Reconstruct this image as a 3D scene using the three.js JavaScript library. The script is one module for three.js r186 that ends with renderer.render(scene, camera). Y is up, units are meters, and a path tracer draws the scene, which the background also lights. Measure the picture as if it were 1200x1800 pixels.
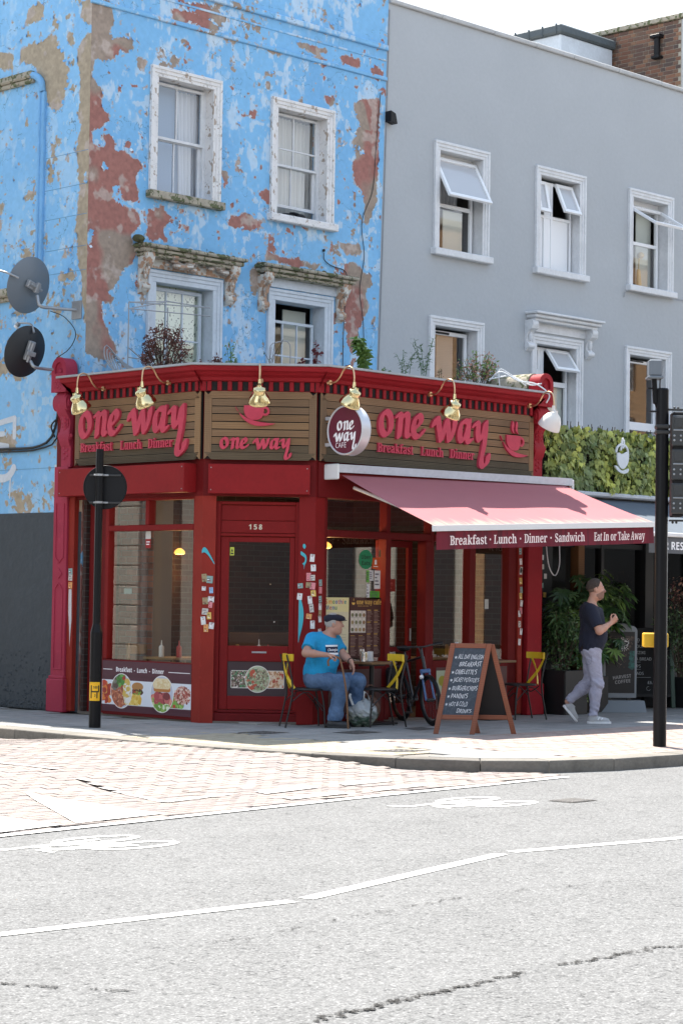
import * as THREE from 'three';
import { mergeGeometries } from 'three/addons/utils/BufferGeometryUtils.js';
import { TextGeometry } from 'three/addons/geometries/TextGeometry.js';
import { RectAreaLightUniformsLib } from 'three/addons/lights/RectAreaLightUniformsLib.js';
import { FontLoader } from 'three/addons/loaders/FontLoader.js';

// ---------- camera, sky, sun, exposure ----------
const scene = new THREE.Scene();
const V3 = THREE.Vector3, PI = Math.PI, rad = (d) => d * PI / 180;
const camera = new THREE.PerspectiveCamera(27.6, 682 / 1024, 0.1, 900);
camera.position.set(-16.75, 1.57, 18.13);
camera.rotation.set(rad(2.293), rad(-45.056), rad(0.85), 'YXZ');
const renderer = new THREE.WebGLRenderer({ antialias: true });
renderer.toneMapping = THREE.LinearToneMapping;
renderer.toneMappingExposure = 2.95;
renderer.shadowMap.enabled = true;
renderer.shadowMap.type = THREE.PCFSoftShadowMap;

const SUN = new V3(0.17, 1, -0.49).normalize();
{ // clear hazy summer sky: pale at the horizon, brighter round the sun
  const W = 512, H = 256, data = new Float32Array(W * H * 4), d = new V3();
  for (let r = 0; r < H; r++) for (let c = 0; c < W; c++) {
    const up = ((r + .5) / H - .5) * PI, az = ((c + .5) / W - .5) * 2 * PI;
    d.set(Math.cos(az) * Math.cos(up), Math.sin(up), Math.sin(az) * Math.cos(up));
    const h = Math.pow(1 - Math.max(0, d.y), 3.2), g = Math.pow(Math.max(0, d.dot(SUN)), 6), o = (r * W + c) * 4;
    const zen = [.21, .295, .43], hor = [.96, .98, 1.0], sun = [.28, .27, .24];
    for (let k = 0; k < 3; k++) data[o + k] = zen[k] * (1 - h) + hor[k] * h + sun[k] * g;
    data[o + 3] = 1;
  }
  const t = new THREE.DataTexture(data, W, H, THREE.RGBAFormat, THREE.FloatType);
  t.mapping = THREE.EquirectangularReflectionMapping; t.magFilter = t.minFilter = THREE.LinearFilter; t.needsUpdate = true;
  scene.background = t; scene.environment = t;
}
const sun = new THREE.DirectionalLight(0xfff8ee, 4.5);
sun.position.copy(SUN).multiplyScalar(60); sun.target.position.set(0, 0, 0);
sun.castShadow = true; sun.shadow.radius = 1; sun.shadow.mapSize.set(4096, 4096);
Object.assign(sun.shadow.camera, { left: -35, right: 35, top: 35, bottom: -35, near: 1, far: 140 });
scene.add(sun, sun.target); sun.name = 'sun';

RectAreaLightUniformsLib.init();
// ---------- helpers ----------
let seedN = 7;
function rnd(a = 1, b) { seedN = (seedN + 0x6d2b79f5) | 0; let t = Math.imul(seedN ^ (seedN >>> 15), 1 | seedN); t = (t + Math.imul(t ^ (t >>> 7), 61 | t)) ^ t; const r = ((t ^ (t >>> 14)) >>> 0) / 4294967296; return b === undefined ? r * a : a + r * (b - a); }
const pick = (a) => a[Math.floor(rnd(a.length))];
const clamp = (x, a = 0, b = 1) => Math.min(b, Math.max(a, x)), mix = (a, b, t) => a + (b - a) * t;
const sstep = (a, b, x) => { const t = clamp((x - a) / (b - a)); return t * t * (3 - 2 * t); };
const PERM = new Uint16Array(65536); for (let i = 0; i < 65536; i++) PERM[i] = rnd(65536);
function vn(x, y, p = 4096, s = 0) { // value noise, period p
  const xi = Math.floor(x), yi = Math.floor(y), fx = x - xi, fy = y - yi, m = (a) => ((a % p) + p) % p;
  const h = (a, b) => PERM[(PERM[(m(a) + s * 131) & 65535] + m(b) * 57) & 65535] / 65536;
  const u = fx * fx * (3 - 2 * fx), v = fy * fy * (3 - 2 * fy);
  const a = h(xi, yi), b = h(xi + 1, yi), c = h(xi, yi + 1), d = h(xi + 1, yi + 1);
  return a + (b - a) * u + (c - a) * v + (a - b - c + d) * u * v;
}
function fbm(x, y, oct = 4, p = 4096, s = 0) { let t = 0, a = .5, n = 0; for (let i = 0; i < oct; i++) { t += a * vn(x, y, p, s + i); n += a; a *= .5; x *= 2; y *= 2; p *= 2; } return t / n; }
const toS = (c) => 255 * (c <= .0031308 ? c * 12.92 : 1.055 * Math.pow(clamp(c), 1 / 2.4) - .055);
const col = (r, g, b) => new THREE.Color().setRGB(r, g, b);
function dtex(w, h, fn, srgb) { // fn(i, j) -> [r,g,b] linear 0..1
  const d = new Uint8Array(w * h * 4);
  for (let j = 0; j < h; j++) for (let i = 0; i < w; i++) { const c = fn(i, j), o = (j * w + i) * 4; for (let k = 0; k < 3; k++) { const v = c[k] ?? c[0]; d[o + k] = srgb ? toS(v) : clamp(v) * 255; } d[o + 3] = 255; }
  const t = new THREE.DataTexture(d, w, h); t.magFilter = THREE.LinearFilter; t.minFilter = THREE.LinearMipmapLinearFilter; t.generateMipmaps = true;
  t.wrapS = t.wrapT = THREE.RepeatWrapping; if (srgb) t.colorSpace = THREE.SRGBColorSpace; t.needsUpdate = true; return t;
}
function tile(px, metres, fn, srgb) { const t = dtex(px, px, (i, j) => { const v = fn(i / px, j / px); return Array.isArray(v) ? v : [v, v, v]; }, srgb); t.repeat.set(1 / metres, 1 / metres); return t; }
function ctex(w, h, draw) { const c = document.createElement('canvas'); c.width = w; c.height = h; const g = c.getContext('2d'); draw(g, w, h); const t = new THREE.CanvasTexture(c); t.colorSpace = THREE.SRGBColorSpace; return t; }
// a few shared tiling maps
const T = {
  wear: tile(512, 1.3, (u, v) => { const a = fbm(u * 6, v * 6, 5, 6, 3), b = fbm(u * 40, v * 40, 2, 40, 9); return clamp(.86 + .2 * (a - .5) + .12 * (b - .5)); }, true),
  grain: tile(512, .5, (u, v) => .5 + .5 * (fbm(u * 64, v * 64, 3, 64, 5) - .5)),
  rough: tile(512, 1.1, (u, v) => clamp(.62 + .55 * (fbm(u * 9, v * 9, 5, 9, 21) - .5))),
  lump: tile(512, .9, (u, v) => fbm(u * 14, v * 14, 5, 14, 31)),
  wood: tile(512, 1, (u, v) => { const g = fbm(u * 3, v * 70, 3, 3, 11) * .6 + vn(u * 8, v * 200, 8, 2) * .4; return clamp(.62 + .5 * (g - .25)); }, true),
};
T.wood.repeat.set(.8, 1.6);
const M = {};
function mat(key, c, o = {}) {
  if (M[key]) return M[key];
  const { phys, ...p } = o;
  const m = new (phys ? THREE.MeshPhysicalMaterial : THREE.MeshStandardMaterial)({ color: Array.isArray(c) ? col(...c) : c, roughness: .6, ...p });
  m.name = key; return M[key] = m;
}
// geometry
const I4 = new THREE.Matrix4();
const chamCache = new Map();
function chamBox(w, h, d, b) {
  b = Math.min(b, w / 2.2, h / 2.2, d / 2.2);
  const key = [w, h, d, b].map((x) => x.toFixed(5)).join();
  if (chamCache.has(key)) return chamCache.get(key).clone();
  const H = [w / 2, h / 2, d / 2], pos = [], P = (s, ax) => [0, 1, 2].map((k) => s[k] * (H[k] - (k === ax ? 0 : b)));
  const tri = (a, c, e) => { const n = new V3().crossVectors(new V3(...c).sub(new V3(...a)), new V3(...e).sub(new V3(...a))), m = new V3(a[0] + c[0] + e[0], a[1] + c[1] + e[1], a[2] + c[2] + e[2]); pos.push(...a, ...(n.dot(m) < 0 ? [...e, ...c] : [...c, ...e])); };
  const quad = (a, c, e, f) => { tri(a, c, e); tri(a, e, f); };
  for (let ax = 0; ax < 3; ax++) for (const s of [-1, 1]) { const [u, v] = [(ax + 1) % 3, (ax + 2) % 3], c = (su, sv) => { const q = [0, 0, 0]; q[ax] = s; q[u] = su; q[v] = sv; return P(q, ax); }; quad(c(-1, -1), c(1, -1), c(1, 1), c(-1, 1)); }
  for (let ax = 0; ax < 3; ax++) for (const su of [-1, 1]) for (const sv of [-1, 1]) { const [u, v] = [(ax + 1) % 3, (ax + 2) % 3], q = (s) => { const r = [0, 0, 0]; r[ax] = s; r[u] = su; r[v] = sv; return r; }; quad(P(q(-1), u), P(q(1), u), P(q(1), v), P(q(-1), v)); }
  for (const x of [-1, 1]) for (const y of [-1, 1]) for (const z of [-1, 1]) tri(P([x, y, z], 0), P([x, y, z], 1), P([x, y, z], 2));
  const g = new THREE.BufferGeometry(); g.setAttribute('position', new THREE.Float32BufferAttribute(pos, 3)); g.computeVertexNormals();
  g.setAttribute('uv', new THREE.Float32BufferAttribute(new Float32Array(pos.length / 3 * 2), 2));
  chamCache.set(key, g); return g.clone();
}
function boxUV(g) { // uv in metres by the axis each face looks along
  const p = g.attributes.position, n = g.attributes.normal, uv = new Float32Array(p.count * 2);
  for (let i = 0; i < p.count; i++) {
    const x = Math.abs(n.getX(i)), y = Math.abs(n.getY(i)), z = Math.abs(n.getZ(i));
    let a, b; if (y > x && y > z) { a = p.getX(i); b = p.getZ(i); } else if (x > z) { a = p.getZ(i); b = p.getY(i); } else { a = p.getX(i); b = p.getY(i); }
    uv[2 * i] = a; uv[2 * i + 1] = b;
  }
  g.setAttribute('uv', new THREE.BufferAttribute(uv, 2)); return g;
}
const norm = (g) => { let q = g.index ? g.toNonIndexed() : g; for (const k of Object.keys(q.attributes)) if (!['position', 'normal', 'uv'].includes(k)) q.deleteAttribute(k); if (!q.attributes.uv) q.setAttribute('uv', new THREE.Float32BufferAttribute(new Float32Array(q.attributes.position.count * 2), 2)); q.morphAttributes = {}; return q; };
const names = new Map();
function numbered(n) { const k = names.get(n) ?? 0; names.set(n, k + 1); return k ? n + '_' + String(k).padStart(3, '0') : n; }
const top = (o) => { while (o.parent && o.parent !== scene) o = o.parent; return o; };
class B { // collects geometry in a frame, then makes one mesh
  constructor(frame = I4) { this.m = frame; this.l = []; }
  add(g, mtx) { g = norm(g); if (mtx) g.applyMatrix4(mtx); this.l.push(g); return this; }
  box(x0, x1, y0, y1, z0, z1, b = .004) { return this.add(chamBox(Math.abs(x1 - x0), Math.abs(y1 - y0), Math.abs(z1 - z0), b).translate((x0 + x1) / 2, (y0 + y1) / 2, (z0 + z1) / 2)); }
  rbox(c, s, e = [0, 0, 0], b = .004) { return this.add(chamBox(...s, b), new THREE.Matrix4().compose(new V3(...c), new THREE.Quaternion().setFromEuler(new THREE.Euler(...e)), new V3(1, 1, 1))); }
  cyl(a, b, r0, r1 = r0, seg = 10) { const A = new V3(...a), D = new V3(...b).sub(A), L = D.length(); return this.add(new THREE.CylinderGeometry(r1, r0, L, seg, 1), new THREE.Matrix4().compose(A.addScaledVector(D, .5), new THREE.Quaternion().setFromUnitVectors(new V3(0, 1, 0), D.normalize()), new V3(1, 1, 1))); }
  bar(a, b, w, t, roll = 0) { const A = new V3(...a), D = new V3(...b).sub(A), L = D.length(), q = new THREE.Quaternion().setFromUnitVectors(new V3(0, 1, 0), D.clone().normalize()).multiply(new THREE.Quaternion().setFromAxisAngle(new V3(0, 1, 0), roll)); return this.add(chamBox(w, L, t, .002), new THREE.Matrix4().compose(A.addScaledVector(D, .5), q, new V3(1, 1, 1))); }
  tube(pts, r, seg = 24, rs = 7) { return this.add(new THREE.TubeGeometry(new THREE.CatmullRomCurve3(pts.map((p) => new V3(...p))), seg, r, rs, false)); }
  ball(c, r, s = [1, 1, 1], seg = 12) { return this.add(new THREE.SphereGeometry(r, seg, Math.ceil(seg * .7)).scale(...s).translate(...c)); }
  lathe(c, pts, seg = 20, q) { const g = new THREE.LatheGeometry(pts.map((p) => new THREE.Vector2(...p)), seg); if (q) g.applyQuaternion(q); return this.add(g.translate(...c)); }
  ext(shape, z0, z1, o = {}) { return this.add(new THREE.ExtrudeGeometry(shape, { depth: z1 - z0, bevelEnabled: false, curveSegments: 8, ...o }).translate(0, 0, z0)); }
  plane(x0, x1, y0, y1, z) { return this.add(new THREE.PlaneGeometry(x1 - x0, y1 - y0).translate((x0 + x1) / 2, (y0 + y1) / 2, z)); }
  geo(parent, uv = true) { const g = this.l.length > 1 ? mergeGeometries(this.l) : this.l[0]; if (uv) boxUV(g); g.applyMatrix4(this.m); if (parent) { const t = top(parent); g.translate(-t.position.x, -t.position.y, -t.position.z); } return g; }
  mesh(name, m, parent, o = {}) {
    const t = parent && parent !== scene ? parent : null;
    const r = new THREE.Mesh(this.geo(t, o.uv !== false), m); r.name = t ? name : numbered(name); r.castShadow = r.receiveShadow = true;
    (t ?? scene).add(r); if (o.label) r.userData.label = o.label; if (o.kind) r.userData.kind = o.kind; return r;
  }
}
function thing(name, label, category, p = [0, 0, 0], group) { const o = new THREE.Group(); o.name = numbered(name); o.position.set(...p); o.userData = { label, category }; if (group) o.userData.group = group; scene.add(o); return o; }
function tag(o, label, category, group) { Object.assign(o.userData, { label, category }); if (group) o.userData.group = group; return o; }
function copy(o, label, p, ry) { const c = o.clone(); c.name = numbered(o.name.replace(/_\d{3}$/, '')); c.userData = { ...o.userData, label }; if (p) c.position.set(...p); if (ry !== undefined) c.rotation.y = ry; scene.add(c); return c; }
const frameOf = (x, y, z, ry) => new THREE.Matrix4().makeRotationY(ry).setPosition(x, y, z);
const poly = (pts) => { const s = new THREE.Shape(); pts.forEach(([x, y], i) => i ? s.lineTo(x, y) : s.moveTo(x, y)); s.closePath(); return s; };
const rectPath = (x0, x1, y0, y1) => { const s = new THREE.Path(); s.moveTo(x0, y0); s.lineTo(x0, y1); s.lineTo(x1, y1); s.lineTo(x1, y0); s.closePath(); return s; };
// traces what is drawn white on a black canvas into shapes (metres per pixel k), so that overlapping strokes become one outline
function trace(w, h, k, draw, simp = .8) {
  const c = document.createElement('canvas'); c.width = w; c.height = h; const g = c.getContext('2d'); g.fillStyle = '#000'; g.fillRect(0, 0, w, h); g.fillStyle = g.strokeStyle = '#fff'; g.lineCap = g.lineJoin = 'round'; draw(g);
  const D = g.getImageData(0, 0, w, h).data, at = (x, y) => (x < 0 || y < 0 || x >= w || y >= h ? 0 : D[(y * w + x) * 4] / 255);
  const next = new Map(), key = (p) => p[0].toFixed(3) + ',' + p[1].toFixed(3);
  for (let y = -1; y < h; y++) for (let x = -1; x < w; x++) {
    const a = at(x, y), b = at(x + 1, y), d = at(x, y + 1), e = at(x + 1, y + 1), id = (a > .5) | (b > .5) << 1 | (e > .5) << 2 | (d > .5) << 3;
    if (!id || id === 15) continue;
    const f = (p, q) => clamp((.5 - p) / (q - p), .02, .98), Tp = [x + f(a, b), y], R = [x + 1, y + f(b, e)], Bt = [x + f(d, e), y + 1], L = [x, y + f(a, d)];
    const S = { 1: [[L, Tp]], 2: [[Tp, R]], 3: [[L, R]], 4: [[R, Bt]], 5: [[L, Tp], [R, Bt]], 6: [[Tp, Bt]], 7: [[L, Bt]], 8: [[Bt, L]], 9: [[Bt, Tp]], 10: [[Tp, R], [Bt, L]], 11: [[Bt, R]], 12: [[R, L]], 13: [[R, Tp]], 14: [[Tp, L]] }[id];
    for (const [p, q] of S) next.set(key(p), [p, q]);
  }
  const loops = [];
  while (next.size) { const [k0, [p0]] = next.entries().next().value, L = []; let kk = k0; while (next.has(kk)) { const [p, q] = next.get(kk); next.delete(kk); L.push(p); kk = key(q); } if (L.length > 8) loops.push(L); }
  const dp = (P) => { if (P.length < 3) return P; const a = P[0], b = P[P.length - 1]; let m = 0, mi = 0; const dx = b[0] - a[0], dy = b[1] - a[1], l = Math.hypot(dx, dy) || 1e-9; for (let i = 1; i < P.length - 1; i++) { const d = l < 1e-6 ? Math.hypot(P[i][0] - a[0], P[i][1] - a[1]) : Math.abs((P[i][0] - a[0]) * dy - (P[i][1] - a[1]) * dx) / l; if (d > m) { m = d; mi = i; } } return m < simp ? [a, b] : [...dp(P.slice(0, mi + 1)).slice(0, -1), ...dp(P.slice(mi))]; };
  const R = loops.map((L) => { const h2 = L.length >> 1; return [...dp(L.slice(0, h2 + 1)).slice(0, -1), ...dp([...L.slice(h2), L[0]]).slice(0, -1)].map(([x, y]) => new THREE.Vector2(x * k, (h - y) * k)); }).filter((L) => L.length > 2);
  const area = (L) => THREE.ShapeUtils.area(L), inside = (p, L) => { let r = false; for (let i = 0, j = L.length - 1; i < L.length; j = i++) if ((L[i].y > p.y) !== (L[j].y > p.y) && p.x < (L[j].x - L[i].x) * (p.y - L[i].y) / (L[j].y - L[i].y) + L[i].x) r = !r; return r; };
  const depth = R.map((L, i) => R.filter((Q, j) => j !== i && inside(L[0], Q)).length), out = [];
  R.forEach((L, i) => { if (depth[i] % 2 === 0) { if (area(L) < 0) L.reverse(); const s = new THREE.Shape(L); R.forEach((Q, j) => { if (depth[j] === depth[i] + 1 && inside(Q[0], L)) { if (area(Q) > 0) Q.reverse(); s.holes.push(new THREE.Path(Q)); } }); out.push(s); } });
  return out;
}
const bevel = { bevelEnabled: true, bevelThickness: .004, bevelSize: .003, bevelSegments: 1 };
const FL = frameOf(0, 0, 0, -PI / 2), FC = frameOf(0, 0, -.97, -PI / 4), FR = I4; // shop faces: side street, corner, main road (x along, z out)
const font = await new FontLoader().loadAsync('fonts/droid/droid_serif_bold.typeface.json');
const fontS = await new FontLoader().loadAsync('fonts/droid/droid_sans_bold.typeface.json');
const text = (s, size, depth, f = font) => new TextGeometry(s, { font: f, size, depth, curveSegments: 3, bevelEnabled: false });
const leafGeo = (l, w, fold = .15, curl = .2) => { const g = new THREE.BufferGeometry(), P = [[0, 0, 0], [-w * .5, fold * w, l * .35], [0, 0, l * .4], [w * .5, fold * w, l * .35], [-w * .36, fold * w - curl * l * .2, l * .7], [w * .36, fold * w - curl * l * .2, l * .7], [0, -curl * l * .5, l]]; g.setAttribute('position', new THREE.Float32BufferAttribute(P.flat(), 3)); g.setIndex([0, 1, 2, 0, 2, 3, 1, 4, 2, 2, 5, 3, 4, 6, 2, 2, 6, 5]); g.computeVertexNormals(); return g; };
const euler = (p, e, s = 1) => new THREE.Matrix4().compose(new V3(...p), new THREE.Quaternion().setFromEuler(new THREE.Euler(...e)), new V3(s, s, s));
// ---------- ground, road, side street, pavement ----------
const flat = (pts) => new THREE.ShapeGeometry(poly(pts.map(([x, z]) => [x, -z]))).rotateX(-PI / 2);
const asphC = tile(1024, 1.6, (u, v) => { const a = fbm(u * 90, v * 90, 2, 90, 2), b = fbm(u * 5, v * 5, 4, 5, 8), c = vn(u * 200, v * 200, 200, 4), s = sstep(.62, .8, c); const k = .121 + .088 * (a - .5) + .035 * (b - .5) + .08 * s - .05 * sstep(.3, .12, a); return [k * 1.0, k, k * .985]; }, true);
const asphB = tile(1024, 1.6, (u, v) => .7 * fbm(u * 90, v * 90, 2, 90, 2) + .3 * vn(u * 200, v * 200, 200, 4));
mat('asphalt', [1, 1, 1], { map: asphC, bumpMap: asphB, bumpScale: .008, roughness: .9 });
mat('soil', [.16, .15, .14], { roughness: 1 });
mat('road_paint', [.74, .73, .7], { map: T.wear, roughness: .7, bumpMap: asphB, bumpScale: .004 });
mat('old_paint', [.52, .49, .46], { map: T.wear, roughness: .8 });
mat('crack', [.035, .033, .03], { roughness: 1 });
mat('mortar', [.2, .185, .165], { roughness: 1 });
mat('iron', [.1, .095, .09], { roughness: .65, metalness: .4, bumpMap: T.lump, bumpScale: .002 });
const S = (o) => { o.userData.kind = 'structure'; return o; };
S(new B().add(new THREE.PlaneGeometry(900, 900).rotateX(-PI / 2).translate(0, -.135, 0)).mesh('ground', M.soil));
const road = S(new B().add(new THREE.PlaneGeometry(150, 110, 60, 44).rotateX(-PI / 2).translate(10, -.12, -34)).mesh('road', M.asphalt));
{ // cracks are open joints in the asphalt, crumbled at the edges
  const b = new B(), paths = [[[-10.9, 12.18], [-10.34, 12.12], [-9.71, 12.07], [-9.1, 12.03], [-8.2, 12.05], [-7.3, 12.2]], [[-10.61, 10.56], [-9.54, 10.5], [-8.6, 10.36], [-7.71, 10.29], [-6.65, 10.45]], [[-11.4, 10.7], [-11.32, 10.83], [-11.05, 11.26]], [[-3.2, 6.3], [-4.6, 6.35], [-6, 6.5], [-7.3, 6.62]], [[-2.6, 7.6], [-4.2, 7.45], [-5.4, 7.6]]];
  paths.forEach((p, k) => { const c = new THREE.CatmullRomCurve3(p.map(([x, z]) => new V3(x, 0, z))), n = 900, w = [.012, .006, .006, .004, .004][k];
    for (let i = 0; i < n; i++) { if (vn(i * .035, k * 9) < (k === 0 ? .2 : .45)) continue; const q = c.getPoint(i / n), r = w * rnd(.25, 1.1), o = [(vn(i * .09, k) - .5) * .06, (vn(i * .09, k + 50) - .5) * .06 + (vn(i * .4, k + 70) - .5) * .03];
      const e = c.getLength() / n; for (let h = 0; h < 2; h++) { const ox = rnd(-e, e), oz = rnd(-1, 1) * w * 1.5; b.add(flat([0, 1, 2, 3, 4].map((j) => { const a = j * 1.257 + rnd(.9); return [q.x + o[0] + ox + Math.cos(a) * r * rnd(.3, 1.3), q.z + o[1] + oz + Math.sin(a) * r * rnd(.2, .9)]; })).translate(0, -.1155 + i % 7 * .0003 + h * .0001, 0)); } } });
  b.mesh('crack', M.crack, road, { kind: 'stuff' });
}
// markings
const ribbon = (p, q, w, y) => { const dx = q[0] - p[0], dz = q[1] - p[1], l = Math.hypot(dx, dz), nx = -dz / l * w / 2, nz = dx / l * w / 2; return flat([[p[0] + nx, p[1] + nz], [q[0] + nx, q[1] + nz], [q[0] - nx, q[1] - nz], [p[0] - nx, p[1] - nz]]).translate(0, y, 0); };
[[[-10.9, 9.67], [-8.73, 9.79]], [[-8.61, 9.77], [-6.2, 9.13]], [[-6.06, 9.1], [-3.6, 9.46]], [[-3.4, 9.44], [1, 9.6]]].forEach(([p, q]) => new B().add(ribbon(p, q, .1, -.116)).mesh('lane_line', M.road_paint, road));
function bikeMark(x, z) {
  const s = trace(150, 300, .005, (g) => { g.lineWidth = 13; const el = (a, b, rx, ry) => { g.beginPath(); g.ellipse(a, b, rx, ry, 0, 0, 7); g.stroke(); }; el(34, 222, 27, 66); el(116, 222, 27, 66); g.lineWidth = 12; g.beginPath(); g.moveTo(34, 222); g.lineTo(58, 110); g.lineTo(104, 110); g.lineTo(116, 222); g.moveTo(58, 110); g.lineTo(74, 215); g.lineTo(104, 110); g.lineTo(98, 58); g.lineTo(124, 42); g.moveTo(34, 222); g.lineTo(74, 215); g.moveTo(44, 92); g.lineTo(70, 92); g.stroke(); }, 1);
  const b = new B(); s.forEach((h) => b.add(new THREE.ShapeGeometry(h).translate(-.375, -.75, 0).rotateX(-PI / 2).rotateY(PI / 2).translate(x, -.116, z)));
  b.mesh('cycle_symbol', M.road_paint, road);
}
bikeMark(-8.15, 7.08); bikeMark(-3.97, 6.76);
// kerb line round the corner, pavement inside it
const KERB = [[-2.55, -24], [-2.55, .6], [-2.48, 2.1], [-2.26, 3.3], [-1.95, 4.15], [-1.5, 4.85], [-.95, 5.25], [-.2, 5.46], [.9, 5.5], [40, 5.5]];
const off = (P, d) => P.map((p, i) => { const a = P[Math.max(0, i - 1)], c = P[Math.min(P.length - 1, i + 1)], l = Math.hypot(c[0] - a[0], c[1] - a[1]); return [p[0] + (c[1] - a[1]) / l * d, p[1] - (c[0] - a[0]) / l * d]; });
const KIN = off(KERB, .3);
function clipBy(P, path) { // keeps what lies to the left of every path segment (walking with +z, then +x)
  for (let i = 0; i + 1 < path.length; i++) { const [a, b] = [path[i], path[i + 1]], s = (p) => (b[1] - a[1]) * (p[0] - a[0]) - (b[0] - a[0]) * (p[1] - a[1]), R = []; P.forEach((p, k) => { const q = P[(k + 1) % P.length], sp = s(p), sq = s(q); if (sp >= 0) R.push(p); if (sp * sq < 0) { const t = sp / (sp - sq); R.push([p[0] + (q[0] - p[0]) * t, p[1] + (q[1] - p[1]) * t]); } }); P = R; if (P.length < 3) return P; }
  return P;
}
const hb = (z) => -.108 + .1 * sstep(-1.6, .8, z) * (1 - sstep(2.9, 4.6, z)); // raised table of the side street, flush at the dropped kerb
const pavement = S(new THREE.Group()); pavement.name = 'pavement'; scene.add(pavement);
{
  const slabC = tile(512, 1.1, (u, v) => { const a = fbm(u * 8, v * 8, 5, 8, 41), b = fbm(u * 60, v * 60, 2, 60, 43), st = sstep(.6, .75, fbm(u * 4, v * 4, 4, 4, 47)); const k = .84 + .3 * (a - .5) + .2 * (b - .5) - .16 * st; return [k, k, k]; }, true);
  const sm = [[.3, .295, .285], [.27, .268, .26], [.325, .315, .3], [.285, .28, .265]].map((c, i) => mat('slab' + i, c, { map: slabC, roughness: .85, bumpMap: T.lump, bumpScale: .002 }));
  const bed = clipBy([[-2.6, -24], [-2.6, 5.6], [40, 5.6], [40, -24]].map((p) => [p[0], p[1]]), KIN);
  new B().add(flat(bed).translate(0, -.014, 0)).mesh('joint_bed', M.mortar, pavement);
  const inBld = (x, z) => (x > -.02 && z < .02 && z < x - .99) || (x > 1 && z < .02) || (x > 0 && z < -1) ;
  const blocks = (x, z) => x > -.35 && z > 2.35, buff = (x, z) => x < -.9 && z > .3 && z < 3.9;
  let row = 0, count = 0;
  for (let z = -9; z < 5.3; z += .6, row++) for (let x = -2.3 + (row % 2 ? -.38 : 0); x < 15; x += .76) {
    const cx = x + .38, cz = z + .3; if (inBld(cx, cz) || blocks(cx, cz) || buff(cx, cz)) continue;
    const full = [[x + .004, z + .004], [x + .004, z + .596], [x + .756, z + .596], [x + .756, z + .004]]; let P = clipBy(full, KIN);
    if (P.length < 3 || Math.abs(THREE.ShapeUtils.area(P.map((p) => ({ x: p[0], y: p[1] })))) < .01) continue;
    const y = rnd(-.0015, .0015), b = new B();
    if (P.length === 4 && P.every((p, i) => p[0] === full[i][0] && p[1] === full[i][1])) b.box(x + .004, x + .756, -.05, y, z + .004, z + .596, .004);
    else b.add(new THREE.ExtrudeGeometry(poly(P.map(([a, c]) => [a, -c])), { depth: .05, bevelEnabled: false }).rotateX(-PI / 2).translate(0, -.05 + y, 0));
    b.mesh('paving_slab', pick(sm), pavement); count++;
  }
  const zone = (name, test, key, cols) => { // small blocks: one part, as nobody picks one out at this size
    const by = cols.map(() => new B()); let r = 0;
    for (let z = .2; z < 5.3; z += .105, r++) for (let x = -2.4 + (r % 2 ? .1 : 0); x < 11; x += .21) { if (!test(x + .1, z + .05)) continue; const full = [[x + .003, z + .003], [x + .003, z + .102], [x + .207, z + .102], [x + .207, z + .003]], P = clipBy(full, KIN); if (P.length < 3 || Math.abs(THREE.ShapeUtils.area(P.map((p) => ({ x: p[0], y: p[1] })))) < .002) continue; by[Math.floor(rnd(cols.length))].add(new THREE.ExtrudeGeometry(poly(P.map(([a, c]) => [a, -c])), { depth: .05, bevelEnabled: false }).rotateX(-PI / 2).translate(0, -.05 + rnd(-.002, .001), 0)); }
    by.forEach((b, i) => b.l.length && b.mesh(name, mat(key + i, cols[i], { map: T.wear, roughness: .85 }), pavement, { kind: 'stuff' }));
  };
  zone('paving_block', (x, z) => blocks(x, z) && x < 9, 'pblock', [[.36, .27, .235], [.33, .25, .225], [.37, .29, .25]]);
  zone('tactile_paving', buff, 'tblock', [[.42, .36, .26], [.4, .345, .25]]);
  // kerb stones
  const km = [[.2, .185, .16], [.165, .15, .13], [.23, .21, .18]].map((c, i) => mat('kerb' + i, c, { map: slabC, bumpMap: T.lump, bumpScale: .008, roughness: .9 }));
  for (let i = 0; i + 1 < KERB.length; i++) {
    const [a, c] = [KERB[i], KERB[i + 1]], [ai, ci] = [KIN[i], KIN[i + 1]], L = Math.hypot(c[0] - a[0], c[1] - a[1]), n = Math.max(1, Math.round(L / .9));
    for (let k = 0; k < n; k++) { const f = (p, q, t) => [mix(p[0], q[0], t), mix(p[1], q[1], t)], t0 = k / n + .004 / L, t1 = (k + 1) / n - .004 / L, P = [f(a, c, t0), f(a, c, t1), f(ai, ci, t1), f(ai, ci, t0)]; if (P[0][1] < -12 || P[0][0] > 16) continue;
      new B().add(new THREE.ExtrudeGeometry(poly(P.map(([x, z]) => [x, -z])), { depth: .2, bevelEnabled: true, bevelThickness: .012, bevelSize: .012, bevelOffset: -.012, bevelSegments: 2 }).rotateX(-PI / 2).translate(0, -.21 + rnd(-.003, .003), 0)).mesh('kerb_stone', pick(km), pavement); }
  }
}
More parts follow.
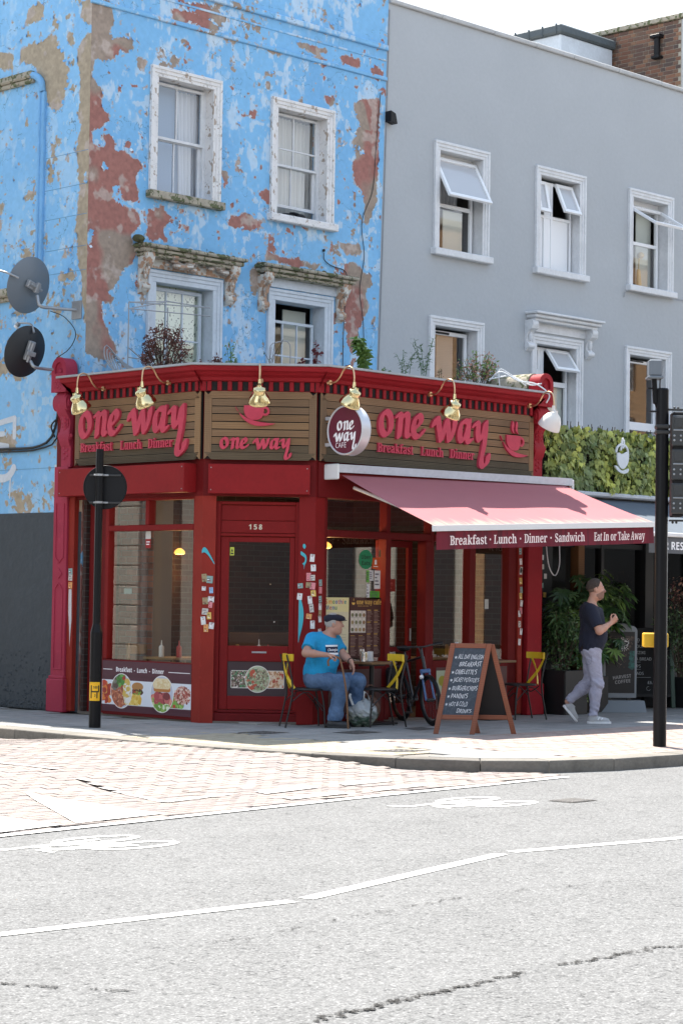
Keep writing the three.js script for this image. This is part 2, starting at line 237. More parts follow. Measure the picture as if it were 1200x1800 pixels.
// brick-paved side street
const side = S(new THREE.Group()); side.name = 'side_street'; scene.add(side);
const EDGE = [[-14, 7.2], [-8.17, 6.29], [-6.35, 6.1], [-3.94, 5.84], [-2.55, 5.74], [-1.2, 5.62]];
const edgeZ = (x) => { for (let i = 0; i + 1 < EDGE.length; i++) if (x <= EDGE[i + 1][0]) return mix(EDGE[i][1], EDGE[i + 1][1], (x - EDGE[i][0]) / (EDGE[i + 1][0] - EDGE[i][0])); return EDGE.at(-1)[1]; };
{
  const bed = []; for (let x = -14; x <= -1.2; x += .8) bed.push(x);
  const g = new THREE.PlaneGeometry(13, 16, 26, 64).rotateX(-PI / 2).translate(-8, 0, -2.3), p = g.attributes.position; for (let i = 0; i < p.count; i++) p.setY(i, Math.max(-.118, hb(p.getZ(i)) - .012)); g.computeVertexNormals();
  new B().add(g).mesh('joint_sand', M.mortar, side);
  const cols = [[.27, .225, .205], [.255, .215, .2], [.285, .24, .215], [.25, .215, .205], [.3, .255, .225]].map((c, i) => mat('paver' + i, c, { map: T.wear, roughness: .85, bumpMap: T.lump, bumpScale: .002 }));
  const all = []; let r = 0;
  for (let z = -5; z < 6.4; z += .104, r++) for (let x = -9.6 + (r % 2 ? .104 : 0); x < -1.2; x += .208) {
    const cx = x + .1, cz = z + .05; if (cz > edgeZ(cx) - .05) continue;
    if (cx + 16.75 < (18.13 - cz) / 1.386 - 1.2) continue;
    let out = false; for (let i = 0; i + 1 < KERB.length; i++) { const [a, b] = [KERB[i], KERB[i + 1]]; if ((b[1] - a[1]) * (cx + .1 - a[0]) - (b[0] - a[0]) * (cz - a[1]) < -.0) { out = true; break; } } if (!out) continue;
    all.push([cx, cz, Math.hypot(cx + 16.75, cz - 18.13)]);
  }
  all.sort((a, b) => a[2] - b[2]);
  const rest = cols.map(() => new B()), geos = [0, 1, 2].map((k) => new B().box(-.1, .1, -.05, 0, -.05, .05, .004 + k * .001).geo());
  all.forEach(([x, z], i) => { const k = Math.floor(rnd(cols.length)), y = hb(z) + rnd(-.003, .002), s = (hb(z + .1) - hb(z - .1)) / .2;
    if (i < 300) { const m = new THREE.Mesh(geos[i % 3], cols[k]); m.name = 'paving_brick'; m.position.set(x, y, z); m.rotation.set(-Math.atan(s), 0, rnd(-.01, .01)); m.castShadow = m.receiveShadow = true; side.add(m); }
    else rest[k].add(new THREE.BoxGeometry(.2, .05, .1), euler([x, y - .025, z], [-Math.atan(s), 0, rnd(-.01, .01)])); });
  rest.forEach((b, i) => b.mesh('paving_brick', cols[i], side, { kind: 'stuff' }));
  // markings on the bricks
  const cutZ = (P, z, sg) => { const R = []; P.forEach((p, k) => { const q = P[(k + 1) % P.length], a = (p[1] - z) * sg, c = (q[1] - z) * sg; if (a >= 0) R.push(p); if (a * c < 0) { const t = a / (a - c); R.push([mix(p[0], q[0], t), z]); } }); return R; };
  const mk = (P, name = 'give_way_triangle', m = M.road_paint, dy = .007) => { const b = new B(), z0 = Math.min(...P.map((p) => p[1])), z1 = Math.max(...P.map((p) => p[1])), n = Math.ceil((z1 - z0) / .12); for (let i = 0; i < n; i++) { const Q = cutZ(cutZ(P, mix(z0, z1, i / n), 1), mix(z0, z1, (i + 1) / n), -1); if (Q.length < 3) continue; const g = flat(Q), p = g.attributes.position; for (let k = 0; k < p.count; k++) p.setY(k, hb(p.getZ(k)) + dy); g.computeVertexNormals(); b.add(g); } return b.mesh(name, m, side); };
  mk([[-6.35, 4.11], [-6.44, 5.98], [-7.36, 6.1]]); mk([[-7.53, 5.4], [-7.5, 6.12], [-8.13, 6.24], [-8.6, 6.2]]);
  for (let i = 0; i + 1 < EDGE.length; i++) new B().add(ribbon([EDGE[i][0], EDGE[i][1] + .03], [EDGE[i + 1][0] + .003, EDGE[i + 1][1] + .03], .11, -.1125 + i % 2 * .0004)).mesh('edge_line', M.road_paint, road);
  [[[-4.68, 5.09], [-3.91, 4.94], [-3.98, 5.15], [-4.74, 5.3]], [[-3.54, 4.96], [-2.78, 4.86], [-3, 5.1], [-3.65, 5.15]], [[-4.85, 5.6], [-4.04, 5.5], [-4.14, 5.68], [-4.9, 5.78]], [[-3.71, 5.5], [-2.91, 5.4], [-3.05, 5.58], [-3.82, 5.68]]].forEach((P) => mk(P, 'give_way_dash', M.old_paint));
  const ol = [[-5.2, 1.4], [-5.37, 2.41], [-5.34, 3.2], [-5.47, 3.7], [-5.72, 4.84], [-5.85, 5.3], [-5, 5.12]];
  for (let i = 0; i + 1 < ol.length; i++) { if (i === 2) continue; const n = 5; for (let k = 0; k < n; k++) { const f = (t) => [mix(ol[i][0], ol[i + 1][0], t), mix(ol[i][1], ol[i + 1][1], t)], a = f(k / n), b = f((k + .97) / n); new B().add(ribbon(a, b, .07 + rnd(.03), Math.max(hb(a[1]), hb(b[1])) + .005)).mesh('worn_line', M.old_paint, side); } }
}
// iron covers let into the pavement and the road
function cover(P, y, label) { const o = new B().add(flat(P).translate(0, y, 0)).mesh('manhole_cover', M.iron); const c = P.reduce((a, p) => [a[0] + p[0] / 4, a[1] + p[1] / 4], [0, 0]); tag(o, label, 'manhole cover');
  const b = new B(); for (let i = 1; i < 6; i++) for (let j = 1; j < 6; j++) { const u = i / 6, v = j / 6, q = [0, 1].map((k) => mix(mix(P[0][k], P[1][k], u), mix(P[3][k], P[2][k], u), v)); b.box(q[0] - .025, q[0] + .025, y - .002, y + .004, q[1] - .025, q[1] + .025, .002); } b.mesh('stud', M.iron, o); }
cover([[-.79, .59], [-.34, .54], [-.28, .92], [-.74, .96]], .003, 'dark studded iron cover in the pavement in front of the corner door');
cover([[.13, 1.18], [.69, 1.06], [.68, 1.45], [.19, 1.5]], .003, 'dark studded iron cover in the pavement by the carrier bag and the seated man');
cover([[-1.54, 3.35], [-1.09, 3.38], [-.95, 3.72], [-1.4, 3.68]], .003, 'studded iron cover in the sunlit pavement near the rounded kerb');
cover([[1.36, 1.13], [1.8, 1.03], [1.68, 1.4], [1.25, 1.49]], .003, 'small square iron cover in the pavement beside the chalk menu board');
cover([[-3.13, 7.01], [-3.11, 7.26], [-2.75, 7.25], [-2.77, 7]], -.115, 'small iron cover in the asphalt of the road right of the cycle symbol');
// ---------- upper buildings ----------
const GL = mat('glass', [1, 1, 1], { phys: 1, transmission: 1, thickness: 0, roughness: .02, ior: 2.0 });
mat('glassShop', [.93, .95, .94], { phys: 1, transmission: 1, thickness: 0, roughness: .015, ior: 2.1 });
const crackT = tile(512, .8, (u, v) => { const c = Math.abs(fbm(u * 7, v * 7, 4, 7, 71) - .5), a = fbm(u * 30, v * 30, 3, 30, 73); return clamp(sstep(0, .012, c) * .8 + .2 * a); });
const peelC = tile(512, .8, (u, v) => { const c = Math.abs(fbm(u * 7, v * 7, 4, 7, 71) - .5), a = fbm(u * 10, v * 10, 4, 10, 75), b = sstep(.62, .68, fbm(u * 12, v * 9, 4, 12, 77)); const k = (.7 + .12 * (a - .5)) * (.62 + .38 * sstep(.002, .012, c)); return [mix(k, .4, b), mix(k * .98, .33, b), mix(k * .96, .27, b)]; }, true);
mat('oldWhite', [1, 1, 1], { map: peelC, bumpMap: crackT, bumpScale: .004, roughness: .7 });
mat('white', [.74, .75, .76], { map: T.wear, roughness: .5 });
mat('upvc', [.78, .79, .8], { roughness: .35 });
mat('bluewhite', [.62, .68, .74], { map: T.wear, roughness: .6 });
mat('stoneMoss', [1, 1, 1], { map: tile(512, .7, (u, v) => { const a = fbm(u * 9, v * 9, 5, 9, 81), b = sstep(.5, .62, fbm(u * 14, v * 14, 4, 14, 83)); return [mix(.36, .11, b) * (.7 + .6 * a), mix(.32, .12, b) * (.7 + .6 * a), mix(.25, .06, b) * (.7 + .6 * a)]; }, true), bumpMap: T.lump, bumpScale: .012, roughness: 1 });
mat('corbelStone', [1, 1, 1], { map: tile(512, .6, (u, v) => { const a = fbm(u * 8, v * 8, 5, 8, 85), b = sstep(.5, .56, fbm(u * 7, v * 7, 4, 7, 87)); return [mix(.55, .42, b) * (.75 + .5 * a), mix(.53, .26, b) * (.75 + .5 * a), mix(.48, .17, b) * (.75 + .5 * a)]; }, true), bumpMap: T.lump, bumpScale: .01, roughness: .95 });
mat('curtain', [.72, .71, .66], { phys: 1, transmission: .25, thickness: 0, roughness: .95, side: THREE.DoubleSide });
mat('net', [.78, .8, .83], { phys: 1, transmission: .4, thickness: 0, roughness: .95, side: THREE.DoubleSide });
mat('blind', [.5, .4, .31], { map: T.wood, roughness: .8 });
mat('roomWall', [.3, .29, .27], { roughness: .9 });
mat('dark', [.02, .02, .022], { roughness: .8 });
mat('black', [.011, .011, .012], { phys: 1, specularIntensity: .4, roughness: .45 });
mat('cable', [.02, .02, .02], { roughness: .6 });
mat('greyCable', [.3, .31, .32], { roughness: .6 });
mat('galv', [.42, .43, .44], { metalness: .6, roughness: .45, map: T.wear });
function cloth(x0, x1, y0, y1, z, folds, amp, ph = 0, taper = 0) { const g = new THREE.PlaneGeometry(x1 - x0, y1 - y0, folds * 8, 6).translate((x0 + x1) / 2, (y0 + y1) / 2, z), p = g.attributes.position; for (let i = 0; i < p.count; i++) { const x = p.getX(i), t = (p.getY(i) - y0) / (y1 - y0); p.setZ(i, z + amp * Math.sin((x - x0) / (x1 - x0) * folds * 6.28 + ph) + amp * .4 * Math.sin(x * 31 + t * 3)); p.setX(i, x + taper * (1 - t) * (x1 - x)); } g.computeVertexNormals(); return g; }
function frameRing(b, x0, x1, y0, y1, w, z0, z1, bev = .004) { b.box(x0, x1, y1 - w, y1, z0, z1, bev); b.box(x0, x1, y0, y0 + w, z0, z1, bev); b.box(x0, x0 + w, y0 + w, y1 - w, z0 + .001, z1 - .001, bev); b.box(x1 - w, x1, y0 + w, y1 - w, z0 + .001, z1 - .001, bev); return b; }
// window lining and architrave: one part, its sashes, panes, sill and curtains below it
function windowPart(bld, F, o, m) { // o: x0 x1 y0 y1 clear opening
  const { x0, x1, y0, y1, a = .13, d = .24 } = o, b = new B(F);
  for (const [k, z, w] of [[0, .05, .045], [.035, .035, .06], [.08, .022, a - .07]]) { const e = a - k; b.box(x0 - e, x1 + e, y1 + e - w, y1 + e, -.01, z, .006); b.box(x0 - e, x0 - e + w, y0, y1 + e - w, -.01, z - .001, .006); b.box(x1 + e - w, x1 + e, y0, y1 + e - w, -.01, z - .001, .006); }
  b.box(x0 - .01, x0 + .004, y0, y1, -d, .003, .001); b.box(x1 - .004, x1 + .01, y0, y1, -d, .003, .001); b.box(x0 - .01, x1 + .01, y1 - .004, y1 + .01, -d, .002, .001);
  return b.mesh('window', m, bld);
}
function sillPart(w, F, o, m) { const { x0, x1, y0, a = .13 } = o; return new B(F).box(x0 - a - .04, x1 + a + .04, y0 - .11, y0 - .003, -.2, .11, .012).mesh('sill', m, w); }
function sash(w, F, x0, x1, y0, y1, z, m, o = {}) { // a glazed sash with its bars; each pane apart
  const fr = o.f ?? .045, b = new B(F); frameRing(b, x0, x1, y0, y1, fr, z - .02, z + .02); const nx = o.nx ?? 2, ny = o.ny ?? 1, W = x1 - x0 - 2 * fr, Hh = y1 - y0 - 2 * fr;
  for (let i = 1; i < nx; i++) { const x = x0 + fr + W * i / nx; b.box(x - .011, x + .011, y0 + fr, y1 - fr, z - .014, z + .016, .003); }
  for (let j = 1; j < ny; j++) { const y = y0 + fr + Hh * (o.ry ?? j / ny); b.box(x0 + fr, x1 - fr, y - .011, y + .011, z - .013, z + .015, .003); }
  const s = b.mesh('sash', m, w);
  const ys = ny === 1 ? [0, 1] : ny === 2 ? [0, o.ry ?? .5, 1] : [0, 1 / 3, 2 / 3, 1];
  for (let i = 0; i < nx; i++) for (let j = 0; j < ny; j++) new B(F).plane(x0 + fr + W * i / nx, x0 + fr + W * (i + 1) / nx, y0 + fr + Hh * ys[j], y0 + fr + Hh * ys[j + 1], z).mesh('pane', GL, w);
  return s;
}
mat('skyTintPane', [.46, .47, .49], { roughness: .1 });  // opaque pale colour stands in for sky reflected by the open panes
function openSash(w, F, x0, x1, y0, y1, z, ang, m, f = .05, gl = M.skyTintPane) { // top hung, swung out at the foot
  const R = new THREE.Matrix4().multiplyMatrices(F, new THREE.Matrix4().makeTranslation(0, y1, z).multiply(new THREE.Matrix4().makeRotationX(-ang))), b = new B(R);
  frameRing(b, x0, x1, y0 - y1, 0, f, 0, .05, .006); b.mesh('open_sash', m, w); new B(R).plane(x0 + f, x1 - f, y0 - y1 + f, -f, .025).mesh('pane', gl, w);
}
const FB = frameOf(0, 0, -3.4, 0), FS = frameOf(.05, 0, 0, -PI / 2), leanX = (y) => .026 * (y - 6.5); // the old fronts lean a little
function facade(name, F, pts, holes, m, bld, uvRect) {
  const s = poly(pts); holes.forEach((h) => s.holes.push(rectPath(...h)));
  const b = new B(F).add(new THREE.ExtrudeGeometry(s, { depth: .3, bevelEnabled: false }).translate(0, 0, -.3));
  if (!uvRect) return b.mesh(name, m, bld);
  const g = b.l[0], p = g.attributes.position, uv = g.attributes.uv, [x0, x1, y0, y1] = uvRect; for (let i = 0; i < p.count; i++) uv.setXY(i, (p.getX(i) - x0) / (x1 - x0), (p.getY(i) - y0) / (y1 - y0));
  return b.mesh(name, m, bld, { uv: false });
}
// flaking paint: outlines of the bare patches in metres on the wall, ragged by noise
function peeling(px, py, x0, x1, y0, y1, patches, islands, dir) {
  const k = 48, w = Math.round((x1 - x0) * k), h = Math.round((y1 - y0) * k), c = document.createElement('canvas'); c.width = w; c.height = h; const g = c.getContext('2d'); g.fillStyle = '#000'; g.fillRect(0, 0, w, h);
  const fill = (L, s) => L.forEach((P) => { g.fillStyle = s; g.beginPath(); for (let i = 0; i < P.length; i += 2) g.lineTo((P[i] - x0) * k, (y1 - P[i + 1]) * k); g.closePath(); g.fill(); }); fill(patches, '#fff'); fill(islands, '#000');
  const D = g.getImageData(0, 0, w, h).data, at = (x, y) => D[(clamp(Math.round(y), 0, h - 1) * w + clamp(Math.round(x), 0, w - 1)) * 4] / 255;
  const bl = new Float32Array(w * h); for (let y = 0; y < h; y++) for (let x = 0; x < w; x++) { let s = 0; for (let a = -2; a <= 2; a++) for (let b = -2; b <= 2; b++) s += at(x + a, y + b); bl[y * w + x] = s / 25; }
  const samp = (X, Y) => { const fx = (X - x0) * k - .5, fy = (y1 - Y) * k - .5, x = Math.floor(fx), y = Math.floor(fy), u = fx - x, v = fy - y, q = (a, b) => bl[clamp(b, 0, h - 1) * w + clamp(a, 0, w - 1)]; return mix(mix(q(x, y), q(x + 1, y), u), mix(q(x, y + 1), q(x + 1, y + 1), u), v); };
  const bare = (X, Y) => { const n = fbm(X * 7 + 30, Y * 7, 4, 4096, 91) - .5, n2 = fbm(X * 2.4, Y * 2.4, 4, 4096, 95), n3 = fbm(X * 9, Y * 9, 3, 4096, 97), n4 = fbm(X * 24, Y * 24, 3, 4096, 99) - .5; return Math.max(samp(X, Y) + n * 1.0 + n4 * .55 - .5, (n2 - .745) * 4 + (n3 - .5) * 1.2 + n4, (n3 - .78) * 3 + n4 * .5); };
  const XY = (i, j) => [x0 + (i + .5) / px * (x1 - x0), y0 + (j + .5) / py * (y1 - y0)];
  const pal = dir === 'front' ? { a: [.145, .365, .62], b: [.22, .485, .735], w: [.56, .65, .71] } : { a: [.175, .425, .7], b: [.275, .54, .78], w: [.5, .65, .75] };
  const EE = new Float32Array(px * py); for (let j = 0; j < py; j++) for (let i = 0; i < px; i++) EE[j * px + i] = bare(...XY(i, j));
  const map = dtex(px, py, (i, j) => {
    const [X, Y] = XY(i, j), e = EE[j * px + i], f = fbm(X * 22, Y * 22, 3, 4096, 101);
    if (e > 0) { const rd = dir === 'front' ? sstep(.44, .54, fbm(X * 1.6 + 9, Y * 1.2, 3, 4096, 103) + (X < 1 && Y > 5.4 && Y < 8.4 ? .08 : 0) + (X > 4.5 && Y < 6.7 ? .15 : 0) - (Y > 8.5 ? .14 : 0)) : 0, t = .78 + .5 * f, dust = sstep(.6, .72, fbm(X * 5, Y * 5, 4, 4096, 107)); const c = dir === 'front' ? [mix(.29, .3, rd), mix(.225, .125, rd), mix(.175, .1, rd)] : [.36, .29, .2]; return c.map((v, q) => mix(v, [.44, .36, .31][q], dust * .7) * t); }
    const t = fbm(X * 1.7, Y * 1.2, 4, 4096, 109), sc = sstep(.5, .63, fbm(X * 3.1 + 4, Y * 2.2, 5, 4096, 113) + .5 * (fbm(X * 16, Y * 9, 4, 4096, 115) - .5) - .07) * (dir === 'front' ? .6 : .35), st = sstep(.6, .66, fbm(X * 11, Y * 9, 5, 4096, 117) + .1 * (t - .5)) * .6 * sstep(.4, .55, fbm(X * 1.9 + 7, Y * 1.7, 3, 4096, 118)), cr = Math.abs(fbm(X * 4.5, Y * 4.5, 4, 4096, 119) - .5) < .006 && vn(X * 3, Y * 3) > .5 ? .55 : 1, rim = e > -.05 ? .25 : 0;
    return [0, 1, 2].map((q) => { let v = mix(pal.a[q], pal.b[q], t); v = mix(v, pal.w[q], sc); v = mix(v, pal.w[q] * .95, Math.max(st, rim)); v = mix(v, [.42, .33, .27][q], e > -.2 ? .75 * sstep(.5, .58, fbm(X * 19 + 3, Y * 19, 4, 4096, 125) + (e + .1) * .5) : 0); return v * cr * (.92 + .16 * f); });
  }, true);
  const bump = dtex(px, py, (i, j) => { const [X, Y] = XY(i, j), e = EE[j * px + i], f = fbm(X * 30, Y * 30, 3, 4096, 121), cr = Math.abs(fbm(X * 4.5, Y * 4.5, 4, 4096, 119) - .5); return e > 0 ? .25 * f : .62 + .2 * fbm(X * 8, Y * 8, 3, 4096, 123) + .08 * f - .3 * (1 - sstep(0, .008, cr)); });
  for (const t of [map, bump]) t.wrapS = t.wrapT = THREE.MirroredRepeatWrapping;
  const chips = []; for (let q = 0; q < 26000 && chips.length < 420; q++) { const X = rnd(x0 + .05, x1 - .05), Y = rnd(y0, y1), e = bare(X, Y); if (dir === 'front' && [[1, 2.4, 4, 8.8], [3.2, 4.6, 4, 8.8]].some((r) => X > r[0] && X < r[1] && Y > r[2] && Y < r[3])) continue; if (e > -.07 && e < -.0) { const gx = bare(X + .03, Y) - bare(X - .03, Y), gy = bare(X, Y + .03) - bare(X, Y - .03); chips.push([X, Y, Math.atan2(gy, gx)]); } }
  return { mat: new THREE.MeshStandardMaterial({ map, bumpMap: bump, bumpScale: .014, roughness: .75 }), chips };
}
const bareFront = [[-.04,9.32,.34,9.4,.45,9.16,.35,8.87,.74,8.97,.8,8.78,.52,8.79,.44,8.62,.13,8.54,.06,8.35,.23,8.18,.26,7.97,.37,7.83,.27,7.66,.47,7.56,.47,7.39,.69,7.42,.93,7.32,.96,7.24,.84,7.13,.9,6.78,.57,6.78,.48,6.9,.4,6.8,.51,6.73,.91,6.65,.95,6.48,.81,6.37,.81,6.19,.9,6.02,.7,5.87,.57,5.67,.43,5.53,.27,5.42,.22,5.24,-.1,5.26],[-.1,5.56,.21,5.5,.6,5.46,.52,5.4,.27,5.38,.33,5.16,.45,4.95,.59,4.75,.51,4.61,.34,4.64,-.1,4.7],[1.04,6.74,1.49,6.71,1.47,6.62,1.32,6.53,1.41,6.31,1.06,6.34],[2.52,6.79,2.83,6.92,3.15,6.83,3.09,6.68,2.84,6.69,2.52,6.69],[1.43,9.52,1.91,9.55,2.21,9.45,2.34,9.36,1.97,9.38,1.43,9.34],
  [4.98,8.88,5.51,9,5.5,7.9,5.4,7.29,5.16,6.95,5.23,7.36,5.08,7.64,4.9,7.86,5.03,8.07,4.93,8.26,5.1,8.53,4.95,8.75],[4.68,6.77,4.89,6.72,5.1,6.77,5.17,6.61,4.82,6.54],[4.82,6.47,5.17,6.46,5.33,5.84,5.12,5.52,4.99,5.01,4.85,5.44,4.77,5.92],[2.54,5.95,2.66,6.01,2.67,5.69,2.49,5.44,2.48,5.76],[3.22,6.43,3.55,6.4,4.08,6.37,4.31,6.36,4.35,6.29,3.75,6.29,3.23,6.29],[2.91,6.09,3.1,6.25,3.08,5.78,2.98,5.77],[.83,8.7,.98,8.73,.98,8.59,.84,8.61],[4.33,8.89,4.57,8.88,4.5,8.72,4.33,8.74],[3.17,8.84,3.27,8.84,3.27,8.74,3.17,8.75],[2.38,7.44,2.51,7.44,2.51,7.25,2.4,7.19],[2.52,7.04,2.67,7.02,2.58,6.96],[3.08,7.29,3.3,7.32,3.31,7.08,3.11,7.15],[3.74,9.53,4.48,9.55,4.21,9.45,3.81,9.45],[4.15,9.41,4.45,9.35,4.35,9.26,4.15,9.32],[4.62,9.51,5.11,9.5,5.04,9.42,4.69,9.4],[5.29,9.49,5.58,9.42,5.54,9.29,5.29,9.31],[3.16,9.34,3.48,9.31,3.39,9.24,3.16,9.29],[5.18,6.31,5.39,6.36,5.39,6.14,5.22,6.07]];
const paintLeft = [[.07,7.67,.32,7.67,.33,7.45,.11,7.41],[.03,6.35,.13,6.32,.14,6.1,.04,6.09],[.26,7.23,.34,7.24,.35,7.12,.28,7.11],[5.03,8.22,5.21,8.23,5.17,8.1,5.07,8.08],[.4,6.93,.56,6.98,.61,6.79,.48,6.77]];
const bareSide = [[-5.91,9.12,-5.09,8.93,-5.12,8.7,-5.9,8.88],[-4.97,8.96,-4.6,8.98,-4.16,9.04,-4.04,8.75,-3.85,8.45,-3.98,7.98,-4.27,8.02,-4.36,8.31,-4.59,8.66,-4.97,8.77],[-3.71,8.73,-3.5,8.92,-3.3,8.9,-3.3,4.69,-3.47,5.4,-3.55,5.85,-3.66,6.35,-3.59,6.73,-3.66,7.4,-3.6,7.71,-3.66,7.89,-3.6,8.28,-3.66,8.51],[-4.77,9.51,-4.4,9.49,-4.46,9.27,-4.87,9.26],[-3.94,9,-3.76,8.94,-3.76,8.76,-3.9,8.86],[-3.98,5.8,-3.66,5.77,-3.66,5.66,-3.98,5.67],[-3.64,9.38,-3.3,9.36,-3.3,8.96,-3.63,9.12],[-3.78,4.99,-3.71,4.98,-3.72,4.85,-3.79,4.88],[-5.36,6.9,-5.28,6.88,-5.29,6.76,-5.35,6.76]];
const pf = peeling(820, 1090, 0, 5.7, 4.1, 11.6, bareFront, paintLeft, 'front'), ps = peeling(340, 1085, -5.7, -3.38, 4.1, 11.6, bareSide, [[-3.5,7.1,-3.42,7.1,-3.42,6.9,-3.5,6.9]], 'side');
const chipM = [mat('chip0', [.16, .42, .74], { roughness: .7, side: THREE.DoubleSide }), mat('chip1', [.6, .67, .72], { roughness: .7, side: THREE.DoubleSide })];
const chipMesh = (F, list, wall, m) => { const b = new B(F); list.forEach(([x, y, a]) => { const s = rnd(.008, .024), g = new THREE.PlaneGeometry(s * 1.6, s * rnd(.8, 2.4), 2, 1), p = g.attributes.position; for (let i = 0; i < p.count; i++) p.setZ(i, (p.getX(i) / s + .8) ** 2 * s * .3); g.computeVertexNormals(); b.add(g.rotateZ(a + rnd(-.4, .4)).translate(x, y, .004)); }); return b.mesh('paint_flake', m, wall, { kind: 'stuff' }); };
// ---- blue building
const W1 = { x0: 1.19, x1: 2.2, y0: 6.98, y1: 8.55 }, W2 = { x0: 3.41, x1: 4.41, y0: 6.98, y1: 8.52 }, W3 = { x0: 1.21, x1: 2.25, y0: 4.2, y1: 5.76 }, W4 = { x0: 3.41, x1: 4.41, y0: 4.2, y1: 5.76 };
const blue = thing('blue_building', 'light blue corner building with peeling paint and sash windows above the red cafe', 'building', [0, 0, -3.4]);
{
  const rh = (w) => [w.x0, w.x1, w.y0, w.y1], xb = (y) => 5.56 + leanX(y);
  const fw = facade('front_wall', FB, [[.053, 0], [xb(0), 0], [xb(11.5), 11.5], [.053, 11.5]], [W1, W2, W3, W4].map(rh), pf.mat, blue, [0, 5.7, 4.1, 11.6]);
  const sd = facade('side_wall', FS, [[-14, 2.613], [-3.403, 2.613], [-3.403, 11.497], [-14, 11.497]], [], ps.mat, blue, [-5.7, -3.38, 4.1, 11.6]);
  mat('tar', [.043, .055, .066], { map: T.wear, roughness: .6, bumpMap: T.lump, bumpScale: .006 });
  const tw = new B(FS).box(-14, -3.41, 0, 2.61, -.297, .012, .006).mesh('painted_base', M.tar, blue);
  { const b = new B(FS); for (let i = 0; i < 700; i++) { const y = Math.pow(rnd(), 2) * .75 + .02; b.ball([rnd(-6, -3.85), y, .008], rnd(.006, .02), [1, rnd(.7, 1.5), .7], 5); } b.mesh('render_lump', M.tar, tw, { kind: 'stuff' }); }
  new B(FS).box(-14, -.3, 0, .02, -8, -.3, .001).box(-14, -3.8, 11.2, 11.5, -5.6, -.3, .01).box(-14, -3.8, 6.25, 6.4, -5.5, -.31, .01).box(-13.9, -13.7, 0, 11.5, -5.6, -.3, .01).box(-14, -3.8, 4.15, 4.3, -5.5, -.31, .01).box(-14, -3.72, 4.2, 11.2, -5.6, -5.4, .01).box(-7.2, -7, 4.3, 11.2, -5.4, -.31, .01).mesh('floor_slab', M.roomWall, blue);
  // string courses under the parapet
  const sc = new B(FB); sc.box(.03, xb(9.7), 9.76, 9.84, -.02, .05, .012).box(.03, xb(9.4), 9.3, 9.36, -.02, .035, .01).box(.03, xb(9.5), 9.6, 9.63, -.02, .012, .004); { const g = sc.geo(blue), p = g.attributes.position, uv = g.attributes.uv; for (let i = 0; i < p.count; i++) uv.setXY(i, p.getX(i) / 5.7 + .02, (p.getY(i) - 3.7) / 7.5); const m = new THREE.Mesh(g, pf.mat); m.name = 'string_course'; blue.add(m); }
  // raised panel mouldings and a ledge on the side wall
  const ml = new B(FS); ml.box(-4.47, -4.34, 5.75, 8.28, -.01, .05, .012).box(-4.44, -4.4, 5.75, 8.3, .02, .075, .012); ml.tube([[-4.4, 8.28, .03], [-4.42, 8.42, .04], [-4.55, 8.52, .04], [-4.72, 8.55, .03]], .05, 12, 6); ml.mesh('panel_moulding', mat('bluePaint', [.22, .5, .82], { map: T.wear, roughness: .7, bumpMap: crackT, bumpScale: .004 }), blue);
  new B(FS).box(-14, -4.6, 8.5, 8.6, -.01, .09, .02).box(-14, -4.6, 8.44, 8.5, -.01, .05, .01).mesh('ledge', M.stoneMoss, blue);
  new B(FS).box(-14, -4.75, 5.56, 5.68, -.01, .1, .02).box(-14, -4.8, 5.5, 5.56, -.01, .05, .01).mesh('ledge', M.stoneMoss, blue);
  { const b = new B(FS); for (const [y, x0] of [[7.36, -4.33], [6.92, -4.33], [6.52, -4.33], [6.1, -4.3], [3.2, -6], [5.78, -4.3]]) new B(FS).box(x0, -3.42, y, y + .007, -.01, .0025, .001).mesh('scored_joint', mat('joint', [.12, .26, .42], { roughness: .9 }), sd); }
  chipMesh(FB, pf.chips.slice(0, 260), fw, chipM[0]); chipMesh(FB, pf.chips.slice(260), fw, chipM[1]); chipMesh(FS, ps.chips, sd, chipM[0]);
  const lean = (w, F) => w;
  // upper left window
  { const w = windowPart(blue, FB, W1, M.oldWhite); sillPart(w, FB, W1, M.stoneMoss); const z = -.17; sash(w, FB, W1.x0, W1.x1 - .05, 7.74, W1.y1 - .03, z, M.white, { f: .04 }); sash(w, FB, W1.x0, W1.x1 - .05, W1.y0 + .02, 7.78, z - .045, M.white, { f: .05 }); new B(FB).box(W1.x1 - .05, W1.x1, W1.y0, W1.y1, z - .06, z + .02, .004).mesh('jamb_bead', M.white, w); new B(FB).add(cloth(1.82, 2.3, 6.98, 8.5, -.34, 7, .025, 0, .12)).mesh('net_curtain', M.net, w); new B(FB).box(1.2, 2.5, 7, 8.54, -.42, -.4).mesh('sky_tint_panel', mat('skyTintBlue', [.17, .27, .4], { roughness: .8 }), w); }  // added blue panel: paints in the sky these panes would reflect
  { const w = windowPart(blue, FB, W2, M.oldWhite); sillPart(w, FB, W2, M.oldWhite); const z = -.17; sash(w, FB, W2.x0, W2.x1 - .05, 7.72, W2.y1 - .03, z, M.white, { f: .035, ny: 2, ry: .32 }); sash(w, FB, W2.x0, W2.x1 - .05, 7.14, 7.77, z - .045, M.white, { f: .045 }); new B(FB).box(W2.x1 - .05, W2.x1, W2.y0, W2.y1, z - .06, z + .02, .004).mesh('jamb_bead', M.white, w);
    new B(FB).add(cloth(3.62, 3.98, 6.98, 8.48, -.36, 5, .03, 1)).add(cloth(4.0, 4.5, 7, 8.48, -.4, 6, .03, 2)).mesh('curtain', M.curtain, w); new B(FB).ball([3.75, 7.02, -.1], .06, [2.2, .5, 1]).ball([3.98, 7.03, -.1], .06, [1.8, .7, 1]).ball([3.86, 7.06, -.09], .04, [2.4, .5, 1]).mesh('dark_garment', M.black, w); }
